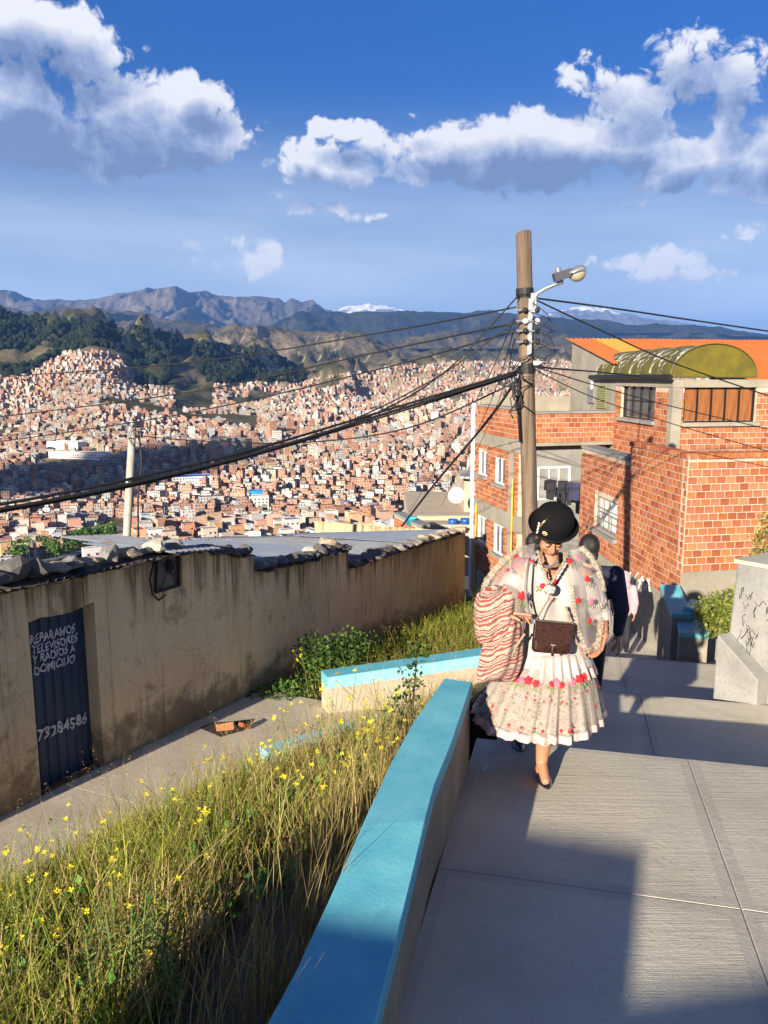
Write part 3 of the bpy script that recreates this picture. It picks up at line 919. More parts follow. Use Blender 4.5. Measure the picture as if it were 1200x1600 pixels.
concrete('grey_concrete', (.20, .197, .185), (.29, .285, .27), False, .6)
concrete('render_grey', (.24, .215, .17), (.32, .29, .235), False, .3)

path = thing('path', 'broad concrete path stepping down the hillside past the brick house', 'path', (0, 0, -2.4))
path['kind'] = 'structure'
def slab_z(u, k): return k[0] + k[1] * u
L1 = (-2.08, -.06); L2 = (-2.975, -.03); L3 = (-3.55, -.03); L4 = (-4.20, -.03)
def slab(u0, u1, v0, v1, k, border=.055, gap=.006, th=.22, mats=('broomed_concrete', 'trowelled_concrete')):
    m = MB(); u0 += gap; u1 -= gap; v0 += gap; v1 -= gap
    def P(u, v, d=0): return uv_(u, v, slab_z(u, k) - d)
    o = [(u0, v0), (u0, v1), (u1, v1), (u1, v0)]; b = border
    i = [(u0 + b, v0 + b), (u0 + b, v1 - b), (u1 - b, v1 - b), (u1 - b, v0 + b)]
    o = [P(*q) for q in o]; i = [P(*q) for q in i]; c = .010
    e = [P(u0 - c * .6, v0 - c * .6, c), P(u0 - c * .6, v1 + c * .6, c), P(u1 + c * .6, v1 + c * .6, c), P(u1 + c * .6, v0 - c * .6, c)]
    d = [Vector((q.x, q.y, q.z - th)) for q in e]
    m.add(i, ((3, 2, 1, 0),), 0)
    for a in range(4):
        a2 = (a + 1) % 4
        m.quad(o[a2], o[a], i[a], i[a2], 1); m.quad(e[a2], e[a], o[a], o[a2], 1); m.quad(d[a2], d[a], e[a], e[a2], 1)
    return obj('slab', m, list(mats), path)
VJ = [-.53, .81, 2.15, 3.5, 5.0]
for v0, v1 in zip(VJ[:-1], VJ[1:]):
    slab(-3.2, -.4, v0, v1, L1); slab(-.4, 3.42, v0, v1, L1); slab(3.42, 5.05, v0, v1, L1)
    slab(6.25, 8.22, v0, v1, L2); slab(9.42, 11.25, v0, v1, L3); slab(12.9, 16.5, v0, v1, L4)
def flight(ua, za, ub, zb, n):
    for s in range(n):
        u0 = lerp(ua, ub, s / n); u1 = lerp(ua, ub, (s + 1) / n)
        z = lerp(za, zb, (s + 1) / (n + 1))
        for v0, v1 in ((-.53, 2.15), (2.15, 5.0)):
            m = MB(); v0 += .004; v1 -= .004
            pts = [uv_(u0 + .03, v0), uv_(u0 + .03, v1), uv_(u1 + .025, v1), uv_(u1 + .025, v0)]
            m.hexa([Vector((p.x, p.y, z - .3)) for p in reversed(pts)], [Vector((p.x, p.y, z)) for p in reversed(pts)])
            obj('step', m, 'trowelled_concrete', path)
flight(5.05, slab_z(5.05, L1), 6.22, slab_z(6.25, L2), 4)
flight(8.22, slab_z(8.22, L2), 9.39, slab_z(9.42, L3), 3)
flight(11.25, slab_z(11.25, L3), 12.86, slab_z(12.9, L4), 4)

# alley beside the low house
WA = RAD(24.0)                                   # the house wall runs 24 degrees right
WU = Vector((math.sin(WA), math.cos(WA), 0)); WV = Vector((WU.y, -WU.x, 0))   # WV points to the alley
W0 = Vector((-3.53, 7.6, -4.28))                 # foot of the wall at the door
def alley_z(x, y):
    d = (Vector((x, y, 0)) - Vector((W0.x, W0.y, 0)))
    t = d.dot(WU)
    return W0.z - .087 * t - (.02 * max(0, t - 6) ** 1.4)
def wall_t(x, y):
    d = Vector((x - W0.x, y - W0.y, 0)); return d.dot(WU), d.dot(WV)

ALLEY_W = 2.35
def alley_w(t): return np.interp(t, [-6, -2, .5, 2.5], [.55, .95, 1.55, 2.35])
def ground_z(x, y):
    u, v = to_uv(x, y); t, w = wall_t(x, y)
    az_ = alley_z(x, y)
    top = -2.08 - .05 * u if u < 5.2 else -2.34 - .30 * (u - 5.2)
    if v > -.8:
        return min(top, slab_z(u, L1)) - .5 - max(0, u - 4) * .35
    # bank from the path wall down to the alley
    b0 = -.8
    edge = w - float(alley_w(t))             # distance beyond the alley's right edge (metres across)
    dist_top = -(v - b0)
    if edge <= 0: return az_ - .05
    f = edge / (edge + dist_top)             # 0 at the alley, 1 at the path wall
    f = f ** .9
    z = lerp(az_ - .02, top - .12, f)
    z += .10 * mnoise.noise(Vector((x * 1.1, y * 1.1, 3))) * min(1, edge) + .035 * mnoise.noise(Vector((x * 4, y * 4, 7)))
    return z
g = G('bank_soil'); ob = g.tc.outputs['Object']
n1 = g.noise(ob, 3.0, 8, .7); n2 = g.noise(ob, 40, 6, .7)
c = g.mix(g.range(n1, .35, .65), (.055, .04, .028), (.15, .11, .07)); c = g.mix(g.range(n2, .5, .7, 0, .6), c, (.2, .155, .1))
g.color(c); g.rough(.95); g.bump(n2, .9, .03)
xs = np.linspace(-9, 8, 170); ys = np.linspace(-5, 24, 230)
GX, GY = np.meshgrid(xs, ys)
GZ = np.vectorize(ground_z)(GX, GY)
grid_mesh('ground', GX, GY, GZ, MATS['bank_soil'], kind='structure')
xs2 = np.linspace(-60, 60, 90); ys2 = np.linspace(-60, 60, 90)
HX, HY = np.meshgrid(xs2, ys2)
HZ = np.where(HY > 20, -6.6 - (HY - 20) * .16, np.where(HY > -5, -5.4 - .05 * HY, -2.9)) - 1.0
grid_mesh('hill_ground', HX, HY, HZ, MATS['bank_soil'], kind='structure')

# alley paving: one poured strip with a joint line and a broken hole
al = thing('alley_paving', 'pale concrete alley running along the low plastered house', 'alley', (W0.x, W0.y, W0.z)); al['kind'] = 'structure'
def alley_pt(t, w, d=0.0):
    p = W0 + WU * t + WV * w
    return Vector((p.x, p.y, alley_z(p.x, p.y) + .03 + d))
def alley_slab(t0, t1, w0, w1):
    m = MB(); nt = 8
    rows = []
    for i in range(nt + 1):
        t = lerp(t0 + .006, t1 - .006, i / nt)
        rows.append([alley_pt(t, w0, -.25), alley_pt(t, w0), alley_pt(t, (w0 + w1) / 2), alley_pt(t, w1), alley_pt(t, w1, -.25)])
    m.rings(rows, 0, False)
    m.add([rows[0][k] for k in range(5)], ((0, 1, 2, 3, 4),)); m.add([rows[-1][k] for k in range(5)], ((4, 3, 2, 1, 0),))
    return obj('slab', m, 'old_concrete', al)
for a, b in ((-6.5, -3.0), (-3.0, .35), (.35, 4.15)):
    alley_slab(a, b, -.02, 1.42); alley_slab(a, b, 1.434, ALLEY_W) if b > 0 else None

# ------------------------------------------------------------------ blue capped walls
g = G('blue_paint'); geo = g.n('ShaderNodeNewGeometry'); wp = geo.outputs['Position']
n1 = g.noise(wp, 5, 6, .6); n2 = g.noise(wp, 60, 5, .7); n3 = g.noise(wp, 2.2, 8, .75)
c = g.mix(g.range(n1, .3, .7), (.095, .375, .455), (.145, .455, .525))
c = g.mix(g.range(n3, .60, .72, 0, .5), c, (.18, .42, .56))
c = g.mix(g.range(g.noise(g.mapping(wp, (9, 2, 4), (0, 0, .5)), 2.2, 7, .75), .66, .72, 0, .8), c, (.33, .38, .40))
c = g.mix(g.range(n2, .66, .74, 0, .6), c, (.035, .16, .25))
g.color(c); g.rough(.55); g.p.inputs['Specular IOR Level'].default_value = .35
c = g.mix(g.range(g.noise(g.mapping(wp, (1.2, 22, 6), (0, 0, -.6)), 1.0, 6, .8), .60, .70, 0, .35), c, (.24, .46, .52))
c = g.mix(g.range(g.noise(wp, 14, 9, .8), .64, .67, 0, .9), c, (.36, .33, .29)); g.color(c)
c2_ = g.noise(wp, 1.3, 5, .7); g.color(g.mix(g.range(c2_, .45, .72, 0, .35), c, (.07, .22, .29)))
g.bump(g.math('ADD', n2, g.math('MULTIPLY', n1, .6)), .25, .008)
g = G('light_blue_paint'); geo = g.n('ShaderNodeNewGeometry'); wp = geo.outputs['Position']
c = g.mix(g.range(g.noise(wp, 6, 7, .65), .35, .7), (.22, .56, .70), (.30, .64, .76)); g.color(c); g.rough(.6)
concrete('brown_render', (.24, .185, .125), (.34, .27, .19), False, .45)
concrete('pale_render', (.42, .345, .26), (.50, .42, .32), False, .3)

def capped_wall(name, lab, left, right, z_top, z_bot, cap_t=.075, mats=('brown_render', 'blue_paint'), capside=.07, rise=None, side_mat=None):
    """left/right: lists of (x, y) of the cap's two edges, same length; real cap slab over a rendered wall"""
    n = len(left)
    zt = z_top if hasattr(z_top, '__len__') else [z_top] * n
    zb = z_bot if hasattr(z_bot, '__len__') else [z_bot] * n
    t = thing(name, lab, 'wall', (left[0][0], left[0][1], zb[0]))
    m = MB(); rows = []
    for i in range(n):
        l = Vector((*left[i], 0)); r = Vector((*right[i], 0)); d = (r - l).normalized()
        l2 = l + d * .012; r2 = r - d * .012
        rows.append([Vector((l2.x, l2.y, zb[i])), Vector((l2.x, l2.y, zt[i] - cap_t)), Vector((r2.x, r2.y, zt[i] - cap_t)), Vector((r2.x, r2.y, zb[i]))])
    m.rings(rows, 0, True, True, True)
    obj('body', m, mats[0], t)
    m = MB(); rows = []
    for i in range(n):
        l = Vector((*left[i], 0)); r = Vector((*right[i], 0)); d = (r - l).normalized(); b = .006
        rows.append([Vector((l.x, l.y, zt[i] - cap_t)), Vector((l.x, l.y, zt[i] - b)), Vector((l.x, l.y, zt[i])) + d * b,
                     Vector((r.x, r.y, zt[i])) - d * b, Vector((r.x, r.y, zt[i] - b)), Vector((r.x, r.y, zt[i] - cap_t))])
    m.rings(rows, 0, True, True, True)
    cap = obj('cap', m, [mats[1]] + ([side_mat] if side_mat else []), t)
    if side_mat:
        # every ring has six strips; strip 4 and 3 look to the path
        for p in cap.data.polygons:
            if p.index < (n - 1) * 6 and p.index % 6 in (0, 4): p.material_index = 1
    return t

ZT = -1.80
Lp = [(417, 1600), (462, 1517), (513, 1407), (565, 1290), (613, 1187), (647, 1126), (694, 1060)]
Rp = [(587, 1600), (620, 1470), (647, 1359), (665, 1282), (680, 1225), (708, 1156), (738, 1066)]
zts = [-1.86, -1.85, -1.83, -1.80, -1.80, -1.80, -1.80]
left = [on_z(*p, z).xy for p, z in zip(Lp, zts)]; right = [on_z(*p, z).xy for p, z in zip(Rp, zts)]
d0_ = (left[0] - left[1]).normalized()
left = [left[0] + d0_ * 2.6] + left; right = [right[0] + d0_ * 2.6] + right
capped_wall('parapet_wall', 'blue topped parapet wall edging the path beside the dry grass', left, right, [-1.88] + zts, [-2.6] * 8)

# second wall, across the end of the alley
a = on_z(512, 1064, -4.10); b = on_z(752, 1024, -4.05)
dirw = (b - a).normalized(); nrm = Vector((-dirw.y, dirw.x, 0))
e = b + dirw * .9
pts = [a, lerp(a, b, .5), b, e]
lft = [(p + nrm * .30).xy for p in pts]; rgt = [p.xy for p in pts]
capped_wall('alley_end_wall', 'low plastered wall with light blue cap across the alley end', lft, rgt, [-4.05] * 4, [-5.2] * 4, .17, ('pale_render', 'blue_paint'), side_mat='light_blue_paint')
# kerb wall climbing from the alley
a = on_z(418, 1176, -4.28); b = on_z(668, 1108, -4.33)
dirw = (b - a).normalized(); nrm = Vector((-dirw.y, dirw.x, 0))
pts = [a, lerp(a, b, .33), lerp(a, b, .66), b]
capped_wall('alley_kerb', 'low blue painted kerb between the alley and the weeds', [(p + nrm * .2).xy for p in pts], [p.xy for p in pts],
            [-4.28, -4.29, -4.30, -4.31], [-5.0] * 4, .16, ('pale_render', 'light_blue_paint'))

# stair side walls by the brick corner, on the right
def sidewall(name, lab, u0, u1, v0, v1, z00, z01, zb, mats):
    l = [uv_(lerp(u0, u1, i / 3), v0).xy for i in range(4)]; r = [uv_(lerp(u0, u1, i / 3), v1).xy for i in range(4)]
    return capped_wall(name, lab, l, r, [lerp(z00, z01, i / 3) for i in range(4)], [zb] * 4, .05, mats)

# concrete planter block on the right
pl = thing('concrete_planter', 'tall grey concrete planter with black graffiti scrawls beside the steps', 'planter', at_y(1160, 1085, 7.8))
b1 = on_z(1126, 1074, slab_z(8.5, L2)); b2 = on_z(1216, 1103, slab_z(7.9, L2))
dd = (b2 - b1).normalized(); nn = Vector((-dd.y, dd.x, 0))
if nn.y < 0: nn = -nn
ztop = -1.90
t1 = at_y(1151, 880, b1.y + .10); ztop = t1.z
t1 = Vector((t1.x, t1.y, ztop)); t2 = t1 + dd * 1.9
b2 = b1 + dd * 1.95
bb = [b1 - Vector((0, 0, .3)), b2 - Vector((0, 0, .3)), b2 + nn * 2.2 - Vector((0, 0, .3)), b1 + nn * 2.2 - Vector((0, 0, .3))]
tt_ = [t1, t2, t2 + nn * 2.0, t1 + nn * 2.0]
m = MB(); m.hexa(bb, tt_)
pb = obj('body', m, 'grey_concrete', pl)
bv = pb.modifiers.new('bevel', 'BEVEL'); bv.width = .025; bv.segments = 2
m = MB(); r_ = [t1 - dd * .02 - nn * .02, t2 + dd * .02 - nn * .02, t2 + dd * .02 + nn * 2.02, t1 - dd * .02 + nn * 2.02]
m.hexa([p + Vector((0, 0, .001)) for p in r_], [p + Vector((0, 0, .045)) for p in r_])
rim = obj('rim', m, 'trowelled_concrete', pl)
# the buttress at its foot
q0 = b1 + dd * .02 - nn * .16; q1 = b1 + dd * .50 - nn * .16
m = MB()
h0, h1 = .60, .26
m.hexa([q0 - Vector((0, 0, .2)), q1 - Vector((0, 0, .2)), q1 + nn * .3 - Vector((0, 0, .2)), q0 + nn * .3 - Vector((0, 0, .2))],
       [q0 + Vector((0.02, .05, h0)), q1 + Vector((0, .02, h1)), q1 + nn * .3 + Vector((0, 0, h1)), q0 + nn * .3 + Vector((0, 0, h0))])
bt = obj('buttress', m, 'grey_concrete', pl)
bv = bt.modifiers.new('bevel', 'BEVEL'); bv.width = .015; bv.segments = 2
mat('black_marker', (.02, .02, .025), rough=.6)
mat('white_spray', (.75, .72, .68), rough=.7)
fn = (t2 - t1).cross(b1 - t1).normalized()
if fn.y > 0: fn = -fn
def scrawl(px_pts, p0, nml, rad=.004, lift=.004):
    pts = [on_plane(x, y, p0, nml) + nml * lift for x, y in px_pts]
    return pts
r2 = random.Random(4)
for wd in range(17):
    cx = r2.uniform(1150, 1198); cy = 915 + r2.random() * 95
    n_ = r2.randint(4, 7); pts = []
    x, y = cx, cy
    for k in range(n_):
        pts.append((x, y)); x += r2.uniform(-3, 5); y += r2.uniform(-9, 10)
    m = MB(); m.tube(scrawl(pts, t1, fn), .004 * r2.uniform(.7, 1.2), 4)
    obj('graffiti', m, 'black_marker', pl)
# ------------------------------------------------------------------ low house on the left
g = G('old_plaster'); geo = g.n('ShaderNodeNewGeometry'); wp = geo.outputs['Position']
n1 = g.noise(wp, .9, 8, .65); n2 = g.noise(wp, 7, 7, .7); n3 = g.noise(wp, 45, 5, .7)
# rain streaks: noise stretched down the wall
sk = g.noise(g.mapping(wp, (5.5, 5.5, .28)), 1.0, 6, .65); sk2 = g.noise(g.mapping(wp, (14, 14, .5)), 1.0, 5, .6)
c = g.mix(g.range(n1, .35, .65), (.92, .74, .44), (.86, .66, .37))
c = g.mix(g.range(n2, .52, .72, 0, .6), c, (.70, .62, .47))
mott = g.range(g.noise(g.mapping(wp, (.8, .8, .5)), 1.0, 3, .6), .44, .62)
ed = g.noise(g.mapping(wp, (20, 20, .35)), 1.0, 5, .6)
c = g.mix(g.math('MULTIPLY', g.range(g.noise(wp, .7, 4, .6), .46, .6), g.range(ed, .56, .68, 0, .55)), c, (.24, .15, .085))
c = g.mix(g.range(g.noise(wp, 3.1, 9, .75), .60, .66, 0, .45), c, (.46, .34, .22))
c = g.mix(g.math('MULTIPLY', mott, g.math('MULTIPLY', g.range(sk, .54, .66), g.range(sk2, .4, .62, .3, .95))), c, (.14, .08, .04))
c = g.mix(g.range(g.noise(wp, 1.7, 6, .7), .58, .68, 0, .55), c, (.30, .20, .115))
vor = g.n('ShaderNodeTexVoronoi'); vor.inputs['Scale'].default_value = 11; g.l(wp, vor.inputs['Vector'])
c = g.mix(g.range(vor.outputs['Distance'], .10, .05, 0, .8), c, (.13, .08, .05))
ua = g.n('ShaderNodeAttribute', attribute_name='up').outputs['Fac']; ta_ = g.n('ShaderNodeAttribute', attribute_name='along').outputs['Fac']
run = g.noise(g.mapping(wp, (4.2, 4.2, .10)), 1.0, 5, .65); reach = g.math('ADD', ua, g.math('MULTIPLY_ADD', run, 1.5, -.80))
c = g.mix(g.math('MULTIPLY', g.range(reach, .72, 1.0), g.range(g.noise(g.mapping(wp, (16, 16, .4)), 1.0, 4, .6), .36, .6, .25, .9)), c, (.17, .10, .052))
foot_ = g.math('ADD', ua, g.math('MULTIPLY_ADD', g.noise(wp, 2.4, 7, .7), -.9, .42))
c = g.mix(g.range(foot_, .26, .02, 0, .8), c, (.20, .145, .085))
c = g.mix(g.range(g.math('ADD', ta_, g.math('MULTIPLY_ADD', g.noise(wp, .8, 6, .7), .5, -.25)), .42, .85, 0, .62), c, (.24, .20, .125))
g.color(c); g.rough(.93); g.p.inputs['Specular IOR Level'].default_value = .15
cr_ = g.n('ShaderNodeTexVoronoi', feature='DISTANCE_TO_EDGE'); cr_.inputs['Scale'].default_value = 1.3
wv = g.n('ShaderNodeVectorMath', operation='ADD'); nv = g.n('ShaderNodeTexNoise'); nv.inputs['Scale'].default_value = 2.5; nv.inputs['Detail'].default_value = 6
g.l(wp, nv.inputs['Vector']); g.l(wp, wv.inputs[0]); g.l(nv.outputs['Color'], wv.inputs[1]); g.l(wv.outputs[0], cr_.inputs['Vector'])
crk = g.range(cr_.outputs['Distance'], .0, .012)
hgt = g.math('ADD', g.math('ADD', g.math('MULTIPLY', n2, 1.6), g.math('MULTIPLY', n3, .5)), g.math('MULTIPLY', crk, .35))
g.bump(hgt, .9, .03)

house = thing('plastered_house', 'low stained plaster house with a blue metal door', 'house', (W0.x, W0.y, W0.z))
WN = WV.copy()                                    # wall front looks to the alley
def wall_pt(px, py, d=0.0): return on_plane(px, py, W0 + WN * d, WN)
# outline of the front: foot follows the alley, top follows the ragged roof edge
top_px = [(-260, 985), (-120, 952), (0, 925), (60, 913), (110, 903), (165, 890), (225, 878), (285, 866), (322, 858), (330, 868), (352, 866), (372, 872), (396, 866), (399, 893), (440, 886), (480, 878),
          (515, 867), (544, 861), (546, 889), (590, 873), (640, 857), (690, 842), (727, 831)]
Tt = []
for p in top_px:
    q = wall_pt(*p); Tt.append(((q - W0).dot(WU), q.z))
TEND = Tt[-1][0]
def top_z(t): return float(np.interp(t, [a for a, b in Tt], [b for a, b in Tt]))
door_l = (wall_pt(44, 972) - W0).dot(WU); door_r = (wall_pt(148, 948) - W0).dot(WU)
dz0 = wall_pt(50, 972).z; dz1 = wall_pt(146, 945).z
THK = .32
ts = sorted(set([round(a, 4) for a, b in Tt] + [door_l, door_r] + list(np.linspace(Tt[0][0], TEND, 60))))
m = MB()
def foot_z(t):
    p = W0 + WU * t; return alley_z(p.x, p.y) - .35
def wp_(t, z, d): q = W0 + WU * t + WN * d; return Vector((q.x, q.y, z))
rw = random.Random(8)
wob = {t: rw.uniform(-.012, .012) for t in ts}
for a, b in zip(ts[:-1], ts[1:]):
    if b - a < 1e-4: continue
    za, zb_ = top_z(a + 1e-4), top_z(b - 1e-4)
    indoor = a >= door_l - 1e-6 and b <= door_r + 1e-6
    fa, fb = foot_z(a), foot_z(b)
    if indoor:
        fa = lerp(dz0, dz1, (a - door_l) / (door_r - door_l)); fb = lerp(dz0, dz1, (b - door_l) / (door_r - door_l))
        fa += .02 * math.sin(a * 9); fb += .02 * math.sin(b * 9)
    nz = 6
    for k in range(nz):
        z00, z01 = lerp(fa, za, k / nz), lerp(fb, zb_, k / nz); z10, z11 = lerp(fa, za, (k + 1) / nz), lerp(fb, zb_, (k + 1) / nz)
        m.quad(wp_(a, z00, wob[a]), wp_(b, z01, wob[b]), wp_(b, z11, wob[b]), wp_(a, z10, wob[a]))
    m.quad(wp_(a, za, wob[a]), wp_(b, zb_, wob[b]), wp_(b, zb_, -THK), wp_(a, za, -THK))
    if indoor: m.quad(wp_(b, fb, wob[b]), wp_(a, fa, wob[a]), wp_(a, fa, -THK), wp_(b, fb, -THK))
    m.quad(wp_(b, fb - 0, -THK), wp_(a, fa, -THK), wp_(a, za, -THK), wp_(b, zb_, -THK))
# door jambs and the far end of the house
fzl, fzr = foot_z(door_l), foot_z(door_r)
m.quad(wp_(door_l, fzl, wob[door_l]), wp_(door_l, dz0, wob[door_l]), wp_(door_l, dz0, -THK), wp_(door_l, fzl, -THK))
m.quad(wp_(door_r, fzr, -THK), wp_(door_r, dz1, -THK), wp_(door_r, dz1, wob[door_r]), wp_(door_r, fzr, wob[door_r]))
te = ts[-1]
m.quad(wp_(te, foot_z(te), 0), wp_(te, foot_z(te), -4.4), wp_(te, top_z(te) - .05, -4.4), wp_(te, top_z(te), 0))
for a, b in zip(ts[:-1:6], ts[6::6]):
    m.quad(wp_(b, foot_z(b), -4.4), wp_(a, foot_z(a), -4.4), wp_(a, top_z(a) - .5, -4.4), wp_(b, top_z(b) - .5, -4.4))
wo_ = obj('wall', m, 'old_plaster', house)
_hv, _tv = [], []
for v in wo_.data.vertices:
    p = v.co + wo_.location + house.location; t = (p - W0).dot(WU); z0_, z1_ = foot_z(t) + .33, top_z(t)
    _hv.append((p.z - z0_) / max(.1, z1_ - z0_)); _tv.append(t / TEND)
for nm_, vals in (('up', _hv), ('along', _tv)):
    wo_.data.attributes.new(nm_, 'FLOAT', 'POINT').data.foreach_set('value', vals)
# door: ribbed blue sheet with painted lettering
g = G('blue_door_paint'); geo = g.n('ShaderNodeNewGeometry'); wp = geo.outputs['Position']
c = g.mix(g.range(g.noise(g.mapping(wp, (8, 8, .8)), 1.0, 6, .7), .35, .7), (.010, .032, .080), (.020, .056, .12))
c = g.mix(g.range(g.noise(wp, 22, 6, .7), .6, .72, 0, .7), c, (.07, .06, .05)); g.color(c); g.rough(.5)
door = MB(); dn = 56; rows0, rows1 = [], []
for k in range(dn + 1):
    t = lerp(door_l - .01, door_r + .01, k / dn)
    ph = (k / dn * 7) % 1.0
    d = -.17 + (.018 if .2 < ph < .5 else 0.0)
    rows0.append(wp_(t, foot_z(t) + .37, d)); rows1.append(wp_(t, lerp(dz0, dz1, k / dn) + .03, d))
for k in range(dn): door.quad(rows0[k], rows0[k + 1], rows1[k + 1], rows1[k])
dob = obj('door', door, 'blue_door_paint', house)
mat('door_lettering', (.62, .64, .66), rough=.7, color2=(.35, .38, .42), vscale=30, thr=(.5, .75))
def lettering(txt, px0, px1, row0, row1, parent, material, pl0, pln, lift=.004, rnd=None):
    """text between two pixel columns on a plane; row0/row1 the baseline at both ends given with the cap height"""
    p0 = on_plane(px0, row0[0], pl0, pln); p1 = on_plane(px1, row1[0], pl0, pln)
    q0 = on_plane(px0, row0[1], pl0, pln)
    cu = bpy.data.curves.new('lettering', 'FONT'); cu.body = txt; cu.size = 1.0; cu.offset = .018; cu.resolution_u = 3
    tob = bpy.data.objects.new('tmp_text', cu); COL.objects.link(tob)
    dg = bpy.context.evaluated_depsgraph_get(); me = tob.evaluated_get(dg).to_mesh()
    vs = np.array([v.co[:] for v in me.vertices]); fs = [tuple(p.vertices) for p in me.polygons]
    tob.evaluated_get(dg).to_mesh_clear(); bpy.data.objects.remove(tob)
    x0, x1 = vs[:, 0].min(), vs[:, 0].max(); y0, y1 = vs[:, 1].min(), vs[:, 1].max()
    m = MB(); V = []
    for v in vs:
        s = (v[0] - x0) / (x1 - x0); h = (v[1] - y0) / (y1 - y0)
        # the hand of the painter wavers
        w1 = 1.6 * math.sin(s * 23 + h * 3) + 2.2 * mnoise.noise(Vector((s * 40, h * 5, 1))); w2 = .10 * math.sin(s * 31 + 1.7) + .16 * mnoise.noise(Vector((s * 45, h * 4, 9)))
        V.append(p0 + (p1 - p0) * (s + .004 * w1) + (q0 - p0) * (h + w2) + pln * lift)
    m.add(V, fs)
    o = obj('lettering', m, material, parent)
    return o
DP = W0 + WN * (-.150)
for txt, x0, x1, r0, r1 in (('REPARAMOS', 47, 117, (1008, 993), (988, 973)), ('TELEVISORES', 49, 121, (1024, 1010), (1002, 988)),
                            ('Y RADIOS A', 50, 117, (1039, 1025), (1018, 1004)), ('DOMICILIO', 53, 117, (1056, 1042), (1034, 1020)), ('73284586', 58, 136, (1160, 1141), (1129, 1110))):
    lettering(txt, x0, x1, r0, (r1[0], r1[1]), dob, 'door_lettering', DP, WN)
mat('lettering_dark', (.02, .02, .02))
# electricity meter cage on the wall
mat('black_iron', (.02, .02, .022), rough=.5, metal=.4)
mat('cable_black', (.012, .012, .014), rough=.6)
mt = thing('meter_cage', 'black iron meter cage with curved bars hung on the plaster wall', 'meter box', wall_pt(260, 930))
fr = [wall_pt(246, 876, .05), wall_pt(279, 862, .05), wall_pt(280, 915, .05), wall_pt(243, 926, .05)]
m = MB()
for k in range(4): m.tube([fr[k], fr[(k + 1) % 4]], .016, 6)
obj('frame', m, 'black_iron', mt)
m = MB(); q = [p - WN * .02 for p in fr]; m.quad(*q); m.quad(*reversed([p - WN * .045 for p in fr]))
obj('glass', m, mat('meter_glass', (.11, .11, .10), rough=.2, spec=.5), mt)
cc_ = sum(fr, Vector()) / 4
m = MB(); m.ball(cc_ + Vector((0, 0, .08)) + WU * .02, (.075, .03, .085), 10)
obj('meter', m, 'black_iron', mt, smooth=True)
for k in range(6):
    a0 = fr[k % 4] if k < 4 else lerp(fr[k - 4], fr[(k - 3) % 4], .5)
    m = MB(); mid = lerp(a0, cc_, .5) + Vector((0, 0, .05 * (-1) ** k)); m.tube([a0, mid, cc_ + Vector((0, 0, .04))], .006, 5)
    obj('bar', m, 'black_iron', mt)
m = MB(); m.tube([wall_pt(240, 878, .06), wall_pt(234, 905, .06), wall_pt(238, 928, .06), wall_pt(248, 938, .07), wall_pt(258, 930, .05)], .012, 6)
obj('conduit', m, 'cable_black', mt, smooth=True)

# roof sheets
def corrugated(name, a, b, c, d, material, parent, waves=16, amp=.018):
    """sheet a-b (eave), d-c (far edge); ribs run from eave to far edge"""
    m = MB(); nn_ = waves * 6
    up = (b - a).cross(d - a).normalized()
    if up.z < 0: up = -up
    r0, r1 = [], []
    for k in range(nn_ + 1):
        f = k / nn_; h = amp * math.sin(f * waves * 2 * math.pi)
        r0.append(lerp(a, b, f) + up * h); r1.append(lerp(d, c, f) + up * h)
    m.rings([r0, r1], 0, False)
    low0 = [p - up * .004 for p in r0]; low1 = [p - up * .004 for p in r1]
    m.rings([low1, low0], 0, False)
    o = obj(name, m, material, parent, smooth=True)
    return o
mat('zinc', (.42, .47, .52), rough=.42, metal=.55, color2=(.34, .38, .42), vscale=3, bump=.05)
mat('zinc_old', (.33, .36, .38), rough=.55, metal=.4, color2=(.26, .17, .11), vscale=4, thr=(.5, .7))
mat('rust_sheet', (.17, .085, .05), rough=.8, color2=(.25, .14, .09), vscale=5)
mat('dark_sheet', (.05, .045, .045), rough=.7, color2=(.10, .075, .06), vscale=5)
roof = thing('corrugated_roof', 'corrugated metal sheets weighted with stones on the plaster house', 'roof', wp_(4, top_z(4), -1))
def sheet(t0, t1, d0, d1, back, material, dz=.05):
    """back: image row the far edge shows at (or None for a drop of half a metre)"""
    a = wp_(t0, top_z(t0 + .02) + dz, d0); b = wp_(t1, top_z(t1 - .02) + dz, d0)
    c = wp_(t1, b.z, d1); d = wp_(t0, a.z, d1)
    if back is None: c.z -= .7; d.z -= .7
    else: c.z = row_slope(back) * c.y; d.z = row_slope(back + 3) * d.y
    return corrugated('sheet', a, b, c, d, material, roof, waves=max(4, int((t1 - t0) / .11)))
tb = [(wall_pt(x, y) - W0).dot(WU) for x, y in ((-260, 985), (322, 858), (399, 880), (545, 875), (727, 831))]
sheet(tb[0], tb[0] + (tb[1] - tb[0]) * .80, .10, -3.6, None, 'dark_sheet', .035)
sheet(tb[0] + (tb[1] - tb[0]) * .81, tb[1] + .10, .22, -1.6, 836, 'zinc_old', .09)
sheet(tb[2], tb[2] + (tb[3] - tb[2]) * .5, .06, -3.3, 846, 'zinc'); sheet(tb[2] + (tb[3] - tb[2]) * .5 + .02, tb[3], .06, -3.3, 844, 'zinc', .06)
sheet(tb[3] + .03, tb[3] + (tb[4] - tb[3]) * .5, .08, -3.6, 838, 'zinc_old'); sheet(tb[3] + (tb[4] - tb[3]) * .5, tb[4] + .08, .08, -3.6, 832, 'zinc', .07)
def back_pt(px, row, d=-3.6): return on_plane(px, row, W0 + WN * d, WN)
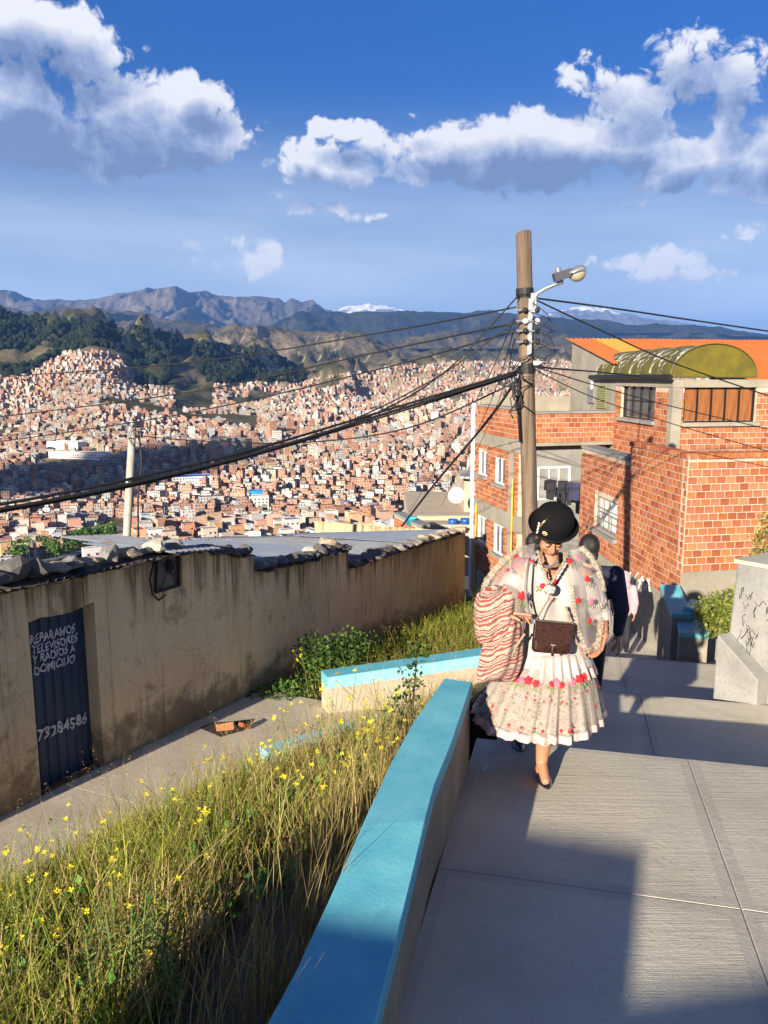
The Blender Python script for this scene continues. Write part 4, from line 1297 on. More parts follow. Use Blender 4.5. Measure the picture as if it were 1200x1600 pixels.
for (xa, ra, xb, rb) in ((455, 846, 540, 838), (541, 838, 625, 832), (626, 832, 712, 828)):
    a, b = back_pt(xa, ra), back_pt(xb, rb)
    corrugated('ridge_sheet', a + Vector((0, 0, .03)), b + Vector((0, 0, .03)), b + Vector((-.4, .35, .06)), a + Vector((-.4, .35, .06)), 'rust_sheet', roof, 12)
# ragged eave strip of rotten sheet
m = MB(); rr_ = random.Random(3); prev = None
for k in range(120):
    t = lerp(tb[0], TEND, k / 119); dz = rr_.uniform(-.03, .02)
    p = (wp_(t, top_z(t) + .02 + dz, .08 + rr_.uniform(-.03, .06)), wp_(t, top_z(t) + .06 + dz, -.2))
    if prev is not None and abs(p[0].z - prev[0].z) < .12:
        m.quad(prev[0], p[0], p[1], prev[1]); m.quad(prev[0] - Vector((0, 0, .012)), prev[1] - Vector((0, 0, .012)), p[1] - Vector((0, 0, .012)), p[0] - Vector((0, 0, .012)))
        m.quad(prev[0] - Vector((0, 0, .012)), p[0] - Vector((0, 0, .012)), p[0], prev[0])
    prev = p
obj('eave_strip', m, 'dark_sheet', roof)

# stones weighing the roof down
def stone_mesh(seed, sq=.7):
    bm = bmesh.new(); bmesh.ops.create_icosphere(bm, subdivisions=2, radius=1)
    o = Vector((seed * 3.1, seed * 1.7, seed))
    for v in bm.verts:
        d = v.co.normalized(); v.co = d * (1 + .45 * mnoise.noise(d * 1.3 + o) + .25 * mnoise.noise(d * 2.7 + o)); v.co.z *= sq
        if v.co.z < -.35: v.co.z = -.35
    for v in bm.verts: v.co.z += .35
    me = bpy.data.meshes.new('stone'); bm.to_mesh(me); bm.free()
    return me
mat('stone_pale', (.46, .42, .34), rough=.9, color2=(.34, .31, .26), vscale=5, bump=.5, bscale=9)
mat('stone_grey', (.24, .23, .21), rough=.9, color2=(.17, .16, .15), vscale=5, bump=.5, bscale=9)
mat('stone_dark', (.085, .08, .075), rough=.9, color2=(.13, .12, .11), vscale=5, bump=.5, bscale=9)
mat('stone_tan', (.38, .31, .22), rough=.9, color2=(.27, .21, .15), vscale=5, bump=.5, bscale=9)
SM = [stone_mesh(s, .55 + .25 * (s % 3) / 2) for s in range(7)]
SMM = {}
def stone(p, s, mname, label, rot=None, group='stones weighing down the roof sheets'):
    k = rng.randrange(7)
    key = (k, mname)
    if key not in SMM:
        me = SM[k].copy(); me.materials.append(MATS[mname]); SMM[key] = me
    return inst('roof_stone', SMM[key], p, None, (rng.uniform(-.15, .15), rng.uniform(-.15, .15), rng.uniform(0, 6)), s, label=label, cat='stone', group=group)
# big ones that can be told apart
def roof_p(t, d, dz=.07): q = wp_(t, top_z(t) + dz, d); return q
def t_of(px, py): return (wall_pt(px, py) - W0).dot(WU)
BIG = [(250, 852, .25, .19, 'stone_pale', 'big pale rounded stone on the tilted sheet above the meter cage'), (280, 848, .22, .13, 'stone_grey', 'flat grey stone behind the big pale stone on the tilted sheet'),
       (208, 868, .26, .15, 'stone_tan', 'wide tan stone next to the big pale stone'), (182, 876, .24, .15, 'stone_grey', 'grey stone left of the wide tan stone on the eave'),
       (236, 862, .17, .10, 'stone_grey', 'small grey stone under the big pale stone'), (30, 905, .34, .2, 'stone_dark', 'large dark boulder above the blue door on the eave'),
       (62, 896, .28, .17, 'stone_dark', 'dark boulder beside the larger boulder over the blue door'), (85, 893, .22, .13, 'stone_grey', 'grey stone between dark boulders over the door'),
       (105, 890, .24, .12, 'stone_tan', 'low tan stone on the eave over the door'), (125, 886, .25, .14, 'stone_grey', 'broad grey stone past the door on the eave'),
       (152, 880, .22, .11, 'stone_tan', 'flat tan stone midway along the first roof'), (2, 912, .3, .17, 'stone_dark', 'dark boulder at the start of the eave')]
for px, py, s, hgt, mn, lab in BIG:
    t = t_of(px, py + 10)
    stone(roof_p(t, -.12 + .05 * rng.random(), .075), (s * .55, s * .52, hgt * .88), mn, lab)
k = 0
for px in np.arange(326, 398, 11):
    t = t_of(px, 868)
    stone(roof_p(t, -.08 + rng.uniform(-.08, .05), .03), (rng.uniform(.10, .17), rng.uniform(.1, .16), rng.uniform(.07, .11)), 'stone_dark', 'dark stone in the row over the gap between the roofs')
for px in np.arange(402, 544, 8.5):
    t = t_of(px, 880 - (px - 402) * .12)
    stone(roof_p(t, -.05 + rng.uniform(-.1, .05), .05), (rng.uniform(.11, .19), rng.uniform(.1, .18), rng.uniform(.08, .14)), rng.choice(['stone_dark', 'stone_dark', 'stone_grey']), 'dark stone in the row along the second roof eave')
for px, py, s in ((524, 862, .26), (497, 866, .17)):
    t = t_of(px, py + 8); stone(roof_p(t, -.15, .08), (s * .75, s * .7, s * .75), 'stone_tan' if s > .2 else 'stone_pale', 'large tan block at the end of the second roof' if s > .2 else 'small pale stone beside the large tan block')
for px in np.arange(549, 726, 6.5):
    t = t_of(px, 885 - (px - 549) * .31)
    far = (px - 549) / 177
    stone(roof_p(t, -.02 + rng.uniform(-.12, .05), .05), (rng.uniform(.13, .22), rng.uniform(.12, .2), rng.uniform(.09, .15)), rng.choice(['stone_dark', 'stone_dark', 'stone_grey'] if far < .35 else ['stone_tan', 'stone_grey', 'stone_tan']),
          'dark stone in the row along the third roof eave' if far < .35 else 'tan stone in the row at the end of the third roof')
for px, py in ((465, 846), (505, 842), (550, 838), (612, 834), (655, 831), (690, 829), (585, 836)):
    p = on_plane(px, py, W0 + WN * -3.72, WN) + Vector((0, 0, .05))
    stone(p, (rng.uniform(.13, .22), rng.uniform(.13, .2), rng.uniform(.08, .13)), 'stone_grey', 'flat grey stone on the rust brown ridge sheets')
# ------------------------------------------------------------------ brick buildings on the right
BRK = []
for i, c in enumerate([(.35, .120, .046), (.30, .094, .040), (.37, .142, .058), (.32, .115, .062), (.255, .074, .035), (.39, .165, .080), (.34, .130, .072)]):
    mat(f'brick_{"abcdefg"[i]}', c, rough=.85, var=.16, vscale=9, bump=.35, bscale=22, spec=.2, fine=.10); BRK.append(f'brick_{"abcdefg"[i]}')
mat('mortar', (.56, .42, .32), rough=.95, color2=(.44, .34, .26), vscale=7, bump=.5, bscale=30, spec=.1)
mat('mortar_fresh', (.54, .42, .33), rough=.95, color2=(.42, .33, .26), vscale=7, bump=.5, bscale=30, spec=.1)
BL, BH, JT = .168, .118, .017
def brick_mesh():
    m = MB(); w, h, d, c = (BL - JT) / 2, (BH - JT) / 2, .012, .006
    b = [(-w, 0, -h), (w, 0, -h), (w, 0, h), (-w, 0, h)]
    k = [(-w, -d + .005, -h), (w, -d + .005, -h), (w, -d + .005, h), (-w, -d + .005, h)]
    f = [(-w + c, -d, -h + c), (w - c, -d, -h + c), (w - c, -d, h - c), (-w + c, -d, h - c)]
    m.add(f, ((0, 1, 2, 3),))
    for i in range(4):
        j = (i + 1) % 4; m.quad(b[i], b[j], k[j], k[i]); m.quad(k[i], k[j], f[j], f[i])
    return m
BME = {nm: mesh_from('brick', brick_mesh(), nm) for nm in BRK}
_bm = brick_mesh(); BRV = np.array(_bm.v); BRF = _bm.f

class BrickHouse:
    def __init__(s, root): s.root = root; s.list = []
    def wall(s, part, O, U, length, z0, z1, openings=(), courses=None, thick=.15, mort='mortar', top_fn=None, seed=1):
        """brick face starting at O, running along U; openings are (s0, s1, zlo, zhi)"""
        U = U.normalized(); N = Vector((U.y, -U.x, 0)); r = random.Random(seed)
        ss = sorted(set([0, length] + [q for o in openings for q in o[:2] if 0 < q < length]))
        zs = sorted(set([z0, z1] + [q for o in openings for q in o[2:] if z0 < q < z1]))
        m = MB()
        for a, b in zip(ss[:-1], ss[1:]):
            for c, d in zip(zs[:-1], zs[1:]):
                if any(o[0] <= (a + b) / 2 <= o[1] and o[2] <= (c + d) / 2 <= o[3] for o in openings): continue
                p = [O + U * a, O + U * b, O + U * b - N * thick, O + U * a - N * thick]
                m.hexa([Vector((q.x, q.y, c)) for q in p], [Vector((q.x, q.y, d)) for q in p])
        w = obj(part, m, mort, s.root)
        n = int((z1 - z0) / BH + .3)
        for k in range(n):
            z = z0 + (k + .5) * BH
            if z + BH * .3 > z1: break
            x = -BL * (.5 if k % 2 else 0) - r.random() * .02
            while x < length:
                a, b = max(0, x), min(length, x + BL)
                segs = [(a, b)]
                for o in openings:
                    if z + BH * .4 > o[2] and z - BH * .4 < o[3]:
                        new = []
                        for (p, q) in segs:
                            if q <= o[0] or p >= o[1]: new.append((p, q)); continue
                            if p < o[0]: new.append((p, o[0]))
                            if q > o[1]: new.append((o[1], q))
                        segs = new
                for p, q in segs:
                    if q - p > .045:
                        c = O + U * ((p + q) / 2)
                        s.list.append((Vector((c.x, c.y, z + r.uniform(-.002, .002))), (q - p - JT) / (BL - JT), math.atan2(U.y, U.x), r.choice(BRK), w, N * r.uniform(0, .004)))
                x += BL
        return w
    def finish(s, cap=300):
        sc_ = []
        for i, b in enumerate(s.list):
            Z = CP * b[0].y - SP * b[0].z; px = 600 + F_PX * b[0].x / Z
            n = Vector((math.sin(b[2]), -math.cos(b[2]), 0)); d = (-b[0]).normalized()
            row = 800 - F_PX * (SP * b[0].y + CP * b[0].z) / Z
            vis = (-5 < px < 1203) and row < 1000
            sc_.append((n.dot(d) / Z ** 2 if vis else 0, i))
        sc_.sort(reverse=True)
        solo = {i for k, i in sc_[:cap] if k > 0}
        rest = {}
        for i, (p, f, a, nm, w, j) in enumerate(s.list):
            if i in solo:
                inst('brick', BME[nm], p + j, w, (0, 0, a), (f, 1, 1))
            else: rest.setdefault(w, []).append((p, f, a, nm, j))
        for w, L in rest.items():
            m = MB()
            for p, f, a, nm, j in L:
                c_, s_ = math.cos(a), math.sin(a); V = BRV * np.array([f, 1, 1])
                X = V[:, 0] * c_ - V[:, 1] * s_ + p.x + j.x; Y = V[:, 0] * s_ + V[:, 1] * c_ + p.y + j.y
                m.add(list(zip(X, Y, V[:, 2] + p.z)), BRF, BRK.index(nm))
            o = obj('brick_courses', m, BRK, w); o['kind'] = 'stuff'

AU = Vector((math.sin(RAD(-3.7)), math.cos(RAD(-3.7)), 0)); BU = Vector((math.sin(RAD(79)), math.cos(RAD(79)), 0))
AN = Vector((-AU.y, AU.x, 0)); BN = Vector((BU.y, -BU.x, 0))
def zrow(row, y): return row_slope(row) * y

K = at_y(1071, 800, 12.45); K.z = 0
annex = thing('brick_annex', 'near orange brick annex with a barred curtained window and brick coping', 'building', (K.x, K.y, -4.4))
ba = BrickHouse(annex)
zA1, zA2 = -1.17, -1.52
zbA = zrow(893, 12.5)
def sA(px): # distance along wall A at a pixel column
    r = ray(px, 800); n = AN
    t = K.dot(n) / (r.x * n.x + r.y * n.y); p = Vector((r.x * t, r.y * t, 0)); return (p - K).dot(AU)
def zA(px, row): return on_plane(px, row, K, AN).z
w0, w1 = sA(965), sA(929); wz0, wz1 = zA(946, 833), zA(946, 779)
sStep = sA(981); sEnd = sA(906)
# seen from the street the wall runs from its far end to the corner
O = K + AU * sEnd; Urev = -AU; LA = sEnd
zlowA = zA(985, 897) - 5 * BH; zpl0 = zA(1062, 941); zplS = (zA(985, 895) - zpl0) / sA(985)
wallA = ba.wall('side_wall', O, Urev, LA - sStep, zlowA, zA2 - .03, [(LA - w1, LA - w0, wz0, wz1)], seed=2)
O2 = K + AU * (sStep - .002)
nA = int((zA1 - .13 - zlowA) / BH)
wallA2 = ba.wall('side_wall', O2, Urev, sStep, zlowA, zA1 - .10, (), seed=3, thick=.02)
wallB = ba.wall('front_wall', K + BU * .002, BU, 6.2, zbA, zA1 - .10, (), seed=4, mort='mortar_fresh')
# rendered plinths
p = [K + AU * LA + AN * .022, K + AN * .022 + BN * .022, K + BU * 6.2 + BN * .022, K + BU * 6.2 - BN * .3, K - AN * .3 - BN * .3, K + AU * LA - AN * .3]
hts = [zpl0 + zplS * LA, zpl0, zbA, zbA, zpl0, zpl0 + zplS * LA]
m = MB(); q = [p[0], p[1], p[4], p[5]]; hq = [hts[0], hts[1], hts[4], hts[5]]
m.hexa([Vector((v.x, v.y, -7)) for v in q], [Vector((v.x, v.y, h)) for v, h in zip(q, hq)]); obj('plinth', m, 'render_grey', annex)
m = MB(); q = [p[1] + BU * .001, p[2], p[3], p[4] + BU * .3]
m.hexa([Vector((v.x, v.y, -7)) for v in q], [Vector((v.x, v.y, zbA - .002)) for v in q]); obj('plinth', m, 'render_grey', annex)
# brick on edge coping
cm = MB(); cm.box((0, 0, 0), (.118, .24, .085)); CPM = {nm: mesh_from('coping_brick', cm, nm) for nm in BRK}
r5 = random.Random(9)
cop = MB()
for (O_, U_, L_, N_) in ((K + AU * sStep, -AU, sStep, AN), (K, BU, 6.2, BN)):
    m = MB(); a_ = O_ - N_ * .10; p = [O_ + N_ * .0, O_ + U_ * L_ + N_ * .0, O_ + U_ * L_ - N_ * .2, O_ - N_ * .2]
    m.hexa([Vector((v.x, v.y, zA1 - .098)) for v in p], [Vector((v.x, v.y, zA1 - .03)) for v in p])
    cb = obj('coping', m, 'mortar', annex)
    n_ = int(L_ / .135)
    for k in range(n_):
        c = O_ + U_ * ((k + .5) * L_ / n_) - N_ * .085
        inst('brick', CPM[r5.choice(BRK)], (c.x, c.y, zA1 - .04), cb, (r5.uniform(-.02, .02), 0, math.atan2(U_.y, U_.x)))
# flat concrete cap of the lower stretch
m = MB(); p = [K + AU * LA + AN * .03, K + AU * (sStep + .005) + AN * .03, K + AU * (sStep + .005) - AN * .3, K + AU * LA - AN * .3]
m.hexa([Vector((v.x, v.y, zA2 - .028)) for v in p], [Vector((v.x, v.y, zA2 + .04)) for v in p]); obj('cap', m, 'grey_concrete', annex)
# back rooms behind so nothing is hollow
m = MB(); p = [K + AU * LA - AN * .31, K - AN * .31 - BN * .31, K + BU * 6.0 - BN * .31, K + BU * 6.0 + AU * LA]
m.hexa([Vector((v.x, v.y, -6)) for v in p], [Vector((v.x, v.y, zA2 - .15)) for v in p]); obj('roof_slab', m, 'grey_concrete', annex)

mat('white_curtain', (.58, .56, .52), rough=.85, var=.06, vscale=12)
mat('iron_grey', (.22, .22, .22), rough=.5, metal=.3)
mat('white_frame', (.78, .78, .76), rough=.5)
mat('blue_frame', (.30, .33, .55), rough=.5)
mat('amber_curtain', (.30, .11, .03), rough=.7, color2=(.16, .055, .018), vscale=6, stretch=(6, 6, .4))
mat('room_dark', (.03, .028, .028), rough=.8)
g = G('window_pane'); g.color((.05, .055, .065)); g.rough(.06); g.p.inputs['Specular IOR Level'].default_value = .6
def window(parent, O, U, s0, s1, z0, z1, depth=.09, nv=2, nh=1, fmat='white_frame', back='window_pane', fw=.045, bars=0, curtain=None, sill='grey_concrete', sillw=.09):
    """window set back in a wall: frame, panes, mullions, sill, all parts of one window"""
    U = U.normalized(); N = Vector((U.y, -U.x, 0))
    def P(s, z, d): q = O + U * s + N * d; return Vector((q.x, q.y, z))
    def bar(mb, a, b, c, d, d0, d1): mb.hexa([P(a, c, d0), P(b, c, d0), P(b, c, d1), P(a, c, d1)], [P(a, d, d0), P(b, d, d0), P(b, d, d1), P(a, d, d1)])
    m = MB()
    bar(m, s0, s0 + fw, z0, z1, -depth + .03, -depth - .02); bar(m, s1 - fw, s1, z0, z1, -depth + .03, -depth - .02)
    bar(m, s0 + fw, s1 - fw, z0, z0 + fw, -depth + .03, -depth - .02); bar(m, s0 + fw, s1 - fw, z1 - fw, z1, -depth + .03, -depth - .02)
    w = obj('window', m, fmat, parent)
    for k in range(nv):
        a = lerp(s0 + fw, s1 - fw, k / nv) + .006; b = lerp(s0 + fw, s1 - fw, (k + 1) / nv) - .006
        for j in range(nh):
            c = lerp(z0 + fw, z1 - fw, j / nh) + .006; d = lerp(z0 + fw, z1 - fw, (j + 1) / nh) - .006
            m = MB(); m.quad(P(a, c, -depth - .012), P(b, c, -depth - .012), P(b, d, -depth - .012), P(a, d, -depth - .012))
            m.quad(P(a, c, -depth - .03), P(a, d, -depth - .03), P(b, d, -depth - .03), P(b, c, -depth - .03))
            obj('pane', m, back if not isinstance(back, (list, tuple)) else back[(k + j) % len(back)], w)
        if k: m = MB(); bar(m, a - .022, a + .004, z0 + fw, z1 - fw, -depth + .02, -depth - .018); obj('mullion', m, fmat, w)
    for j in range(1, nh):
        c = lerp(z0 + fw, z1 - fw, j / nh); m = MB(); bar(m, s0 + fw, s1 - fw, c - .012, c + .012, -depth + .018, -depth - .016); obj('mullion', m, fmat, w)
    for k in range(bars):
        a = lerp(s0, s1, (k + 1) / (bars + 1)); m = MB(); m.tube([P(a, z0, -.02), P(a, z1, -.02)], .009, 5); obj('bar', m, 'iron_grey', w)
    if bars:
        for f in (.33, .66):
            m = MB(); m.tube([P(s0, lerp(z0, z1, f), -.03), P(s1, lerp(z0, z1, f), -.03)], .009, 5); obj('bar', m, 'iron_grey', w)
    if sill:
        m = MB(); bar(m, s0 - .07, s1 + .07, z0 - .075, z0 - .003, sillw, -.05); obj('sill', m, sill, w)
    return w
window(annex, O, Urev, LA - w1, LA - w0, wz0, wz1, nv=2, nh=2, fmat='iron_grey', back=['white_curtain', 'white_curtain', 'white_frame'], bars=2)
ba.finish(300)
# spray paint scrawl on the annex
gp = thing('spray_graffiti', 'white spray paint scrawl low on the near brick wall', 'graffiti', on_plane(1000, 915, K, AN))
r6 = random.Random(12)
for word in range(4):
    pts = []; x = 981 + word * 10; y = 897 + word * 4
    for k in range(6):
        pts.append(on_plane(x + r6.uniform(-4, 8), y + r6.uniform(-6, 16), K + AN * .03, AN))
    m = MB(); m.tube(pts, .012, 4); obj('stroke', m, 'white_spray', gp)

# ---- the house behind
C0 = at_y(1041, 800, 16.35); C0.z = 0
bh = thing('brick_house', 'tall orange brick house with orange corrugated roof and olive plastic vault', 'house', (C0.x, C0.y, -6))
bb_ = BrickHouse(bh)
def s_on(px, row, O_, N_): return on_plane(px, row, Vector((O_.x, O_.y, 0)), N_)
sD = lambda px: (s_on(px, 640, C0, AN) - C0).dot(AU)
sDend = sD(961)
w1a, w1b = sD(1023), sD(970)
zW1a = s_on(996, 655, C0, AN).z; zW1b = s_on(996, 598, C0, AN).z
zTop = -.04
OD = C0 + AU * sDend
dw = bb_.wall('left_wall', OD, -AU, sDend - .18, -2.3, zTop - .16, [(sDend - w1b, sDend - w1a, zW1a, zW1b)], seed=11)
sE = lambda px: (s_on(px, 640, C0, BN) - C0).dot(BU)
zE0 = s_on(1120, 660, C0, BN).z; zE1 = s_on(1120, 602, C0, BN).z
e0, e1 = sE(1068), sE(1181)
ew = bb_.wall('front_wall', C0 + BU * .2, BU, 5.4, -2.3, zTop - .16, [(e0 - .2, e1 - .2, zE0, zE1)], seed=12, mort='mortar_fresh')
# concrete corner column and ring beam
m = MB(); p = [C0 + AN * .018 + AU * .19, C0 + AN * .018 + BN * .018, C0 + BU * .2 + BN * .018, C0 + BU * .2 + AU * .19]
m.hexa([Vector((v.x, v.y, -2.4)) for v in p], [Vector((v.x, v.y, zTop - .162)) for v in p]); obj('column', m, 'render_grey', bh)
for O_, U_, L_, N_ in ((OD, -AU, sDend + .02, AN), (C0 + BU * .01, BU, 5.6, BN)):
    m = MB(); p = [O_ + N_ * .02, O_ + U_ * L_ + N_ * .02, O_ + U_ * L_ - N_ * .2, O_ - N_ * .2]
    m.hexa([Vector((v.x, v.y, zTop - .157)) for v in p], [Vector((v.x, v.y, zTop)) for v in p]); obj('ring_beam', m, 'render_grey', bh)
window(bh, OD, -AU, sDend - w1b, sDend - w1a, zW1a, zW1b, nv=4, nh=2, fmat='black_iron', fw=.03)
window(bh, C0 + BU * .2, BU, e0 - .2, e1 - .2, zE0, zE1, nv=5, nh=1, fmat='black_iron', back='amber_curtain', fw=.03, sill='render_grey')
# terrace wing: C faces the camera, F looks left
CL = at_y(812, 690, 19.0); CR = C0 + AU * sDend
cdir = Vector((CR.x - CL.x, CR.y - CL.y, 0)); lenC = cdir.length; cdir.normalize(); CN = Vector((cdir.y, -cdir.x, 0))
CL = Vector((CL.x, CL.y, 0))
zC1, zC0 = zrow(646, 19.3), zrow(691, 19.3)
bb_.wall('terrace_wall', CL, cdir, lenC, zC0, zC1, (), seed=13)
m = MB(); p = [CL + CN * .04 - cdir * .03, CR + CN * .04, CR - CN * .3, CL - CN * .3 - cdir * .03]
m.hexa([Vector((v.x, v.y, zC1 + .002)) for v in p], [Vector((v.x, v.y, zC1 + .05)) for v in p]); obj('coping', m, 'grey_concrete', bh)
# rendered recess below the terrace with a curtained window
m = MB(); p = [CL - CN * .35, CR - CN * .35, CR - CN * .6, CL - CN * .6]
m.hexa([Vector((v.x, v.y, -6.5)) for v in p], [Vector((v.x, v.y, zC0 + .05)) for v in p]); obj('recess_wall', m, 'render_grey', bh)
m = MB(); p = [CL + CN * .02, CR + CN * .02, CR - CN * .6, CL - CN * .6]
m.hexa([Vector((v.x, v.y, zC0 - .08)) for v in p], [Vector((v.x, v.y, zC0 - .004)) for v in p]); obj('floor_slab', m, 'render_grey', bh)
OR_ = CL - CN * .35
sC = lambda px, row: (on_plane(px, row, OR_, CN) - OR_).dot(cdir)
window(bh, OR_, cdir, sC(838, 750), sC(889, 750), zrow(782, 19.4), zrow(730, 19.4), nv=3, nh=1, fmat='white_frame', back='white_curtain', depth=-.05, sill=None)
# F, the left face of the wing, three storeys
FU = Vector((math.sin(RAD(-12)), math.cos(RAD(-12)), 0)); FN = Vector((-FU.y, FU.x, 0))
fl = lambda px, row=700: (on_plane(px, row, CL, FN) - CL).dot(FU)
LF = fl(744)
OF = CL + FU * LF
zf = lambda px, row: on_plane(px, row, CL, FN).z
bands = [zf(744, r) for r in (634, 674, 692, 778, 801, 886)]
def wins(rows_a, rows_b):
    out = []
    for (pxa, pxb), (r0, r1), (q0, q1) in zip(((749, 762), (775, 790)), rows_a, rows_b):
        out.append((LF - fl(pxa), LF - fl(pxb), zf((pxa + pxb) / 2, r1), zf((pxa + pxb) / 2, r0)))
    return out
up = wins(((705, 743), (715, 757)), ((0, 0), (0, 0))); lo = wins(((808, 850), (822, 868)), ((0, 0), (0, 0)))
bb_.wall('left_wall', OF, -FU, LF, bands[1], bands[0], (), seed=14)
bb_.wall('left_wall', OF, -FU, LF, bands[3], bands[2], up, seed=15)
bb_.wall('left_wall', OF, -FU, LF, bands[5], bands[4], lo, seed=16)
for za, zb2 in ((bands[2], bands[1]), (bands[4], bands[3]), (-8.5, bands[5])):
    m = MB(); p = [OF + FN * .03 + FU * .02, CL + FN * .03 - FU * .04, CL - FN * .3, OF - FN * .3]
    m.hexa([Vector((v.x, v.y, za + .003)) for v in p], [Vector((v.x, v.y, zb2 - .003)) for v in p]); obj('floor_slab', m, 'render_grey', bh)
m = MB(); p = [OF + FN * .04 + FU * .03, CL + FN * .04 - FU * .02, CL - FN * .28 - FU * .02, OF - FN * .28 + FU * .03]
m.hexa([Vector((v.x, v.y, bands[0] + .002)) for v in p], [Vector((v.x, v.y, bands[0] + .05)) for v in p]); obj('coping', m, 'grey_concrete', bh)
for o in up + lo: window(bh, OF, -FU, *o, nv=2, nh=1, fmat='white_frame', fw=.035, depth=.05, sillw=.10)
# terrace floor and back parapet
m = MB(); far = OF + FU * .2
p = [CL - CN * .3, CR - CN * .3, CR + AU * 4.5, OF - FN * .3]
m.hexa([Vector((v.x, v.y, -6.4)) for v in p], [Vector((v.x, v.y, bands[1])) for v in p]); obj('terrace_floor', m, 'grey_concrete', bh)
bp0 = at_y(752, 640, 23.2); bp1 = at_y(908, 640, 23.6)
m = MB(); p = [bp0, bp1, bp1 + Vector((0, .2, 0)), bp0 + Vector((0, .2, 0))]
m.hexa([Vector((v.x, v.y, bands[1])) for v in p], [Vector((v.x, v.y, zrow(619, 23.4))) for v in p]); obj('parapet', m, 'render_grey', bh)
# G: rendered wall under the orange roof, in line with D
gx0 = CR + AU * .01; gx1 = gx0 + AU * 3.75
zg0, zg1 = zrow(571, gx0.y), zrow(534, gx1.y)
m = MB(); p = [gx1, gx0, gx0 - AN * .2, gx1 - AN * .2]
m.hexa([Vector((v.x, v.y, -2.3)) for v in p], [Vector((p[0].x, p[0].y, zg1)), Vector((p[1].x, p[1].y, zg0)), Vector((p[2].x, p[2].y, zg0)), Vector((p[3].x, p[3].y, zg1))])
obj('gable_wall', m, 'render_grey', bh)
mat('green_shutter', (.28, .27, .12), rough=.6)
gs = lambda px: (on_plane(px, 620, gx0, AN) - gx0).dot(AU)
m = MB(); a_, b_ = gs(949), gs(934)
for k in range(14):
    z = lerp(zrow(638, 20.6), zrow(601, 20.6), (k + .5) / 14); c = gx0 + AU * ((a_ + b_) / 2) + AN * .03
    m.box((c.x, c.y, z), (.03, b_ - a_, .028), Matrix.Rotation(math.atan2(AU.y, AU.x) - math.pi / 2, 3, 'Z'))
obj('shutter', m, 'green_shutter', bh)
m = MB(); c = gx0 + AU * gs(925) + AN * .03; m.box((c.x, c.y, zrow(617, 21.4)), (.05, .5, .42), Matrix.Rotation(math.atan2(AU.y, AU.x) - math.pi / 2, 3, 'Z')); obj('meter_box', m, 'iron_grey', bh)
m = MB(); c = gx0 + AU * gs(928) + AN * .06; m.tube([Vector((c.x, c.y, zrow(608, 21.2))), Vector((c.x, c.y, zrow(588, 21.2)))], .04, 8); obj('pipe', m, 'white_frame', bh)
# orange corrugated roof, sloping down to the camera
mat('orange_sheet', (.62, .165, .025), rough=.5, color2=(.54, .135, .022), vscale=2, bump=.05)
mat('amber_sheet', (.62, .33, .02), rough=.35)
vA = gx1 + AU * .25 + AN * .12; vB = gx0 - AU * .1 + AN * .12
slope_ = (zg1 - zg0) / 3.75
def roof_pt(along, back): # along = metres right of the gable, back = metres behind vB
    q = vB + BU * along + AU * back; return Vector((q.x, q.y, zg0 + .06 + slope_ * back - 0.02))
ncol = 14
for k in range(ncol):
    a0, a1 = k * .82, (k + 1) * .82 + .04
    b0 = -.05 if a1 < 2.4 else -3.0
    corrugated('roof_sheet', roof_pt(a0, b0), roof_pt(a1, b0), roof_pt(a1, 4.1) + Vector((0, 0, .004 * (k % 2))), roof_pt(a0, 4.1) + Vector((0, 0, .004 * (k % 2))), 'amber_sheet' if k == 1 else 'orange_sheet', bh, waves=6, amp=.016)
# vaulted olive plastic roof
g = G('olive_plastic'); ob = g.tc.outputs['Object']; g.p.inputs['Specular IOR Level'].default_value = .2
n1 = g.noise(ob, 2.2, 6, .7); n2 = g.noise(g.mapping(ob, (1, 1, 1)), 3.4, 5, .75)
c = g.mix(g.range(n1, .4, .65), (.12, .105, .012), (.075, .066, .02)); c = g.mix(g.range(n2, .555, .575), c, (.60, .59, .54)); g.color(c); g.rough(.55)
g = G('yellow_plastic'); g.color(g.mix(g.range(g.noise(g.tc.outputs['Object'], 3, 5, .7), .35, .65), (.15, .12, .008), (.10, .085, .012))); g.rough(.25)
v0 = C0 - AU * .12 + AN * .12; vw = (e1 + .04); vl = 4.7; vh = .66
def vault_pt(th, back):
    c = math.cos(th); s = math.sin(th)
    q = v0 + BU * (vw / 2 - vw / 2 * c) + AU * back
    return Vector((q.x, q.y, zTop + .05 + vh * s))
nseg = 22
for j in range(4):
    m = MB(); b0, b1 = vl * j / 4 + .01, vl * (j + 1) / 4 - .01
    rows = [[vault_pt(math.pi * k / nseg, b) for k in range(nseg + 1)] for b in (b0, b1)]
    m.rings(rows, 0, False); m.rings([[p - Vector((0, 0, .008)) for p in rows[1]], [p - Vector((0, 0, .008)) for p in rows[0]]], 0, False)
    obj('vault_sheet', m, 'olive_plastic', bh, smooth=True)
    m = MB(); m.tube([vault_pt(math.pi * k / nseg, b0 - .01) + Vector((0, 0, .004)) for k in range(nseg + 1)], .009, 5); obj('vault_rib', m, mat('olive_rib', (.09, .08, .02), rough=.6), bh)
m = MB(); arc = [vault_pt(math.pi * k / nseg, .03) for k in range(nseg + 1)]
m.add(arc, (tuple(range(nseg + 1)),)); obj('vault_end', m, 'yellow_plastic', bh)
m = MB(); m.tube(arc, .014, 5); m.tube([arc[0], arc[-1]], .016, 5); obj('vault_rib', m, 'olive_rib', bh)
m = MB(); m.tube([vault_pt(0, -.05) + AN * .03, vault_pt(0, vl + .3) + AN * .03], .055, 8); obj('gutter', m, 'black_iron', bh)
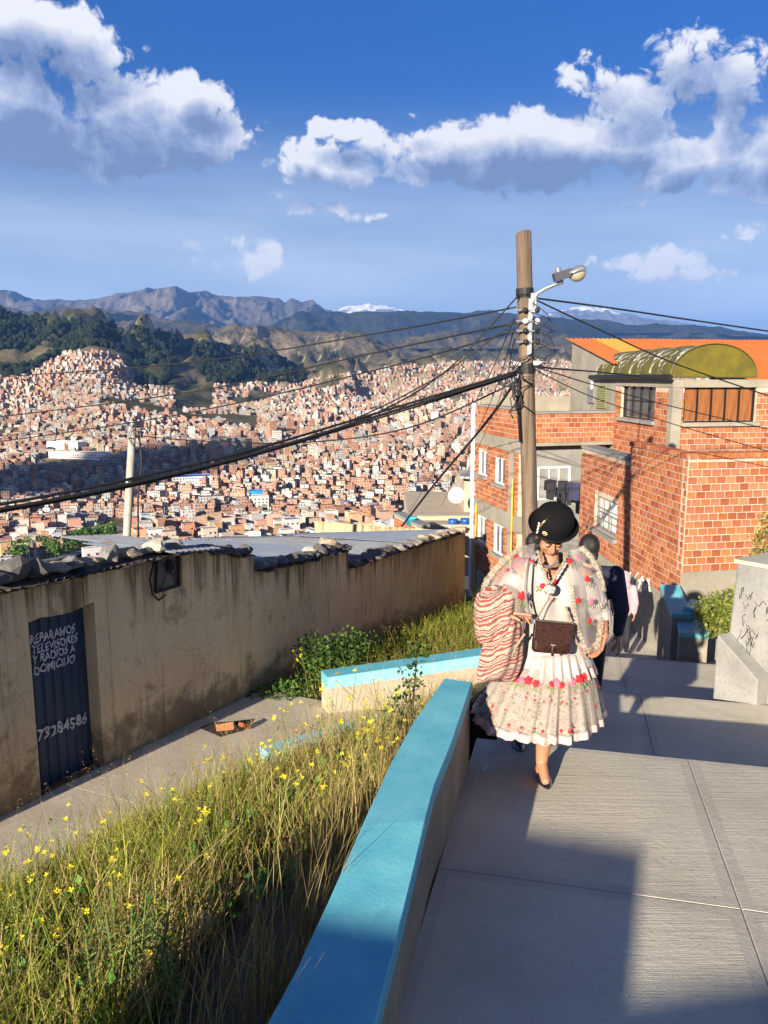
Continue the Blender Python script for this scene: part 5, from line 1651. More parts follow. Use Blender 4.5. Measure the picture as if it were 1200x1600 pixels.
# pipes down the wing
m = MB(); c = OF + FU * .06 + FN * .07; m.tube([Vector((c.x, c.y, bands[0] + .1)), Vector((c.x, c.y, -8.0))], .055, 8); obj('drain_pipe', m, 'white_frame', bh)
mat('yellow_pipe', (.62, .40, .04), rough=.5)
for s_ in (LF - .28, .22):
    c = CL + FU * s_ + FN * .06; m = MB(); m.tube([Vector((c.x, c.y, bands[3] + (.9 if s_ < 1 else -.1))), Vector((c.x, c.y, -7.5))], .022, 6); obj('gas_pipe', m, 'yellow_pipe', bh)
bb_.finish(300)
# washing on the balcony line
mat('cloth_black', (.018, .018, .022), rough=.9, bump=.3, bscale=20); mat('cloth_navy', (.03, .03, .07), rough=.9)
mat('cloth_white', (.78, .77, .76), rough=.9); mat('cloth_pink', (.70, .28, .36), rough=.9)
def garment(p, w, h, kind, material, label, dirv, group=None):
    """a garment pegged by its top edge: shirt with sleeves, trousers with two legs, or towel"""
    m = MB(); n = Vector((dirv.y, -dirv.x, 0))
    def panel(x0, x1, z0, z1, taper=1.0, ph=0.0):
        rows = []
        for i in range(7):
            f = i / 6; ww = lerp(1, taper, f); xm = (x0 + x1) / 2; row = []
            for k in range(9):
                x = xm + (lerp(x0, x1, k / 8) - xm) * ww
                d = .035 * math.sin(k * 1.7 + ph) * f + .02 * math.sin(k * 3.1 + f * 3)
                q = p + dirv * x + n * d; row.append(Vector((q.x, q.y, p.z + lerp(z0, z1, f))))
            rows.append(row)
        m.rings(rows, 0, False); m.rings([[v - n * .012 for v in r] for r in reversed(rows)], 0, False)
    if kind == 'shirt':
        panel(-w / 2, w / 2, 0, -h, 1.0); panel(-w * .78, -w / 2, -.02, -h * .55, .8, 1); panel(w / 2, w * .78, -.02, -h * .6, .8, 2)
    elif kind == 'trousers':
        panel(-w / 2, w / 2, 0, -h * .3, 1.0); panel(-w / 2, -.01, -h * .29, -h, .8, 1); panel(.01, w / 2, -h * .29, -h, .8, 2)
    else: panel(-w / 2, w / 2, 0, -h, .98)
    return obj({'shirt': 'hanging_shirt', 'trousers': 'hanging_trousers', 'towel': 'hanging_cloth'}[kind], m, material, None, True, label=label, cat='laundry', group=group)
l0 = at_y(838, 744, 18.9); l1 = at_y(906, 752, 18.2)
ld = (l1 - l0).normalized()
cl = MB(); cl.tube([l0, lerp(l0, l1, .5) - Vector((0, 0, .05)), l1], .006, 5); obj('clothes_line', cl, 'cable_black', label='washing line stretched across the balcony of the brick house', cat='clothes line')
ldh = Vector((ld.x, ld.y, 0)).normalized()
for f, w, h, kd, mt_, lab in ((.34, .20, .48, 'shirt', 'cloth_black', 'black shirt on the balcony washing line nearest the curtained window'), (.60, .2, .30, 'towel', 'cloth_black', 'short black cloth between the dark clothes on the line'),
                             (.72, .26, .55, 'trousers', 'cloth_black', 'long black trousers on the balcony washing line'), (.90, .26, .42, 'shirt', 'cloth_navy', 'navy top hanging at the brick end of the line')):
    garment(lerp(l0, l1, f) - Vector((0, 0, .04)), w, h, kd, mt_, lab, ldh)
# ------------------------------------------------------------------ poles and cables
g = G('pole_wood'); ob = g.tc.outputs['Object']
n1 = g.noise(g.mapping(ob, (14, 14, .55)), 1.0, 7, .65); n2 = g.noise(g.mapping(ob, (50, 50, 1.2)), 1.0, 5, .7)
c = g.mix(g.range(n1, .32, .66), (.085, .055, .036), (.20, .145, .10)); c = g.mix(g.range(n2, .55, .68, 0, .75), c, (.06, .038, .025))
g.color(c); g.rough(.9); g.bump(g.math('ADD', n1, n2), .9, .02)
mat('galvanised', (.45, .46, .47), rough=.4, metal=.7, var=.15, vscale=20)
mat('lamp_housing', (.60, .60, .60), rough=.25, metal=.8)
mat('insulator', (.75, .73, .70), rough=.25)
mat('clear_bowl', (.34, .30, .20), rough=.12, spec=.6)
PY = 9.05
p_top = at_y(818, 364, PY); p_bot = at_y(829, 860, PY); axis = (p_top - p_bot).normalized()
p_foot = p_bot + axis * ((-4.6 - p_bot.z) / axis.z)
pole = thing('utility_pole', 'weathered wooden utility pole carrying a street lamp and tangled cables', 'utility pole', p_foot)
def pole_at(row): return p_foot + axis * ((at_y(823, row, PY).z - p_foot.z) / axis.z)
m = MB(); rr7 = random.Random(2); rings = []
NP = 20
for i in range(26):
    f = i / 25; c = lerp(p_foot, p_top, f); R = lerp(.098, .082, f); ring = []
    for k in range(NP):
        t = 2 * math.pi * k / NP; rad = R * (1 + .05 * math.sin(3 * t + .6) + .03 * mnoise.noise(Vector((math.cos(t) * 2, math.sin(t) * 2, f * 6))))
        z = .02 * math.cos(t + 1) if i == 25 else 0
        ring.append(c + Vector((math.cos(t) * rad, math.sin(t) * rad, z)))
    rings.append(ring)
m.rings(rings, 0, True, True, True)
obj('shaft', m, 'pole_wood', pole, smooth=True)
# two black straps, plate, cross pins with insulators
for row, h in ((458, .10), (462, .03), (572, .06), (580, .05)):
    m = MB(); c = pole_at(row); m.tube([c - axis * h / 2, c + axis * h / 2], .098, 16); obj('strap', m, 'cable_black', pole)
m = MB(); a, b = pole_at(468), pole_at(560); off_v = Vector((.03, -.092, 0)); m.box((a + b) / 2 + off_v, (.05, .015, (a - b).length)); obj('plate', m, 'galvanised', pole)
for row in (486, 503, 518, 535):
    c = pole_at(row); m = MB(); m.tube([c + Vector((-.12, -.11, 0)), c + Vector((.14, -.11, .0))], .012, 6); obj('pin', m, 'galvanised', pole)
    for q_, r_i in (((.11, -.115, 0), (.03, .03, .035)), ((-.02, -.12, 0), (.035, .03, .03))):
        m = MB(); m.ball(c + Vector(q_), r_i, 8); obj('insulator', m, 'cable_black' if row != 503 else 'insulator', pole, smooth=True)
c = pole_at(569)
for p_, q_ in (((-.16, -.09, 0), (-.08, -.10, 0)), ((.06, -.10, .01), (.15, -.09, .01))):
    m = MB(); m.tube([c + Vector(p_), c + Vector(q_)], .025, 8); obj('insulator', m, 'insulator', pole, smooth=True)
# lamp arm and head
arm_px = [(833, 480), (834, 466), (840, 458), (852, 451), (866, 445), (880, 440)]
ap = [at_y(x, y, PY - .10 - .004 * i) for i, (x, y) in enumerate(arm_px)]
m = MB(); m.tube(ap, .021, 10); arm = obj('lamp_arm', m, 'galvanised', pole, smooth=True)
m = MB(); m.box(at_y(833, 473, PY - .095), (.06, .05, .20)); obj('clamp', m, 'galvanised', arm)
hx0 = at_y(868, 436, PY - .14); hx1 = at_y(917, 421, PY - .14); hd = (hx1 - hx0).normalized()
rotm = Matrix((hd, Vector((0, 1, 0)), hd.cross(Vector((0, 1, 0))))).transposed()
head = MB(); Lh = (hx1 - hx0).length
rows = []
for i in range(13):
    f = i / 12; x = .13 + (Lh - .13) * f
    w = .085 * (1 - (2 * f - 1) ** 4) ** .5 + .012; ht = .075 * (1 - (2 * f - .9) ** 4 * .6 if f > .45 else .4 + 1.2 * f) * .8 + .01
    ring = []
    for k in range(16):
        t = 2 * math.pi * k / 16; s_ = math.sin(t)
        ring.append(hx0 + rotm @ Vector((x, math.cos(t) * w, max(-.012, s_) * ht)))
    rows.append(ring)
head.rings(rows, 0, True, True, True)
lh = obj('lamp_head', head, 'lamp_housing', pole, smooth=True)
m = MB(); m.box(hx0 + rotm @ Vector((.085, 0, .018)), (.20, .11, .085), rotm); obj('ballast_box', m, mat('ballast', (.05, .05, .06), rough=.5), lh)
m = MB(); m.tube([hx0 + rotm @ Vector((.05, 0, .06)), hx0 + rotm @ Vector((.05, 0, .105))], .03, 10); obj('photocell', m, 'iron_grey', lh)
m = MB(); rows = []
for i in range(9):
    f = i / 8; ph = f * math.pi / 2; ring = []
    for k in range(16):
        t = 2 * math.pi * k / 16
        ring.append(hx0 + rotm @ Vector((.145 + (Lh - .16) / 2 + (Lh - .16) / 2 * math.cos(t) * math.cos(ph), .078 * math.sin(t) * math.cos(ph), -.012 - .085 * math.sin(ph))))
    rows.append(ring)
m.rings(rows, 0, True, False, True); obj('bowl', m, 'clear_bowl', lh, smooth=True)
# loops of spare wire on the pole
for k in range(9):
    a = pole_at(rng.uniform(465, 600)) + Vector((.05, -.11, 0)); pts = [a]
    for j in range(1, 7):
        f = j / 6; pts.append(a + Vector((.22 * math.sin(f * math.pi) * rng.uniform(.6, 1.3) * (1 if k < 6 else -1), -.05, -.38 * f * rng.uniform(.6, 1.1))))
    m = MB(); m.tube(pts, rng.uniform(.004, .008), 5); obj('spare_wire', m, 'cable_black', pole, smooth=True)
for k in range(7):
    a = pole_at(578 + k * 6) + Vector((-.09, -.11, 0)); pts = [a + Vector((rng.uniform(-.12, .02), rng.uniform(-.04, .02), -.07 * j)) for j in range(5)]
    m = MB(); m.tube(pts, .008, 5); obj('spare_wire', m, 'cable_black', pole, smooth=True)
m = MB(); m.tube([pole_at(592) + Vector((-.10, -.09, 0)), pole_at(625) + Vector((-.12, -.08, 0)), pole_at(690) + Vector((-.10, -.08, 0))], .016, 6); obj('conduit', m, 'cable_black', pole, smooth=True)

def cable(pts, rad, label, group=None, n=24, name='cable'):
    """smooth cable through real points given as (px, row, distance)"""
    P = [at_y(*p) for p in pts]
    path_ = []
    for i in range(len(P) - 1):
        p0, p1, p2, p3 = P[max(i - 1, 0)], P[i], P[i + 1], P[min(i + 2, len(P) - 1)]
        for j in range(8):
            t = j / 8
            path_.append(.5 * ((2 * p1) + (p2 - p0) * t + (2 * p0 - 5 * p1 + 4 * p2 - p3) * t * t + (3 * p1 - p0 - 3 * p2 + p3) * t ** 3))
    path_.append(P[-1])
    m = MB(); m.tube(path_, rad, 6)
    return obj(name, m, 'cable_black', None, True, label=label, cat='cable', group=group)
P0 = PY - .10
cable([(806, 480, P0), (600, 519, 10.5), (300, 566, 12.5), (0, 589, 14.5), (-200, 603, 16)], .010, 'thin cable from the pole, topmost of three running out over the wooded hill')
cable([(806, 505, P0), (600, 548, 10.5), (300, 612, 12.5), (0, 651, 14.5), (-200, 672, 16)], .011, 'thin cable from the pole, middle one of three over the town')
cable([(806, 517, P0), (600, 575, 10.5), (300, 644, 12.5), (0, 690, 14.5), (-200, 712, 16)], .010, 'thin cable from the pole, lowest of three over the town')
cable([(808, 583, P0), (600, 647, 8.2), (400, 708, 7.2), (200, 757, 6.3), (0, 796, 5.6), (-300, 842, 4.8)], .015, 'thick black cable of the heavy bundle sagging past the concrete pole, lower strand')
cable([(808, 580, P0), (600, 642, 8.25), (400, 701, 7.25), (200, 749, 6.35), (0, 788, 5.65), (-300, 832, 4.8)], .013, 'thick black cable of the heavy bundle sagging past the concrete pole, upper strand')
cable([(808, 586, P0), (600, 651, 8.3), (400, 711, 7.3), (200, 761, 6.4), (0, 800, 5.7), (-300, 848, 4.8)], .010, 'slim strand hanging just below the heavy cable bundle')
cable([(810, 462, P0), (700, 577, 9.2), (600, 640, 8.6), (480, 684, 8), (330, 728, 7.0), (200, 752, 6.4)], .009, 'cable dropping steeply from the pole strap into the heavy bundle')
cable([(806, 502, P0), (690, 585, 9.2), (560, 652, 8.6), (440, 690, 8), (300, 735, 7)], .008, 'second steep cable joining the heavy bundle lower down')
cable([(808, 592, P0), (775, 640, 9.4), (735, 690, 10.2), (680, 755, 11.3), (628, 822, 12.6)], .016, 'black service cable running down from the pole to the tin roof')
for i, (r0, x1, r1) in enumerate(((498, 640, 800), (512, 690, 790), (530, 720, 760))):
    cable([(804, r0, P0), ((804 + x1) / 2 + 12, (r0 + r1) / 2 - 6, 16), (x1, r1, 30)], .007, ('hair thin wire slanting down from the pole to the laundry terrace', 'hair thin wire slanting down beside the wing with white windows', 'short hair thin wire slanting down to the white drain pipe')[i])
cable([(838, 466, P0), (960, 482, 9.6), (1080, 500, 10.2), (1260, 526, 11)], .011, 'black cable from the pole running right above the orange roof')
cable([(838, 469, P0), (930, 512, 9.6), (1060, 570, 10.3), (1260, 638, 11.5)], .009, 'thin cable from the pole crossing in front of the olive vault')
cable([(836, 573, P0), (880, 577, 11), (932, 581, 14), (1000, 588, 16)], .014, 'black cable from the pole to the gutter of the vault')
cable([(836, 573, P0), (940, 605, 10), (1070, 640, 11), (1260, 684, 12)], .007, 'thin wire from the pole crossing the dark window')
cable([(836, 578, P0), (930, 622, 10), (1060, 665, 11), (1260, 722, 12)], .006, 'lower thin wire from the pole crossing the front brickwork')

# concrete pole behind the low house
g = mat('pole_concrete', (.42, .39, .33), rough=.85, color2=(.32, .29, .25), vscale=8, bump=.3)
cy0 = 14.2
ct = at_y(207, 668, cy0); cb = at_y(197, 862, cy0); ax2 = (ct - cb).normalized(); cf = cb + ax2 * ((-7.2 - cb.z) / ax2.z)
cpole = thing('concrete_pole', 'pale concrete pole rising behind the stone weighted roof', 'utility pole', cf)
m = MB(); m.tube([cf, lerp(cf, ct, .5), ct], [.085, .075, .064], 16); obj('shaft', m, 'pole_concrete', cpole, smooth=True)
m = MB(); c = lerp(cf, ct, .985); m.tube([c - ax2 * .03, c + ax2 * .03], .072, 14); obj('strap', m, 'galvanised', cpole)
m = MB(); m.tube([ct + Vector((.12, -.06, -.05)), ct + Vector((.16, -.08, -.6)), ct + Vector((.06, -.10, -1.3)), ct + Vector((.02, -.1, -2.4))], .016, 6); obj('cable_drop', m, 'cable_black', cpole, smooth=True)
m = MB(); m.tube([ct + Vector((.13 + .17 * math.cos(t), -.1, -.16 + .20 * math.sin(t))) for t in np.linspace(0, 5.8, 16)], .008, 5); obj('wire_coil', m, 'cable_black', cpole, smooth=True)
cable([(214, 681, cy0 - .1), (330, 690, 12.5), (480, 691, 10.5), (640, 668, 9.6), (800, 600, P0)], .010, 'cable swinging from the concrete pole top to the wooden pole')
# ------------------------------------------------------------------ people
from mathutils.bvhtree import BVHTree
def blob(parts, voxel=.006, smooth=4):
    """capsules and ellipsoids fused into one continuous skin"""
    m = MB()
    for p in parts:
        if p[0] == 'cap':
            _, a, b, ra, rb = p; a = Vector(a); b = Vector(b); d = b - a; L = d.length
            if L < 1e-6: continue
            q = d.to_track_quat('Z', 'Y').to_matrix(); rings = []
            for i in range(5):
                t = -math.pi / 2 + math.pi / 2 * (i + .35) / 5; rings.append((ra * math.cos(t), ra * math.sin(t)))
            for i in range(5):
                f = i / 4; rings.append((lerp(ra, rb, f), L * f))
            for i in range(5):
                t = math.pi / 2 * (i + .65) / 5; rings.append((rb * math.cos(t), L + rb * math.sin(t)))
            m.lathe(rings, 14, 0, Matrix.Translation(a) @ q.to_4x4(), True, True)
        else:
            _, c, r, rot = (*p, None)[:4]
            m.ball(c, r, 20, 0, rot)
    me = bpy.data.meshes.new('tmp'); me.from_pydata(m.v, [], m.f)
    o = bpy.data.objects.new('tmp', me); COL.objects.link(o)
    md = o.modifiers.new('r', 'REMESH'); md.mode = 'VOXEL'; md.voxel_size = voxel; md.adaptivity = 0
    if smooth:
        sm = o.modifiers.new('s', 'SMOOTH'); sm.factor = .5; sm.iterations = smooth
    dg = bpy.context.evaluated_depsgraph_get()
    out = bpy.data.meshes.new_from_object(o.evaluated_get(dg))
    bpy.data.objects.remove(o); bpy.data.meshes.remove(me)
    out.polygons.foreach_set('use_smooth', [True] * len(out.polygons))
    return out
def put_mesh(name, me, material, parent, **props):
    me.materials.clear(); me.materials.append(MATS[material] if isinstance(material, str) else material)
    n = len(me.vertices); a = np.zeros(n * 3); me.vertices.foreach_get('co', a); a = a.reshape(-1, 3)
    lo, hi = a.min(0), a.max(0); c = np.array([(lo[0] + hi[0]) / 2, (lo[1] + hi[1]) / 2, lo[2]])
    me.vertices.foreach_set('co', (a - c).reshape(-1)); me.name = name; me.update()
    o = bpy.data.objects.new(name, me); COL.objects.link(o); o.parent = parent
    o.location = Vector(c) - (wloc(parent) if parent else Vector((0, 0, 0)))
    set_props(o, **props); return o
def hand_parts(wrist, fwd, palm_n, spread, curl, size=1.0, thumb_side=1, pose=None):
    """palm and five fingers of unequal length with knuckle bends; thumb leaves the side of the palm"""
    fwd = fwd.normalized(); side = fwd.cross(palm_n).normalized(); palm_n = side.cross(fwd).normalized(); s = size
    P = [('cap', wrist, wrist + fwd * .03 * s, .024 * s, .026 * s)]
    for k in range(4):
        off_ = side * (k - 1.5) * .019 * s
        P.append(('cap', wrist + fwd * .02 * s + off_ * .6, wrist + fwd * .085 * s + off_, .015 * s, .0125 * s))
        L = (.040, .046, .043, .034)[k] * s; d = (fwd + side * (k - 1.5) * spread).normalized(); p = wrist + fwd * .085 * s + off_; c = curl[k] if hasattr(curl, '__len__') else curl
        for j, (l, r0, r1) in enumerate(((L, .0100, .0092), (L * .62, .0092, .0084), (L * .5, .0084, .0068))):
            d = (d * math.cos(c) + palm_n * math.sin(c)).normalized(); q = p + d * l; P.append(('cap', p, q, r0 * s, r1 * s)); p = q
    t0 = wrist + fwd * .03 * s + side * thumb_side * .028 * s; td = (fwd * .75 + side * thumb_side * .7 + palm_n * .35).normalized()
    t1 = t0 + td * .042 * s; td2 = (fwd * .95 + palm_n * .35 + side * thumb_side * .1).normalized(); t2 = t1 + td2 * .03 * s; t3 = t2 + (td2 + palm_n * .2).normalized() * .022 * s
    P += [('cap', t0, t1, .0135 * s, .0115 * s), ('cap', t1, t2, .0115 * s, .0100 * s), ('cap', t2, t3, .0100 * s, .0080 * s)]
    return P
g = G('skin'); ob = g.tc.outputs['Object']
g.color(g.mix(g.range(g.noise(ob, 9, 4), .35, .65), (.36, .165, .09), (.42, .20, .115))); g.rough(.5)
g.p.inputs['Subsurface Weight'].default_value = .12; g.p.inputs['Subsurface Radius'].default_value = (.8, .35, .2); g.p.inputs['Subsurface Scale'].default_value = .008
mat('hair_black', (.012, .010, .010), rough=.45, bump=.4, bscale=60, stretch=(6, 6, .7))
mat('felt_black', (.006, .006, .0065), rough=.85, spec=.12, bump=.25, bscale=160)
mat('felt_band', (.006, .006, .007), rough=.55, spec=.2)
mat('satin_white', (.36, .32, .30), rough=.5, var=.06, vscale=6, bump=.5, bscale=5, stretch=(1.6, 1.6, .5))
mat('patent_black', (.008, .008, .009), rough=.08, spec=.7, coat=.5)
mat('lip_red', (.42, .035, .035), rough=.35)
mat('brow', (.03, .018, .013), rough=.8)
mat('rose_red', (.50, .012, .022), rough=.7, var=.3, vscale=120)
mat('rose_pink', (.62, .13, .19), rough=.7, var=.2, vscale=120)
mat('leaf_thread', (.13, .17, .05), rough=.7, var=.3, vscale=90)
mat('silver', (.72, .70, .66), rough=.22, metal=.9)
mat('gold', (.72, .45, .20), rough=.3, metal=.9)
mat('pearl', (.58, .54, .48), rough=.3)
mat('pink_ribbon', (.52, .36, .325), rough=.38, var=.06, vscale=5)
mat('lace_rope', (.50, .41, .30), rough=.85, color2=(.28, .2, .14), vscale=90, bump=.9, bscale=120)
# sheer tulle
g = G('tulle'); g.color((.52, .45, .42)); g.rough(.6)
tr = g.n('ShaderNodeBsdfTransparent'); mx = g.n('ShaderNodeMixShader'); mx.inputs[0].default_value = .27
g.l(tr.outputs[0], mx.inputs[1]); g.l(g.p.outputs[0], mx.inputs[2]); g.l(mx.outputs[0], g.out.inputs['Surface'])
g = G('tulle_skirt'); g.color((.50, .42, .375)); g.rough(.6)
tr = g.n('ShaderNodeBsdfTransparent'); mx = g.n('ShaderNodeMixShader'); mx.inputs[0].default_value = .20
g.l(tr.outputs[0], mx.inputs[1]); g.l(g.p.outputs[0], mx.inputs[2]); g.l(mx.outputs[0], g.out.inputs['Surface'])
# cream lace
def lace(name, c1, c2, sc1, holes=False):
    g = G(name); ob = g.tc.outputs['Object']
    v = g.n('ShaderNodeTexVoronoi', feature='DISTANCE_TO_EDGE'); v.inputs['Scale'].default_value = sc1; g.l(ob, v.inputs['Vector'])
    n = g.noise(ob, sc1 * .35, 5, .7); v2 = g.n('ShaderNodeTexVoronoi'); v2.inputs['Scale'].default_value = sc1 * .3; g.l(ob, v2.inputs['Vector'])
    f = g.math('MULTIPLY', g.range(v.outputs['Distance'], .02, .16), g.range(n, .38, .6, .35, 1.0))
    f = g.math('MULTIPLY', f, g.range(v2.outputs['Distance'], .1, .5, .55, 1.0))
    gat = g.noise(g.mapping(ob, (70, 70, 2.5)), 1.0, 4, .6); f = g.math('MAXIMUM', f, g.range(gat, .52, .70, 0, .8))
    g.color(g.mix(f, c1, c2)); g.rough(.85); g.bump(g.math('SUBTRACT', 1.0, f), .6, .006)
    if holes:
        tr = g.n('ShaderNodeBsdfTransparent'); mx = g.n('ShaderNodeMixShader'); g.l(g.math('MULTIPLY', f, .85), mx.inputs[0])
        g.l(g.p.outputs[0], mx.inputs[1]); g.l(tr.outputs[0], mx.inputs[2]); g.l(mx.outputs[0], g.out.inputs['Surface'])
    return g.m
lace('cream_lace', (.42, .345, .285), (.17, .115, .075), 52)
lace('white_lace', (.52, .46, .38), (.30, .22, .15), 75)
lace('edge_lace', (.46, .39, .31), (.3, .22, .15), 120, True)

YB = 4.62
def W(px, py, dy=0.0): return at_y(px, py, YB + dy)
gz = slab_z(to_uv(.93, YB)[0], L1)
lady = thing('person', 'woman in black bowler hat and rose embroidered white dress carrying a striped blanket', 'person', (.93, YB, gz))
bow = RAD(35)
H_up = Vector((.02, -math.sin(bow), math.cos(bow))).normalized(); H_fw = Vector((.02, -math.cos(bow), -math.sin(bow))).normalized(); H_rt = H_up.cross(H_fw).normalized()
HR = Matrix((H_rt, -H_fw, H_up)).transposed()          # local x right, y back, z up
brim_c = W(864, 823, -.05); Hc = brim_c - H_up * .070
def hp(x, y, z): return Hc + HR @ Vector((x, y, z))
neck0 = W(860, 893, .03)
B = [('ell', hp(0, .012, .03), (.074, .092, .10), HR), ('ell', hp(0, -.022, -.055), (.060, .062, .070), HR), ('ell', hp(0, -.045, -.092), (.030, .032, .028), HR),
     ('ell', hp(.036, -.055, -.035), (.028, .026, .026), HR), ('ell', hp(-.036, -.055, -.035), (.028, .026, .026), HR),
     ('cap', hp(0, -.086, .008), hp(0, -.102, -.036), .009, .0135), ('ell', hp(.011, -.092, -.040), (.009, .010, .008), HR), ('ell', hp(-.011, -.092, -.040), (.009, .010, .008), HR),
     ('ell', hp(0, -.078, -.068), (.024, .012, .014), HR),
     ('ell', hp(.075, .01, -.01), (.010, .018, .028), HR), ('ell', hp(-.075, .01, -.01), (.010, .018, .028), HR),
     ('cap', hp(0, .02, -.05), neck0, .052, .056),
     ('ell', W(862, 915, .02), (.165, .105, .10)), ('ell', W(862, 950, .03), (.155, .115, .13)), ('ell', W(865, 990, .03), (.150, .115, .11)), ('ell', W(860, 1035, .03), (.185, .145, .14)),
     ('ell', W(840, 930, -.02), (.066, .070, .066)), ('ell', W(884, 930, -.02), (.066, .070, .066)),
     ('cap', W(822, 897, .02), W(904, 897, .02), .062, .062), ('cap', neck0, W(862, 905, .0), .06, .08)]
# arms
shR, elR, wrR = W(914, 900, .03), W(938, 958, .05), W(943, 995, -.03)
B += [('cap', shR, elR, .056, .045), ('cap', elR, wrR, .044, .029)]
hd1 = (W(933, 1022, -.08) - wrR).normalized()
B += hand_parts(wrR, hd1, Vector((-.85, -.35, -.2)), .05, (.35, .5, .6, .7), 1.02, 1)
shL, elL, wrL = W(812, 900, .03), W(774, 950, .06), W(786, 957, -.15)
B += [('cap', shL, elL, .056, .046), ('cap', elL, wrL, .045, .029)]
hd2 = (W(806, 957, -.20) - wrL).normalized()
B += hand_parts(wrL, (W(820, 958, -.19) - wrL).normalized(), Vector((.1, -.2, -1)), .06, (.05, .25, .5, .7), 1.0, -1)
# legs
an1 = W(850, 1207, -.29); kn1 = W(854, 1115, -.17); hip1 = W(872, 1045, .03)
foot1 = on_z(851, 1226, L1[0], L1[1] * PU.x, L1[1] * PU.y)
an1 = Vector((foot1.x - .005, foot1.y + .085, foot1.z + .095))
B += [('cap', hip1, kn1, .085, .058), ('cap', lerp(kn1, an1, .05), lerp(kn1, an1, .35), .055, .054), ('cap', lerp(kn1, an1, .35), an1, .054, .034), ('cap', an1, Vector((foot1.x, foot1.y - .02, foot1.z + .035)), .034, .026), ('ell', an1 + Vector((0, .02, -.055)), (.032, .04, .04))]
foot2 = on_z(810, 1166, L1[0], L1[1] * PU.x, L1[1] * PU.y)
an2 = Vector((foot2.x + .01, foot2.y + .09, foot2.z + .11)); kn2 = W(838, 1110, .06); hip2 = W(848, 1045, .05)
B += [('cap', hip2, kn2, .085, .058), ('cap', kn2, lerp(kn2, an2, .35), .055, .052), ('cap', lerp(kn2, an2, .35), an2, .052, .034), ('cap', an2, Vector((foot2.x, foot2.y, foot2.z + .04)), .034, .026)]
body = put_mesh('body', blob(B, .0052, 5), 'skin', lady)
# face: lips, lowered eyelids, brows
m = MB(); rows = []
for zz_, w_, dep in ((-.060, .003, -.090), (-.063, .020, -.0925), (-.067, .024, -.0945), (-.0705, .022, -.0935), (-.075, .016, -.0955), (-.080, .003, -.091)):
    rows.append([hp(x * w_, dep + .010 * (abs(x) ** 2), zz_ + .002 * abs(x)) for x in np.linspace(-1, 1, 9)])
m.rings(rows, 0, False); obj('lips', m, 'lip_red', body, smooth=True)
for s_ in (-1, 1):
    m = MB(); m.tube([hp(s_ * x, y, z) for x, y, z in ((.018, -.0835, -.006), (.030, -.087, -.011), (.042, -.083, -.010), (.050, -.074, -.006))], [.0015, .0032, .0032, .001], 5); obj('eyelash', m, 'brow', body)
    m = MB(); m.tube([hp(s_ * x, y, z) for x, y, z in ((.014, -.090, .016), (.030, -.0905, .022), (.046, -.080, .020), (.056, -.068, .014))], [.002, .0045, .004, .001], 5); obj('eyebrow', m, 'brow', body)
    m = MB(); m.ball(hp(s_ * .031, -.0745, -.004), (.018, .0125, .012), 10, 0, HR); obj('eyelid', m, 'skin', body, smooth=True)
# hair: cap under the hat and two plaits down the back
HB = [('ell', hp(0, .030, .02), (.082, .086, .095), HR), ('ell', hp(.062, .015, -.035), (.018, .032, .05), HR), ('ell', hp(-.062, .015, -.035), (.018, .032, .05), HR), ('ell', hp(0, .075, -.05), (.06, .035, .05), HR)]
for s_ in (-1, 1):
    p = hp(s_ * .04, .085, -.07)
    for k in range(9): HB.append(('ell', p + Vector((s_ * .012 * (k % 2), .03 + .008 * k, -.045 * k)), (.022, .02, .03)))
put_mesh('hair', blob(HB, .006, 2), 'hair_black', lady)
# bowler hat
hat = MB(); HM = Matrix.Translation(brim_c) @ HR.to_4x4()
prof = [(.090, -.014), (.105, -.012), (.126, -.006), (.139, .006), (.1445, .022), (.1415, .0255), (.136, .016), (.127, .007), (.118, .005), (.1155, .012), (.116, .032), (.1155, .060), (.112, .086), (.102, .108), (.085, .124), (.058, .134), (.029, .1385), (.004, .1395)]
hat.lathe(prof, 48, 0, HM, False, True)
ho = obj('bowler_hat', hat, 'felt_black', None, True, label='black felt bowler hat with beads and a gold brooch', cat='hat')
m = MB(); m.lathe([(.1175, .006), (.1185, .012), (.1185, .030), (.117, .034)], 48, 0, HM); obj('hat_band', m, 'felt_band', ho, smooth=True)
m = MB(); m.tube([HM @ Vector((.1435 * math.cos(t), .1435 * math.sin(t), .0225)) for t in np.linspace(0, 2 * math.pi, 40)], .004, 6); obj('brim_edge', m, 'felt_band', ho, smooth=True)
def hatp(ang, z, r): return HM @ Vector((r * math.sin(ang), -r * math.cos(ang), z))
m = MB(); c = hatp(-.62, .045, .121)
m.ball(c, .009, 8)
for k in range(7): t = k * .9; m.ball(hatp(-.62 + .10 * math.cos(t), .045 + .012 * math.sin(t), .121), .007, 6)
obj('brooch', m, 'gold', ho, smooth=True)
for k in range(7): m = MB(); m.ball(hatp(-1.05 + .03 * (k % 2), .014 + k * .0125, .121), .0065, 6); obj('bead', m, 'pearl', ho, smooth=True)
m = MB(); m.tube([hatp(-.95, .06, .121), hatp(-.9, .10, .112), hatp(-.8, .128, .088)], [.007, .008, .001], 6); obj('feather', m, 'gold', ho, smooth=True)

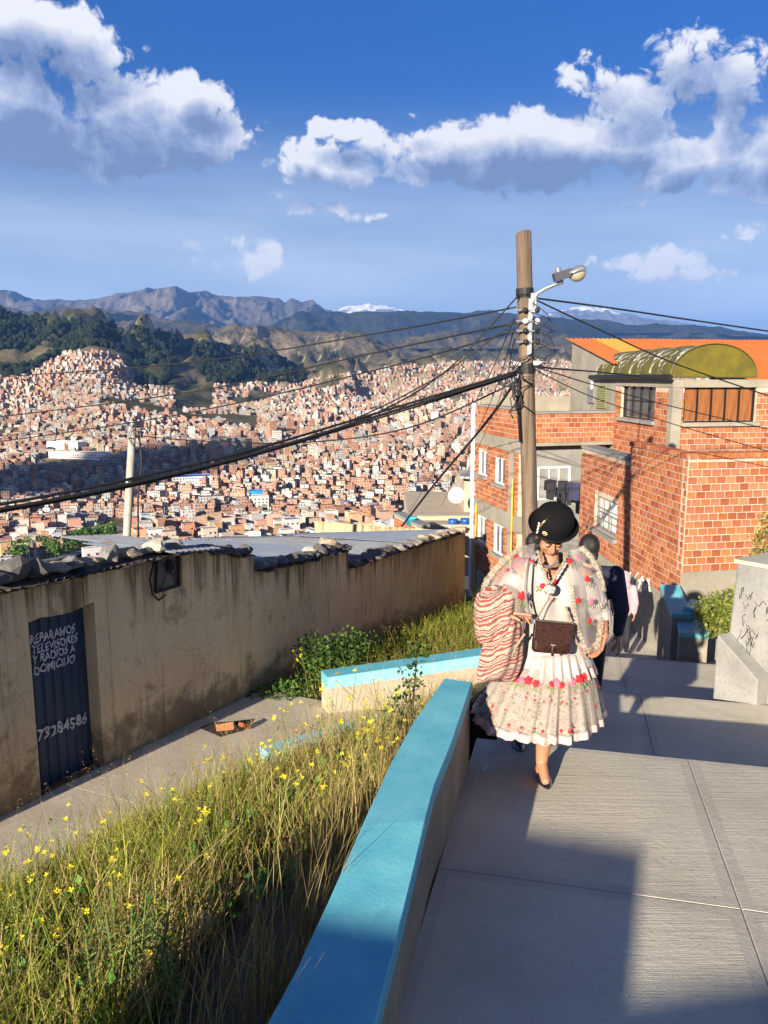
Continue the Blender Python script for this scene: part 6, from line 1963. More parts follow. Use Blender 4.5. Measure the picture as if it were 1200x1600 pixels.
# blouse
def ring_at(row, cpx, hw, dep, dyc=.03, n=48, bust=0.0, f=None):
    c = W(cpx, row, dyc); Z = CP * c.y - SP * c.z; r = hw * Z / F_PX; out = []
    for k in range(n):
        t = 2 * math.pi * k / n; x, y = math.sin(t), -math.cos(t)
        e = .86
        X = r * math.copysign(abs(x) ** e, x); Y = dep * math.copysign(abs(y) ** e, y)
        if bust and y < 0:
            for bx in (-.075, .075): Y -= bust * math.exp(-((X - bx) / .055) ** 2) * (-y)
        out.append(Vector((c.x + X, c.y + Y, c.z)))
    return out
rows_b = [(866, 861, 24, .072, .03, 0), (874, 861, 34, .088, .03, 0), (884, 862, 46, .102, .03, 0), (896, 862, 52, .112, .03, .012), (910, 862, 54, .124, .03, .040), (926, 862, 54, .132, .03, .055), (944, 863, 51, .132, .03, .040),
          (962, 864, 48, .128, .03, .012), (980, 866, 47, .126, .03, 0), (998, 865, 50, .132, .03, 0), (1016, 862, 58, .15, .03, 0), (1034, 860, 66, .178, .03, 0)]
m = MB(); rgs = [ring_at(a, b, c, d, e_, 56, f_) for a, b, c, d, e_, f_ in rows_b]
m.rings(rgs, 0, True)
keepf = []; vtri = [W(839, 866, 0), W(886, 866, 0)]
def proj_px(p):
    Z = CP * p[1] - SP * p[2]; return 600 + F_PX * p[0] / Z, 800 - F_PX * (SP * p[1] + CP * p[2]) / Z
for f_ in m.f:
    c = np.mean([m.v[i] for i in f_], 0); px, py = proj_px(c)
    hole = c[1] < YB - .02 and py < 907 and abs(px - 861) < 25 * (907 - py) / 42 + 1.5
    if not hole: keepf.append(f_)
m.f = keepf; m.m = [0] * len(keepf)
blouse = obj('blouse', m, 'satin_white', lady, smooth=True)
sd = blouse.modifiers.new('t', 'SOLIDIFY'); sd.thickness = .004
sb = blouse.modifiers.new('s', 'SUBSURF'); sb.levels = 1; sb.render_levels = 1
# sleeves and cuffs
for a, b, dn in ((shR, elR, 1), (shL, elL, 0)):
    m = MB(); pts = [lerp(a, b, f) for f in (-.05, .1, .25, .4, .55, .7, .85, .97)]
    m.tube(pts, [.066, .078, .080, .077, .073, .070, .066, .060], 20, 0, False); obj('sleeve', m, 'satin_white', lady, smooth=True)
    m = MB(); pts = [lerp(b, (wrR if dn else wrL), f) for f in (-.12, -.05, .2, .42)]
    m.tube(pts, [.056, .0575, .0565, .055], 20, 0, False); cf_ = obj('cuff', m, 'satin_white', lady, smooth=True); sd = cf_.modifiers.new('t', 'SOLIDIFY'); sd.thickness = .006; sd.offset = 1

# skirt: white peplum, lace skirt, sheer overskirt, ribbon hem
sk0 = W(860, 1030, .03); hem_c = Vector((.935, 4.60, -2.030))
def skirt_ring(f, n=220, amp=1.0, grow=0.0, npl=23, seed=0.0, dz=0.0):
    c = lerp(sk0, hem_c, f); rx = lerp(.225, .376, f ** .8) + grow; ry = lerp(.165, .385, f ** .8) + grow; out = []
    for k in range(n):
        t = 2 * math.pi * k / n; w = math.sin(npl * t + 1.9 * math.sin(3 * t + seed) + 1.2 * math.sin(7 * t + seed * 2)) * (.75 + .45 * math.sin(4 * t + 1.1)) + .35 * math.sin(47 * t + 2 * math.sin(5 * t))
        pl_ = (.019 * f ** 1.1 + .004) * amp * w + .012 * f * math.sin(5 * t + seed)
        z = c.z + dz + .006 * f * math.sin(npl * t + 1) + .008 * f * math.sin(t * 2 + .6)
        out.append(Vector((c.x + (rx + pl_) * math.sin(t), c.y - (ry + pl_) * math.cos(t), z)))
    return out
def skirt_part(name, f0, f1, material, amp=1.0, grow=0.0, n=10, dz=0.0, seed=0.0):
    m = MB(); m.rings([skirt_ring(lerp(f0, f1, i / n), 220, amp, grow, 23, seed, dz) for i in range(n + 1)], 0, True)
    o = obj(name, m, material, lady, smooth=True); sd = o.modifiers.new('t', 'SOLIDIFY'); sd.thickness = .003
    return o
skirt = skirt_part('skirt', 0.0, .985, 'cream_lace', 1.0, -.012, 16)
skirt_part('underskirt', .45, 1.05, 'white_lace', .8, -.04, 6, 0, 1.0)
over = skirt_part('overskirt', .02, .90, 'tulle_skirt', 1.0, .006, 14)
skirt_part('hem_ribbon', .885, 1.0, 'pink_ribbon', 1.0, .009, 4)
m = MB(); rr_ = []
for i in range(7):
    f = i / 6; c = lerp(W(862, 1012, .03), W(860, 1046, .03), f); n = 160; ring = []
    for k in range(n):
        t = 2 * math.pi * k / n; pl_ = (.004 + .013 * f) * math.sin(26 * t + 1.5 * math.sin(4 * t))
        ring.append(Vector((c.x + (lerp(.215, .268, f) + pl_) * math.sin(t), c.y - (lerp(.158, .222, f) + pl_) * math.cos(t), c.z + .01 * math.sin(3 * t + 1))))
    rr_.append(ring)
m.rings(rr_, 0, True); pep = obj('peplum', m, 'satin_white', lady, smooth=True); pep.modifiers.new('t', 'SOLIDIFY').thickness = .003

# sheer shawl over the shoulders
def patch(rows, nu=14, sub=4):
    """rows of (px, row, dy) control points -> smooth grid"""
    R = []
    for r in rows:
        P = [W(*q) for q in r]; line = []
        for k in range(nu + 1):
            x = k / nu * (len(P) - 1); i = min(int(x), len(P) - 2); t = x - i
            p0, p1, p2, p3 = P[max(i - 1, 0)], P[i], P[i + 1], P[min(i + 2, len(P) - 1)]
            line.append(.5 * ((2 * p1) + (p2 - p0) * t + (2 * p0 - 5 * p1 + 4 * p2 - p3) * t * t + (3 * p1 - p0 - 3 * p2 + p3) * t ** 3))
        R.append(line)
    out = []
    for i in range(len(R) - 1):
        for j in range(sub):
            t = j / sub
            out.append([.5 * ((2 * R[i][k]) + (R[i + 1][k] - R[max(i - 1, 0)][k]) * t + (2 * R[max(i - 1, 0)][k] - 5 * R[i][k] + 4 * R[i + 1][k] - R[min(i + 2, len(R) - 1)][k]) * t * t
                            + (3 * R[i][k] - R[max(i - 1, 0)][k] - 3 * R[i + 1][k] + R[min(i + 2, len(R) - 1)][k]) * t ** 3) for k in range(nu + 1)])
    out.append(R[-1]); return out
PR = patch([[(885, 862, -.03), (897, 855, .03), (906, 853, .12)], [(888, 880, -.13), (916, 876, -.06), (932, 880, .10)], [(892, 912, -.185), (926, 910, -.12), (940, 918, .08)],
            [(896, 945, -.175), (930, 945, -.12), (946, 948, .06)], [(903, 985, -.165), (920, 985, -.14), (938, 976, -.07)], [(918, 1020, -.16), (925, 1019, -.15), (932, 1016, -.13)]])
PL = patch([[(839, 862, -.03), (826, 855, .03), (816, 853, .12)], [(834, 880, -.13), (806, 876, -.08), (784, 880, .08)], [(830, 912, -.185), (795, 902, -.14), (764, 904, .05)],
            [(826, 945, -.18), (798, 932, -.18), (755, 924, .0)], [(820, 985, -.175), (808, 962, -.20), (770, 940, -.14)]])
PBk = patch([[(816, 853, .12), (861, 846, .16), (906, 853, .12)], [(784, 880, .08), (861, 880, .19), (932, 880, .10)], [(764, 904, .05), (861, 920, .20), (940, 918, .08)], [(755, 924, .0), (861, 960, .20), (946, 948, .06)]])
shawl = None
m = MB()
for g_ in (PR, PL, PBk): m.rings(g_, 0, False)
shawl = obj('sheer_shawl', m, 'tulle', lady, smooth=True)
def ruffle(path, width, material, name='lace_edge', wav=.012):
    m = MB(); a, b = [], []; n = len(path) * 5
    for k in range(n + 1):
        x = k / n * (len(path) - 1); i = min(int(x), len(path) - 2); p = lerp(path[i], path[i + 1], x - i); d = (path[i + 1] - path[i]).normalized()
        o_ = d.cross(Vector((0, -1, 0)));
        if o_.length < .1: o_ = d.cross(Vector((0, 0, 1)))
        o_.normalize(); w = Vector((0, -1, 0)) * wav * math.sin(k * 1.9)
        sc_ = 1 + .25 * math.sin(k * 1.25)
        a.append(p + w * .3 - o_ * width * .5); b.append(p + w + o_ * width * .5 * sc_)
    m.rings([a, b], 0, False); o = obj(name, m, material, lady, smooth=True); return o
ruffle([r[-1] + Vector((0, -.01, 0)) for r in PR], .032, 'edge_lace'); ruffle([r[-1] + Vector((0, -.01, 0)) for r in PL], .036, 'edge_lace')
ruffle([r[0] + Vector((0, -.012, 0)) for r in PR[8:]], .025, 'edge_lace')
ruffle([W(x, y, d) for x, y, d in ((905, 856, .05), (920, 866, .0), (931, 884, -.03), (940, 905, -.04), (944, 925, -.05))], .026, 'edge_lace')
ruffle([W(x, y, d) for x, y, d in ((818, 856, .05), (800, 866, -.02), (782, 880, -.05), (766, 898, -.07), (756, 915, -.08))], .034, 'edge_lace')
ruffle([W(x, y, d) for x, y, d in ((932, 950, -.13), (940, 945, -.10), (948, 938, -.04))], .03, 'edge_lace')
def rope(pts, r, material, name):
    m = MB(); P = [W(*p) for p in pts]; path_ = []
    for i in range(len(P) - 1):
        for j in range(8): path_.append(lerp(P[i], P[i + 1], j / 8))
    path_.append(P[-1]); m.tube(path_, [r * (1 + .35 * math.sin(k * 2.4)) for k in range(len(path_))], 7); return obj(name, m, material, lady, smooth=True)
rope([(840, 860, -.10), (846, 884, -.165), (853, 903, -.185), (858, 912, -.20)], .008, 'lace_rope', 'lace_trim'); rope([(888, 862, -.10), (880, 880, -.165), (868, 900, -.19), (861, 912, -.20)], .008, 'lace_rope', 'lace_trim')
rope([(820, 990, -.20), (808, 1008, -.21), (797, 1030, -.21)], .007, 'lace_rope', 'lace_trim'); rope([(884, 948, -.20), (893, 985, -.21), (905, 1012, -.205), (914, 1030, -.19)], .007, 'lace_rope', 'lace_trim')
# necklace, brooch
for k in range(11):
    a = -1.25 + 2.5 * k / 10; c = W(856 + 15 * math.sin(a), 872 + 14 * math.cos(a), -.118 - .02 * math.cos(a))
    m = MB(); m.box(c, (.014, .008, .016), Matrix.Rotation(-a * .6, 3, 'Y')); obj('necklace_plate', m, 'silver', lady)
bc = W(859, 921, -.215); m = MB(); m.lathe([(.001, 0), (.030, 0), (.034, .004), (.030, .008), (.001, .008)], 24, 0, Matrix.Translation(bc) @ Matrix.Rotation(RAD(80), 4, 'X')); br = obj('brooch', m, 'gold', lady, smooth=True)
for k in range(9):
    t = k * 2.4; r_ = .007 * math.sqrt(k); m = MB(); m.ball(bc + Vector((r_ * 1.2 * math.cos(t), -.012, r_ * 1.2 * math.sin(t))), (.0085, .005, .0085), 8); obj('pearl', m, 'pearl', br, smooth=True)

# handbag
g = G('crocodile_leather'); ob = g.tc.outputs['Object']
v = g.n('ShaderNodeTexVoronoi', feature='DISTANCE_TO_EDGE'); v.inputs['Scale'].default_value = 60; g.l(g.mapping(ob, (1, 1, .7)), v.inputs['Vector'])
h = g.range(v.outputs['Distance'], .0, .12)
g.color(g.mix(h, (.010, .004, .003), (.038, .012, .008))); g.rough(.36); g.p.inputs['Specular IOR Level'].default_value = .35; g.bump(h, .18, .003)
bgc = W(861.5, 997, -.235); tilt = Matrix.Rotation(RAD(5), 3, 'Y') @ Matrix.Rotation(RAD(-8), 3, 'X')
bag = thing('handbag', 'dark brown crocodile leather handbag hanging at the woman\'s waist', 'handbag', bgc)
def bagpart(name, c, size, bev, material='crocodile_leather', seg=3):
    m = MB(); m.box(bgc + tilt @ Vector(c), size, tilt); o = obj(name, m, material, bag); b = o.modifiers.new('b', 'BEVEL'); b.width = bev; b.segments = seg; o.data.polygons.foreach_set('use_smooth', [True] * len(o.data.polygons)); return o
bagpart('body', (0, 0, 0), (.212, .065, .172), .02)
# flap with a V shaped lower edge
m = MB(); fo = []
shape = [(-.108, .092), (.108, .092), (.110, -.005), (.07, -.030), (.012, -.055), (-.012, -.055), (-.07, -.030), (-.110, -.005)]
for d in (-.047, -.036): fo.append([bgc + tilt @ Vector((x, d, z)) for x, z in shape])
m.add(fo[0] + fo[1], [tuple(range(8)), tuple(reversed(range(8, 16)))] + [((k + 1) % 8, k, k + 8, (k + 1) % 8 + 8) for k in range(8)])
flap = obj('flap', m, 'crocodile_leather', bag); b = flap.modifiers.new('b', 'BEVEL'); b.width = .003; b.segments = 2
m = MB(); m.box(bgc + tilt @ Vector((0, -.002, .090)), (.214, .084, .012), tilt); o = obj('top_edge', m, 'crocodile_leather', bag); b = o.modifiers.new('b', 'BEVEL'); b.width = .005
bagpart('clasp', (.003, -.052, -.062), (.017, .010, .062), .004); bagpart('clasp_bar', (.003, -.053, -.030), (.030, .008, .008), .003, 'iron_grey')
for s_ in (-1, 1): bagpart('ring', (s_ * .108, -.01, .088), (.012, .02, .022), .004, 'iron_grey')
def strap(pts, w, material, name):
    m = MB(); P = [W(*p) for p in pts]; a, b = [], []
    for i, p in enumerate(P):
        d = (P[min(i + 1, len(P) - 1)] - P[max(i - 1, 0)]).normalized(); s_ = d.cross(Vector((0, -1, 0))).normalized(); a.append(p - s_ * w / 2); b.append(p + s_ * w / 2)
    m.rings([a, b], 0, False); o = obj(name, m, material, bag, smooth=True); o.modifiers.new('t', 'SOLIDIFY').thickness = .004; return o
mat('strap_grey', (.17, .14, .14), rough=.5)
strap([(828, 872, -.09), (824, 890, -.16), (821, 915, -.205), (822, 935, -.21), (826, 955, -.215), (833, 974, -.225)], .014, 'strap_grey', 'strap')
m = MB(); P = [W(*p) for p in ((858, 934, -.22), (850, 948, -.225), (842, 962, -.23), (834, 975, -.235))]
for i in range(3):
    for j in range(5): m.ball(lerp(P[i], P[i + 1], j / 5), .0055, 6)
obj('chain', m, mat('chain_brown', (.20, .13, .09), rough=.4), bag, smooth=True)

# striped blanket over the arm
g = G('striped_wool'); uvn = g.n('ShaderNodeUVMap', uv_map='uv'); s_ = g.n('ShaderNodeSeparateXYZ'); g.l(uvn.outputs[0], s_.inputs[0])
wv = g.noise(g.tc.outputs['Object'], 9, 4, .6)
vv = g.math('FRACT', g.math('MULTIPLY', g.math('ADD', s_.outputs[1], g.math('MULTIPLY', wv, .09)), 8.6))
rp = g.n('ShaderNodeValToRGB'); rp.color_ramp.interpolation = 'CONSTANT'
SW_ = .55
cols = [(0, (.62, .50, .40)), (.10, (.42, .07, .04)), (.18, (.66, .56, .48)), (.26, (.46, .10, .10)), (.31, (.62, .50, .42)), (.38, (.30, .13, .07)), (.48, (.68, .58, .50)), (.54, (.48, .05, .04)), (.64, (.60, .34, .30)), (.70, (.66, .55, .46)), (.77, (.44, .06, .04)), (.83, (.34, .16, .09)), (.92, (.68, .60, .52))]
cols = [(p_, tuple(q * SW_ for q in c_)) for p_, c_ in cols]
rp.color_ramp.elements[0].color = (*cols[0][1], 1); rp.color_ramp.elements[1].position = cols[1][0]; rp.color_ramp.elements[1].color = (*cols[1][1], 1)
for p_, c_ in cols[2:]:
    e_ = rp.color_ramp.elements.new(p_); e_.color = (*c_, 1)
g.l(vv, rp.inputs[0]); g.color(g.mix(g.range(g.noise(g.tc.outputs['Object'], 150, 3), .4, .7, 0, .25), rp.outputs[0], (.2, .08, .05))); g.rough(.95); g.bump(g.noise(g.tc.outputs['Object'], 220, 3), .5, .003)
def drape(rows_, n=72, phase=0.0, nf=5, amp=.10):
    rings_, vs_l, acc = [], [], 0.0; prev = None
    for row, cpx, hw, dep, dyc in rows_:
        c = W(cpx, row, dyc); Z = CP * c.y - SP * c.z; r = hw * Z / F_PX; ring = []
        acc += (c - prev).length if prev is not None else 0; prev = c
        for k in range(n):
            t = 2 * math.pi * k / n; w = 1 + amp * math.sin(nf * t + phase + row * .012) + amp * .6 * math.sin((nf * 2 + 1) * t + row * .03 + phase)
            ring.append(Vector((c.x + r * math.sin(t) * (1 + .35 * (w - 1)), c.y - dep * math.cos(t) * w, c.z + .012 * math.sin(3 * t + phase))))
        rings_.append(ring); vs_l.append(acc)
    return rings_, vs_l
def smooth_rows(rows_, k=4):
    A = np.array(rows_, float); n = len(A); x = np.linspace(0, n - 1, (n - 1) * k + 1); return [tuple(np.interp(q, np.arange(n), A[:, j]) for j in range(A.shape[1])) for q in x]
def blanket_mesh(name, parts):
    m = MB(); uv = []
    for rows_, ph, nf, amp, v0 in parts:
        rg_, vs_l = drape(smooth_rows(rows_), 72, ph, nf, amp); n = 72; o_ = len(m.f)
        m.rings(rg_, 0, True, True, True)
        for i in range(len(rg_) - 1):
            for k in range(n):
                lean = .05 * math.sin(2 * math.pi * k / n)
                uv.append([(k / n, v0 + vs_l[i] + lean), ((k + 1) / n, v0 + vs_l[i] + .05 * math.sin(2 * math.pi * (k + 1) / n)), ((k + 1) / n, v0 + vs_l[i + 1] + .05 * math.sin(2 * math.pi * (k + 1) / n)), (k / n, v0 + vs_l[i + 1] + lean)])
        uv.append([(0, v0)] * n); uv.append([(0, v0 + vs_l[-1])] * n)
    o = obj(name, m, 'striped_wool', None, True)
    L_ = o.data.uv_layers.new(name='uv'); L_.data.foreach_set('uv', np.array([q for f_ in uv for q in f_], np.float32).reshape(-1))
    return o
bl = blanket_mesh('striped_blanket', [
    ([(917, 784, 10, .03, -.10), (922, 782, 26, .075, -.10), (932, 778, 34, .10, -.11), (948, 775, 35, .11, -.12), (968, 774, 35, .11, -.12), (988, 774, 33, .10, -.12), (1000, 772, 27, .07, -.12), (1004, 770, 12, .02, -.12)], .4, 4, .12, 0.0),
    ([(955, 796, 16, .04, -.15), (975, 790, 27, .07, -.15), (1000, 786, 30, .08, -.15), (1025, 783, 32, .075, -.15), (1045, 779, 31, .07, -.15), (1056, 776, 29, .055, -.15), (1061, 773, 26, .035, -.15)], 1.4, 4, .17, .31)])
set_props(bl, 'red and cream striped woven blanket draped over the woman\'s forearm', 'blanket')
# bracelet
m = MB(); c = lerp(elR, wrR, .86); ax_ = (wrR - elR).normalized(); q_ = ax_.to_track_quat('Z', 'Y').to_matrix()
m.tube([c + q_ @ Vector((.036 * math.cos(t), .036 * math.sin(t), 0)) for t in np.linspace(0, 2 * math.pi, 20)], .003, 5); obj('bracelet', m, 'gold', lady, smooth=True)
# shoes
def shoe(f, name='shoe'):
    rows = []
    for (yy, w, h, zb) in ((.10, .022, .055, .035), (.085, .030, .065, .034), (.05, .034, .058, .026), (.01, .038, .040, .012), (-.03, .042, .036, .004), (-.07, .038, .030, .002), (-.105, .022, .022, .003), (-.128, .006, .012, .006)):
        ring = []
        for k in range(14):
            t = 2 * math.pi * k / 14; x = w * math.cos(t); z = zb + max(0, math.sin(t)) * h if math.sin(t) > 0 else zb + math.sin(t) * .006
            ring.append(Vector((f.x + x, f.y + yy, f.z + z)))
        rows.append(ring)
    m = MB(); m.rings(rows, 0, True, True, True)
    o = obj(name, m, 'patent_black', lady, smooth=True)
    h = MB(); h.tube([Vector((f.x, f.y + .085, f.z + .04)), Vector((f.x, f.y + .09, f.z))], [.018, .012], 10); obj('heel', h, 'patent_black', o)
f1 = on_z(851, 1222, L1[0], L1[1] * PU.x, L1[1] * PU.y); shoe(Vector((f1.x, f1.y + .03, f1.z + .003))); shoe(Vector((foot2.x, foot2.y + .03, foot2.z + .003)))

# embroidered roses
def rose_mesh(material, big=1.0):
    m = MB(); r = random.Random(3)
    for ring, (n, rr, z, s) in enumerate(((6, .62, .10, .42), (5, .36, .22, .36), (3, .14, .32, .28))):
        for k in range(n):
            t = 2 * math.pi * k / n + ring * .5; c = Vector((rr * math.cos(t), rr * math.sin(t), z))
            m.ball(c, (s, s * .8, .16), 7, 0, Matrix.Rotation(t, 3, 'Z') @ Matrix.Rotation(.45, 3, 'Y'))
    return m
def leaf_mesh():
    m = MB()
    for a, L in ((-.5, 1.3), (.5, 1.2), (0, 1.7)):
        d = Vector((math.sin(a), -math.cos(a), 0)); s = Vector((d.y, -d.x, 0)); p = d * .55
        m.add([p, p + d * L * .5 + s * .22 + Vector((0, 0, .12)), p + d * L, p + d * L * .5 - s * .22 + Vector((0, 0, .12))], ((0, 1, 2, 3), (3, 2, 1, 0)))
    return m
ROSE = {'r': mesh_from('rose', rose_mesh('rose_red'), 'rose_red'), 'p': mesh_from('rose', rose_mesh('rose_pink'), 'rose_pink')}
for me in ROSE.values(): me.polygons.foreach_set('use_smooth', [True] * len(me.polygons))
LEAFM = mesh_from('leaf', leaf_mesh(), 'leaf_thread')
bm_all = bmesh.new(); dg = bpy.context.evaluated_depsgraph_get()
bpy.context.view_layer.update()
for o_ in (blouse, shawl, over, skirt):
    t_ = bmesh.new(); t_.from_mesh(o_.data); t_.transform(Matrix.Translation(wloc(o_))); tmp = bpy.data.meshes.new('t'); t_.to_mesh(tmp); t_.free(); bm_all.from_mesh(tmp); bpy.data.meshes.remove(tmp)
BV_ = BVHTree.FromBMesh(bm_all); bm_all.free()
def embroider(px, py, size, kind='r', leaf=True, parent=None, la=0.0):
    d = ray(px, py).normalized(); hit, nrm, _, _ = BV_.ray_cast(Vector((0, 0, 0)), d)
    if hit is None: return
    if nrm.dot(d) > 0: nrm = -nrm
    nrm = (nrm + Vector((0, -.8, .1))).normalized()
    zx = nrm; up = (Vector((0, 0, 1)) - zx * zx.z).normalized(); xx = up.cross(zx)
    R3 = Matrix((xx, up, zx)).transposed() @ Matrix.Rotation(la, 3, 'Z')
    o = inst('embroidered_rose', ROSE[kind], hit + nrm * .004, parent or lady, R3.to_euler(), (size, size, size * .6))
    if leaf: inst('embroidered_leaf', LEAFM, hit + nrm * .005, parent or lady, R3.to_euler(), (size * 1.2,) * 3)
for px, py, s, k in ((807, 870, .015, 'r'), (831, 877, .010, 'r'), (794, 891, .010, 'r'), (889, 877, .017, 'r'), (904, 873, .015, 'p'), (868, 910, .020, 'r'), (848, 916, .016, 'r'), (815, 931, .023, 'r'), (917, 905, .016, 'r'), (937, 907, .014, 'r'),
                     (903, 938, .016, 'r'), (923, 939, .016, 'p'), (820, 965, .014, 'r'), (900, 979, .016, 'r'), (921, 970, .014, 'r'), (805, 1001, .014, 'r'), (907, 1015, .012, 'p'), (866, 936, .008, 'r')):
    embroider(px, py, s * 1.3, k, True, None, rng.uniform(-1, 1))
for px, py, s, k in ((806, 1060, .022, 'r'), (815, 1064, .018, 'p'), (826, 1064, .022, 'r'), (838, 1069, .019, 'r'), (862, 1069, .015, 'r'), (869, 1068, .020, 'p'), (877, 1071, .018, 'r'), (893, 1066, .020, 'p'), (905, 1061, .022, 'r'), (914, 1058, .022, 'r'), (924, 1047, .018, 'r'), (800, 1052, .014, 'r')):
    embroider(px, py, s * 1.4, k, True, None, rng.uniform(-.4, .4))
for px, py, s in ((751, 1083, .009), (770, 1103, .010), (795, 1133, .010), (815, 1137, .010), (848, 1143, .011), (877, 1142, .011), (893, 1133, .009), (822, 1090, .008), (836, 1094, .008), (861, 1094, .008), (878, 1097, .008), (916, 1080, .009), (930, 1104, .009), (767, 1112, .010), (846, 1154, .012), (890, 1144, .012), (813, 1146, .010), (876, 1154, .011)):
    embroider(px, py, s, 'r', py < 1146 and py > 1085 or rng.random() < .5, None, rng.uniform(-.5, .5))
for k in range(110):
    px, py = rng.uniform(745, 938), rng.uniform(1068, 1150)
    d = ray(px, py).normalized(); hit, nrm, _, _ = BV_.ray_cast(Vector((0, 0, 0)), d)
    if hit is None: continue
    if nrm.dot(d) > 0: nrm = -nrm
    zx = (nrm + Vector((0, -.8, .1))).normalized(); up = (Vector((0, 0, 1)) - zx * zx.z).normalized(); R3 = Matrix((up.cross(zx), up, zx)).transposed() @ Matrix.Rotation(rng.uniform(-1.5, 1.5), 3, 'Z')
    inst('embroidered_leaf', LEAFM, hit + zx * .004, lady, R3.to_euler(), (rng.uniform(.007, .013),) * 3)
    if k % 4 == 0: inst('embroidered_rose', ROSE['p' if k % 8 else 'r'], hit + zx * .004 + Vector((.008, 0, .012)), lady, R3.to_euler(), (.0065, .0065, .004))

# ---- people further down the steps
mat('navy_suit', (.012, .014, .032), rough=.8, bump=.2, bscale=40); mat('black_trousers', (.012, .012, .014), rough=.8); mat('pink_fleece', (.46, .28, .31), rough=.95, sheen=.4, bump=.2, bscale=60)
mat('dark_jeans', (.02, .02, .028), rough=.85); mat('magenta_wool', (.20, .012, .05), rough=.9); mat('dark_skirt', (.03, .02, .035), rough=.9)
def walker(label, foot, height, face, top_mat, low_mat, hair_long=False, hood=False, shoulder=.20, bulk=1.0, stride=.12):
    """whole figure: body skin, hair, top, trousers, shoes; face is the horizontal direction looked at"""
    f = Vector(face).normalized(); r = f.cross(Vector((0, 0, 1))).normalized(); s = height / 1.7; foot = Vector(foot)
    t = thing('person', label, 'person', foot)
    def P(x, y, z): return foot + r * x * s + f * y * s + Vector((0, 0, z * s))
    RM = Matrix((r, f, Vector((0, 0, 1)))).transposed()
    hb = shoulder * bulk
    skin = [('ell', P(0, .0, 1.59), (.075 * s, .092 * s, .11 * s), RM), ('ell', P(0, .03, 1.52), (.055 * s, .06 * s, .07 * s), RM), ('cap', P(0, .09, 1.58), P(0, .105, 1.55), .012 * s, .014 * s), ('cap', P(0, -.01, 1.5), P(0, -.01, 1.38), .055 * s, .06 * s),
            ('ell', P(0, 0, 1.25), (hb * .85 * s, .11 * s, .2 * s), RM), ('ell', P(0, 0, .98), (.15 * s, .11 * s, .16 * s), RM)]
    top = [('ell', P(0, 0, 1.26), (hb * .95 * s, .135 * bulk * s, .2 * s), RM), ('ell', P(0, 0, 1.05), (.165 * bulk * s, .135 * bulk * s, .2 * s), RM), ('ell', P(0, 0, .90), (.175 * bulk * s, .145 * bulk * s, .12 * s), RM), ('cap', P(-hb * .8, 0, 1.38), P(hb * .8, 0, 1.38), .07 * s, .07 * s)]
    low = []; feet = []
    for k in (-1, 1):
        sw = stride * k
        sh, el, wr = P(k * hb, 0, 1.38), P(k * (hb + .06), -.03 - sw * .3, 1.10), P(k * (hb + .04), .06 - sw * .6, .87)
        top += [('cap', sh, el, .068 * s * bulk, .058 * s * bulk), ('cap', el, lerp(el, wr, .93), .057 * s * bulk, .045 * s)]
        skin += [('cap', el, wr, .035 * s, .027 * s)] + hand_parts(wr, Vector((0, 0, -1)) + f * .15, r * -k, .05, (.25, .3, .35, .4), s, k)
        an = P(k * .09, sw, .09); kn = P(k * .095, .04 + sw * .3, .48)
        low += [('cap', P(k * .09, 0, .88), kn, .095 * s, .072 * s), ('cap', kn, an, .070 * s, .055 * s)]
        feet.append((an, k))
    put_mesh('body', blob(skin, .009 * s, 3), 'skin', t)
    if hood: top += [('ell', P(0, -.02, 1.58), (.115 * s, .13 * s, .15 * s), RM), ('ell', P(0, -.06, 1.45), (.12 * s, .10 * s, .09 * s), RM)]
    else:
        hair = [('ell', P(0, -.025, 1.62), (.088 * s, .098 * s, .105 * s), RM), ('ell', P(0, -.06, 1.55), (.078 * s, .055 * s, .08 * s), RM)]
        if hair_long: hair += [('cap', P(0, -.09, 1.55), P(0, -.12, 1.25), .06 * s, .04 * s)]
        put_mesh('hair', blob(hair, .01, 2), 'hair_black', t)
    put_mesh('top', blob(top, .012, 4), top_mat, t); put_mesh('trousers', blob(low, .012, 3), low_mat, t)
    for an, k in feet:
        sh = [('cap', an + f * -.03 * s + Vector((0, 0, -.045 * s)), an + f * .13 * s + Vector((0, 0, -.06 * s)), .042 * s, .032 * s)]; put_mesh('shoe', blob(sh, .01, 1), 'black_trousers', t)
    return t
def ground_on(k, px, y):
    x = (px - 600) / F_PX * (CP * y + SP * 3.3); u, v = to_uv(x, y); return Vector((x, y, slab_z(u, k)))
walker('person in a navy suit with short dark hair on the steps behind the woman', ground_on(L2, 908, 7.0), 1.80, (.25, 1, 0), 'navy_suit', 'black_trousers', bulk=1.12)
walker('person in magenta with dark hair mostly hidden behind the bowler hat', Vector(((827 - 600) / F_PX * (CP * 8.6 + SP * 3.4), 8.6, -3.46)), 1.77, (.1, 1, 0), 'magenta_wool', 'dark_skirt', True, shoulder=.165)
pk = Vector((0, 0, 0)); pk.y = 12.0; pk.x = (976 - 600) / F_PX * (CP * 12.0 + SP * 3.2); ht_ = at_y(972, 894, 12.0).z
uu_, vv_ = to_uv(pk.x, pk.y); pk.z = lerp(slab_z(11.25, L3), slab_z(12.9, L4), .55)
walker('person in a pale pink hoodie and dark trousers by the brick annex', (pk.x, pk.y, pk.z), max(1.3, ht_ - pk.z) * 1.0, (.3, 1, 0), 'pink_fleece', 'dark_jeans', hood=True, shoulder=.17)
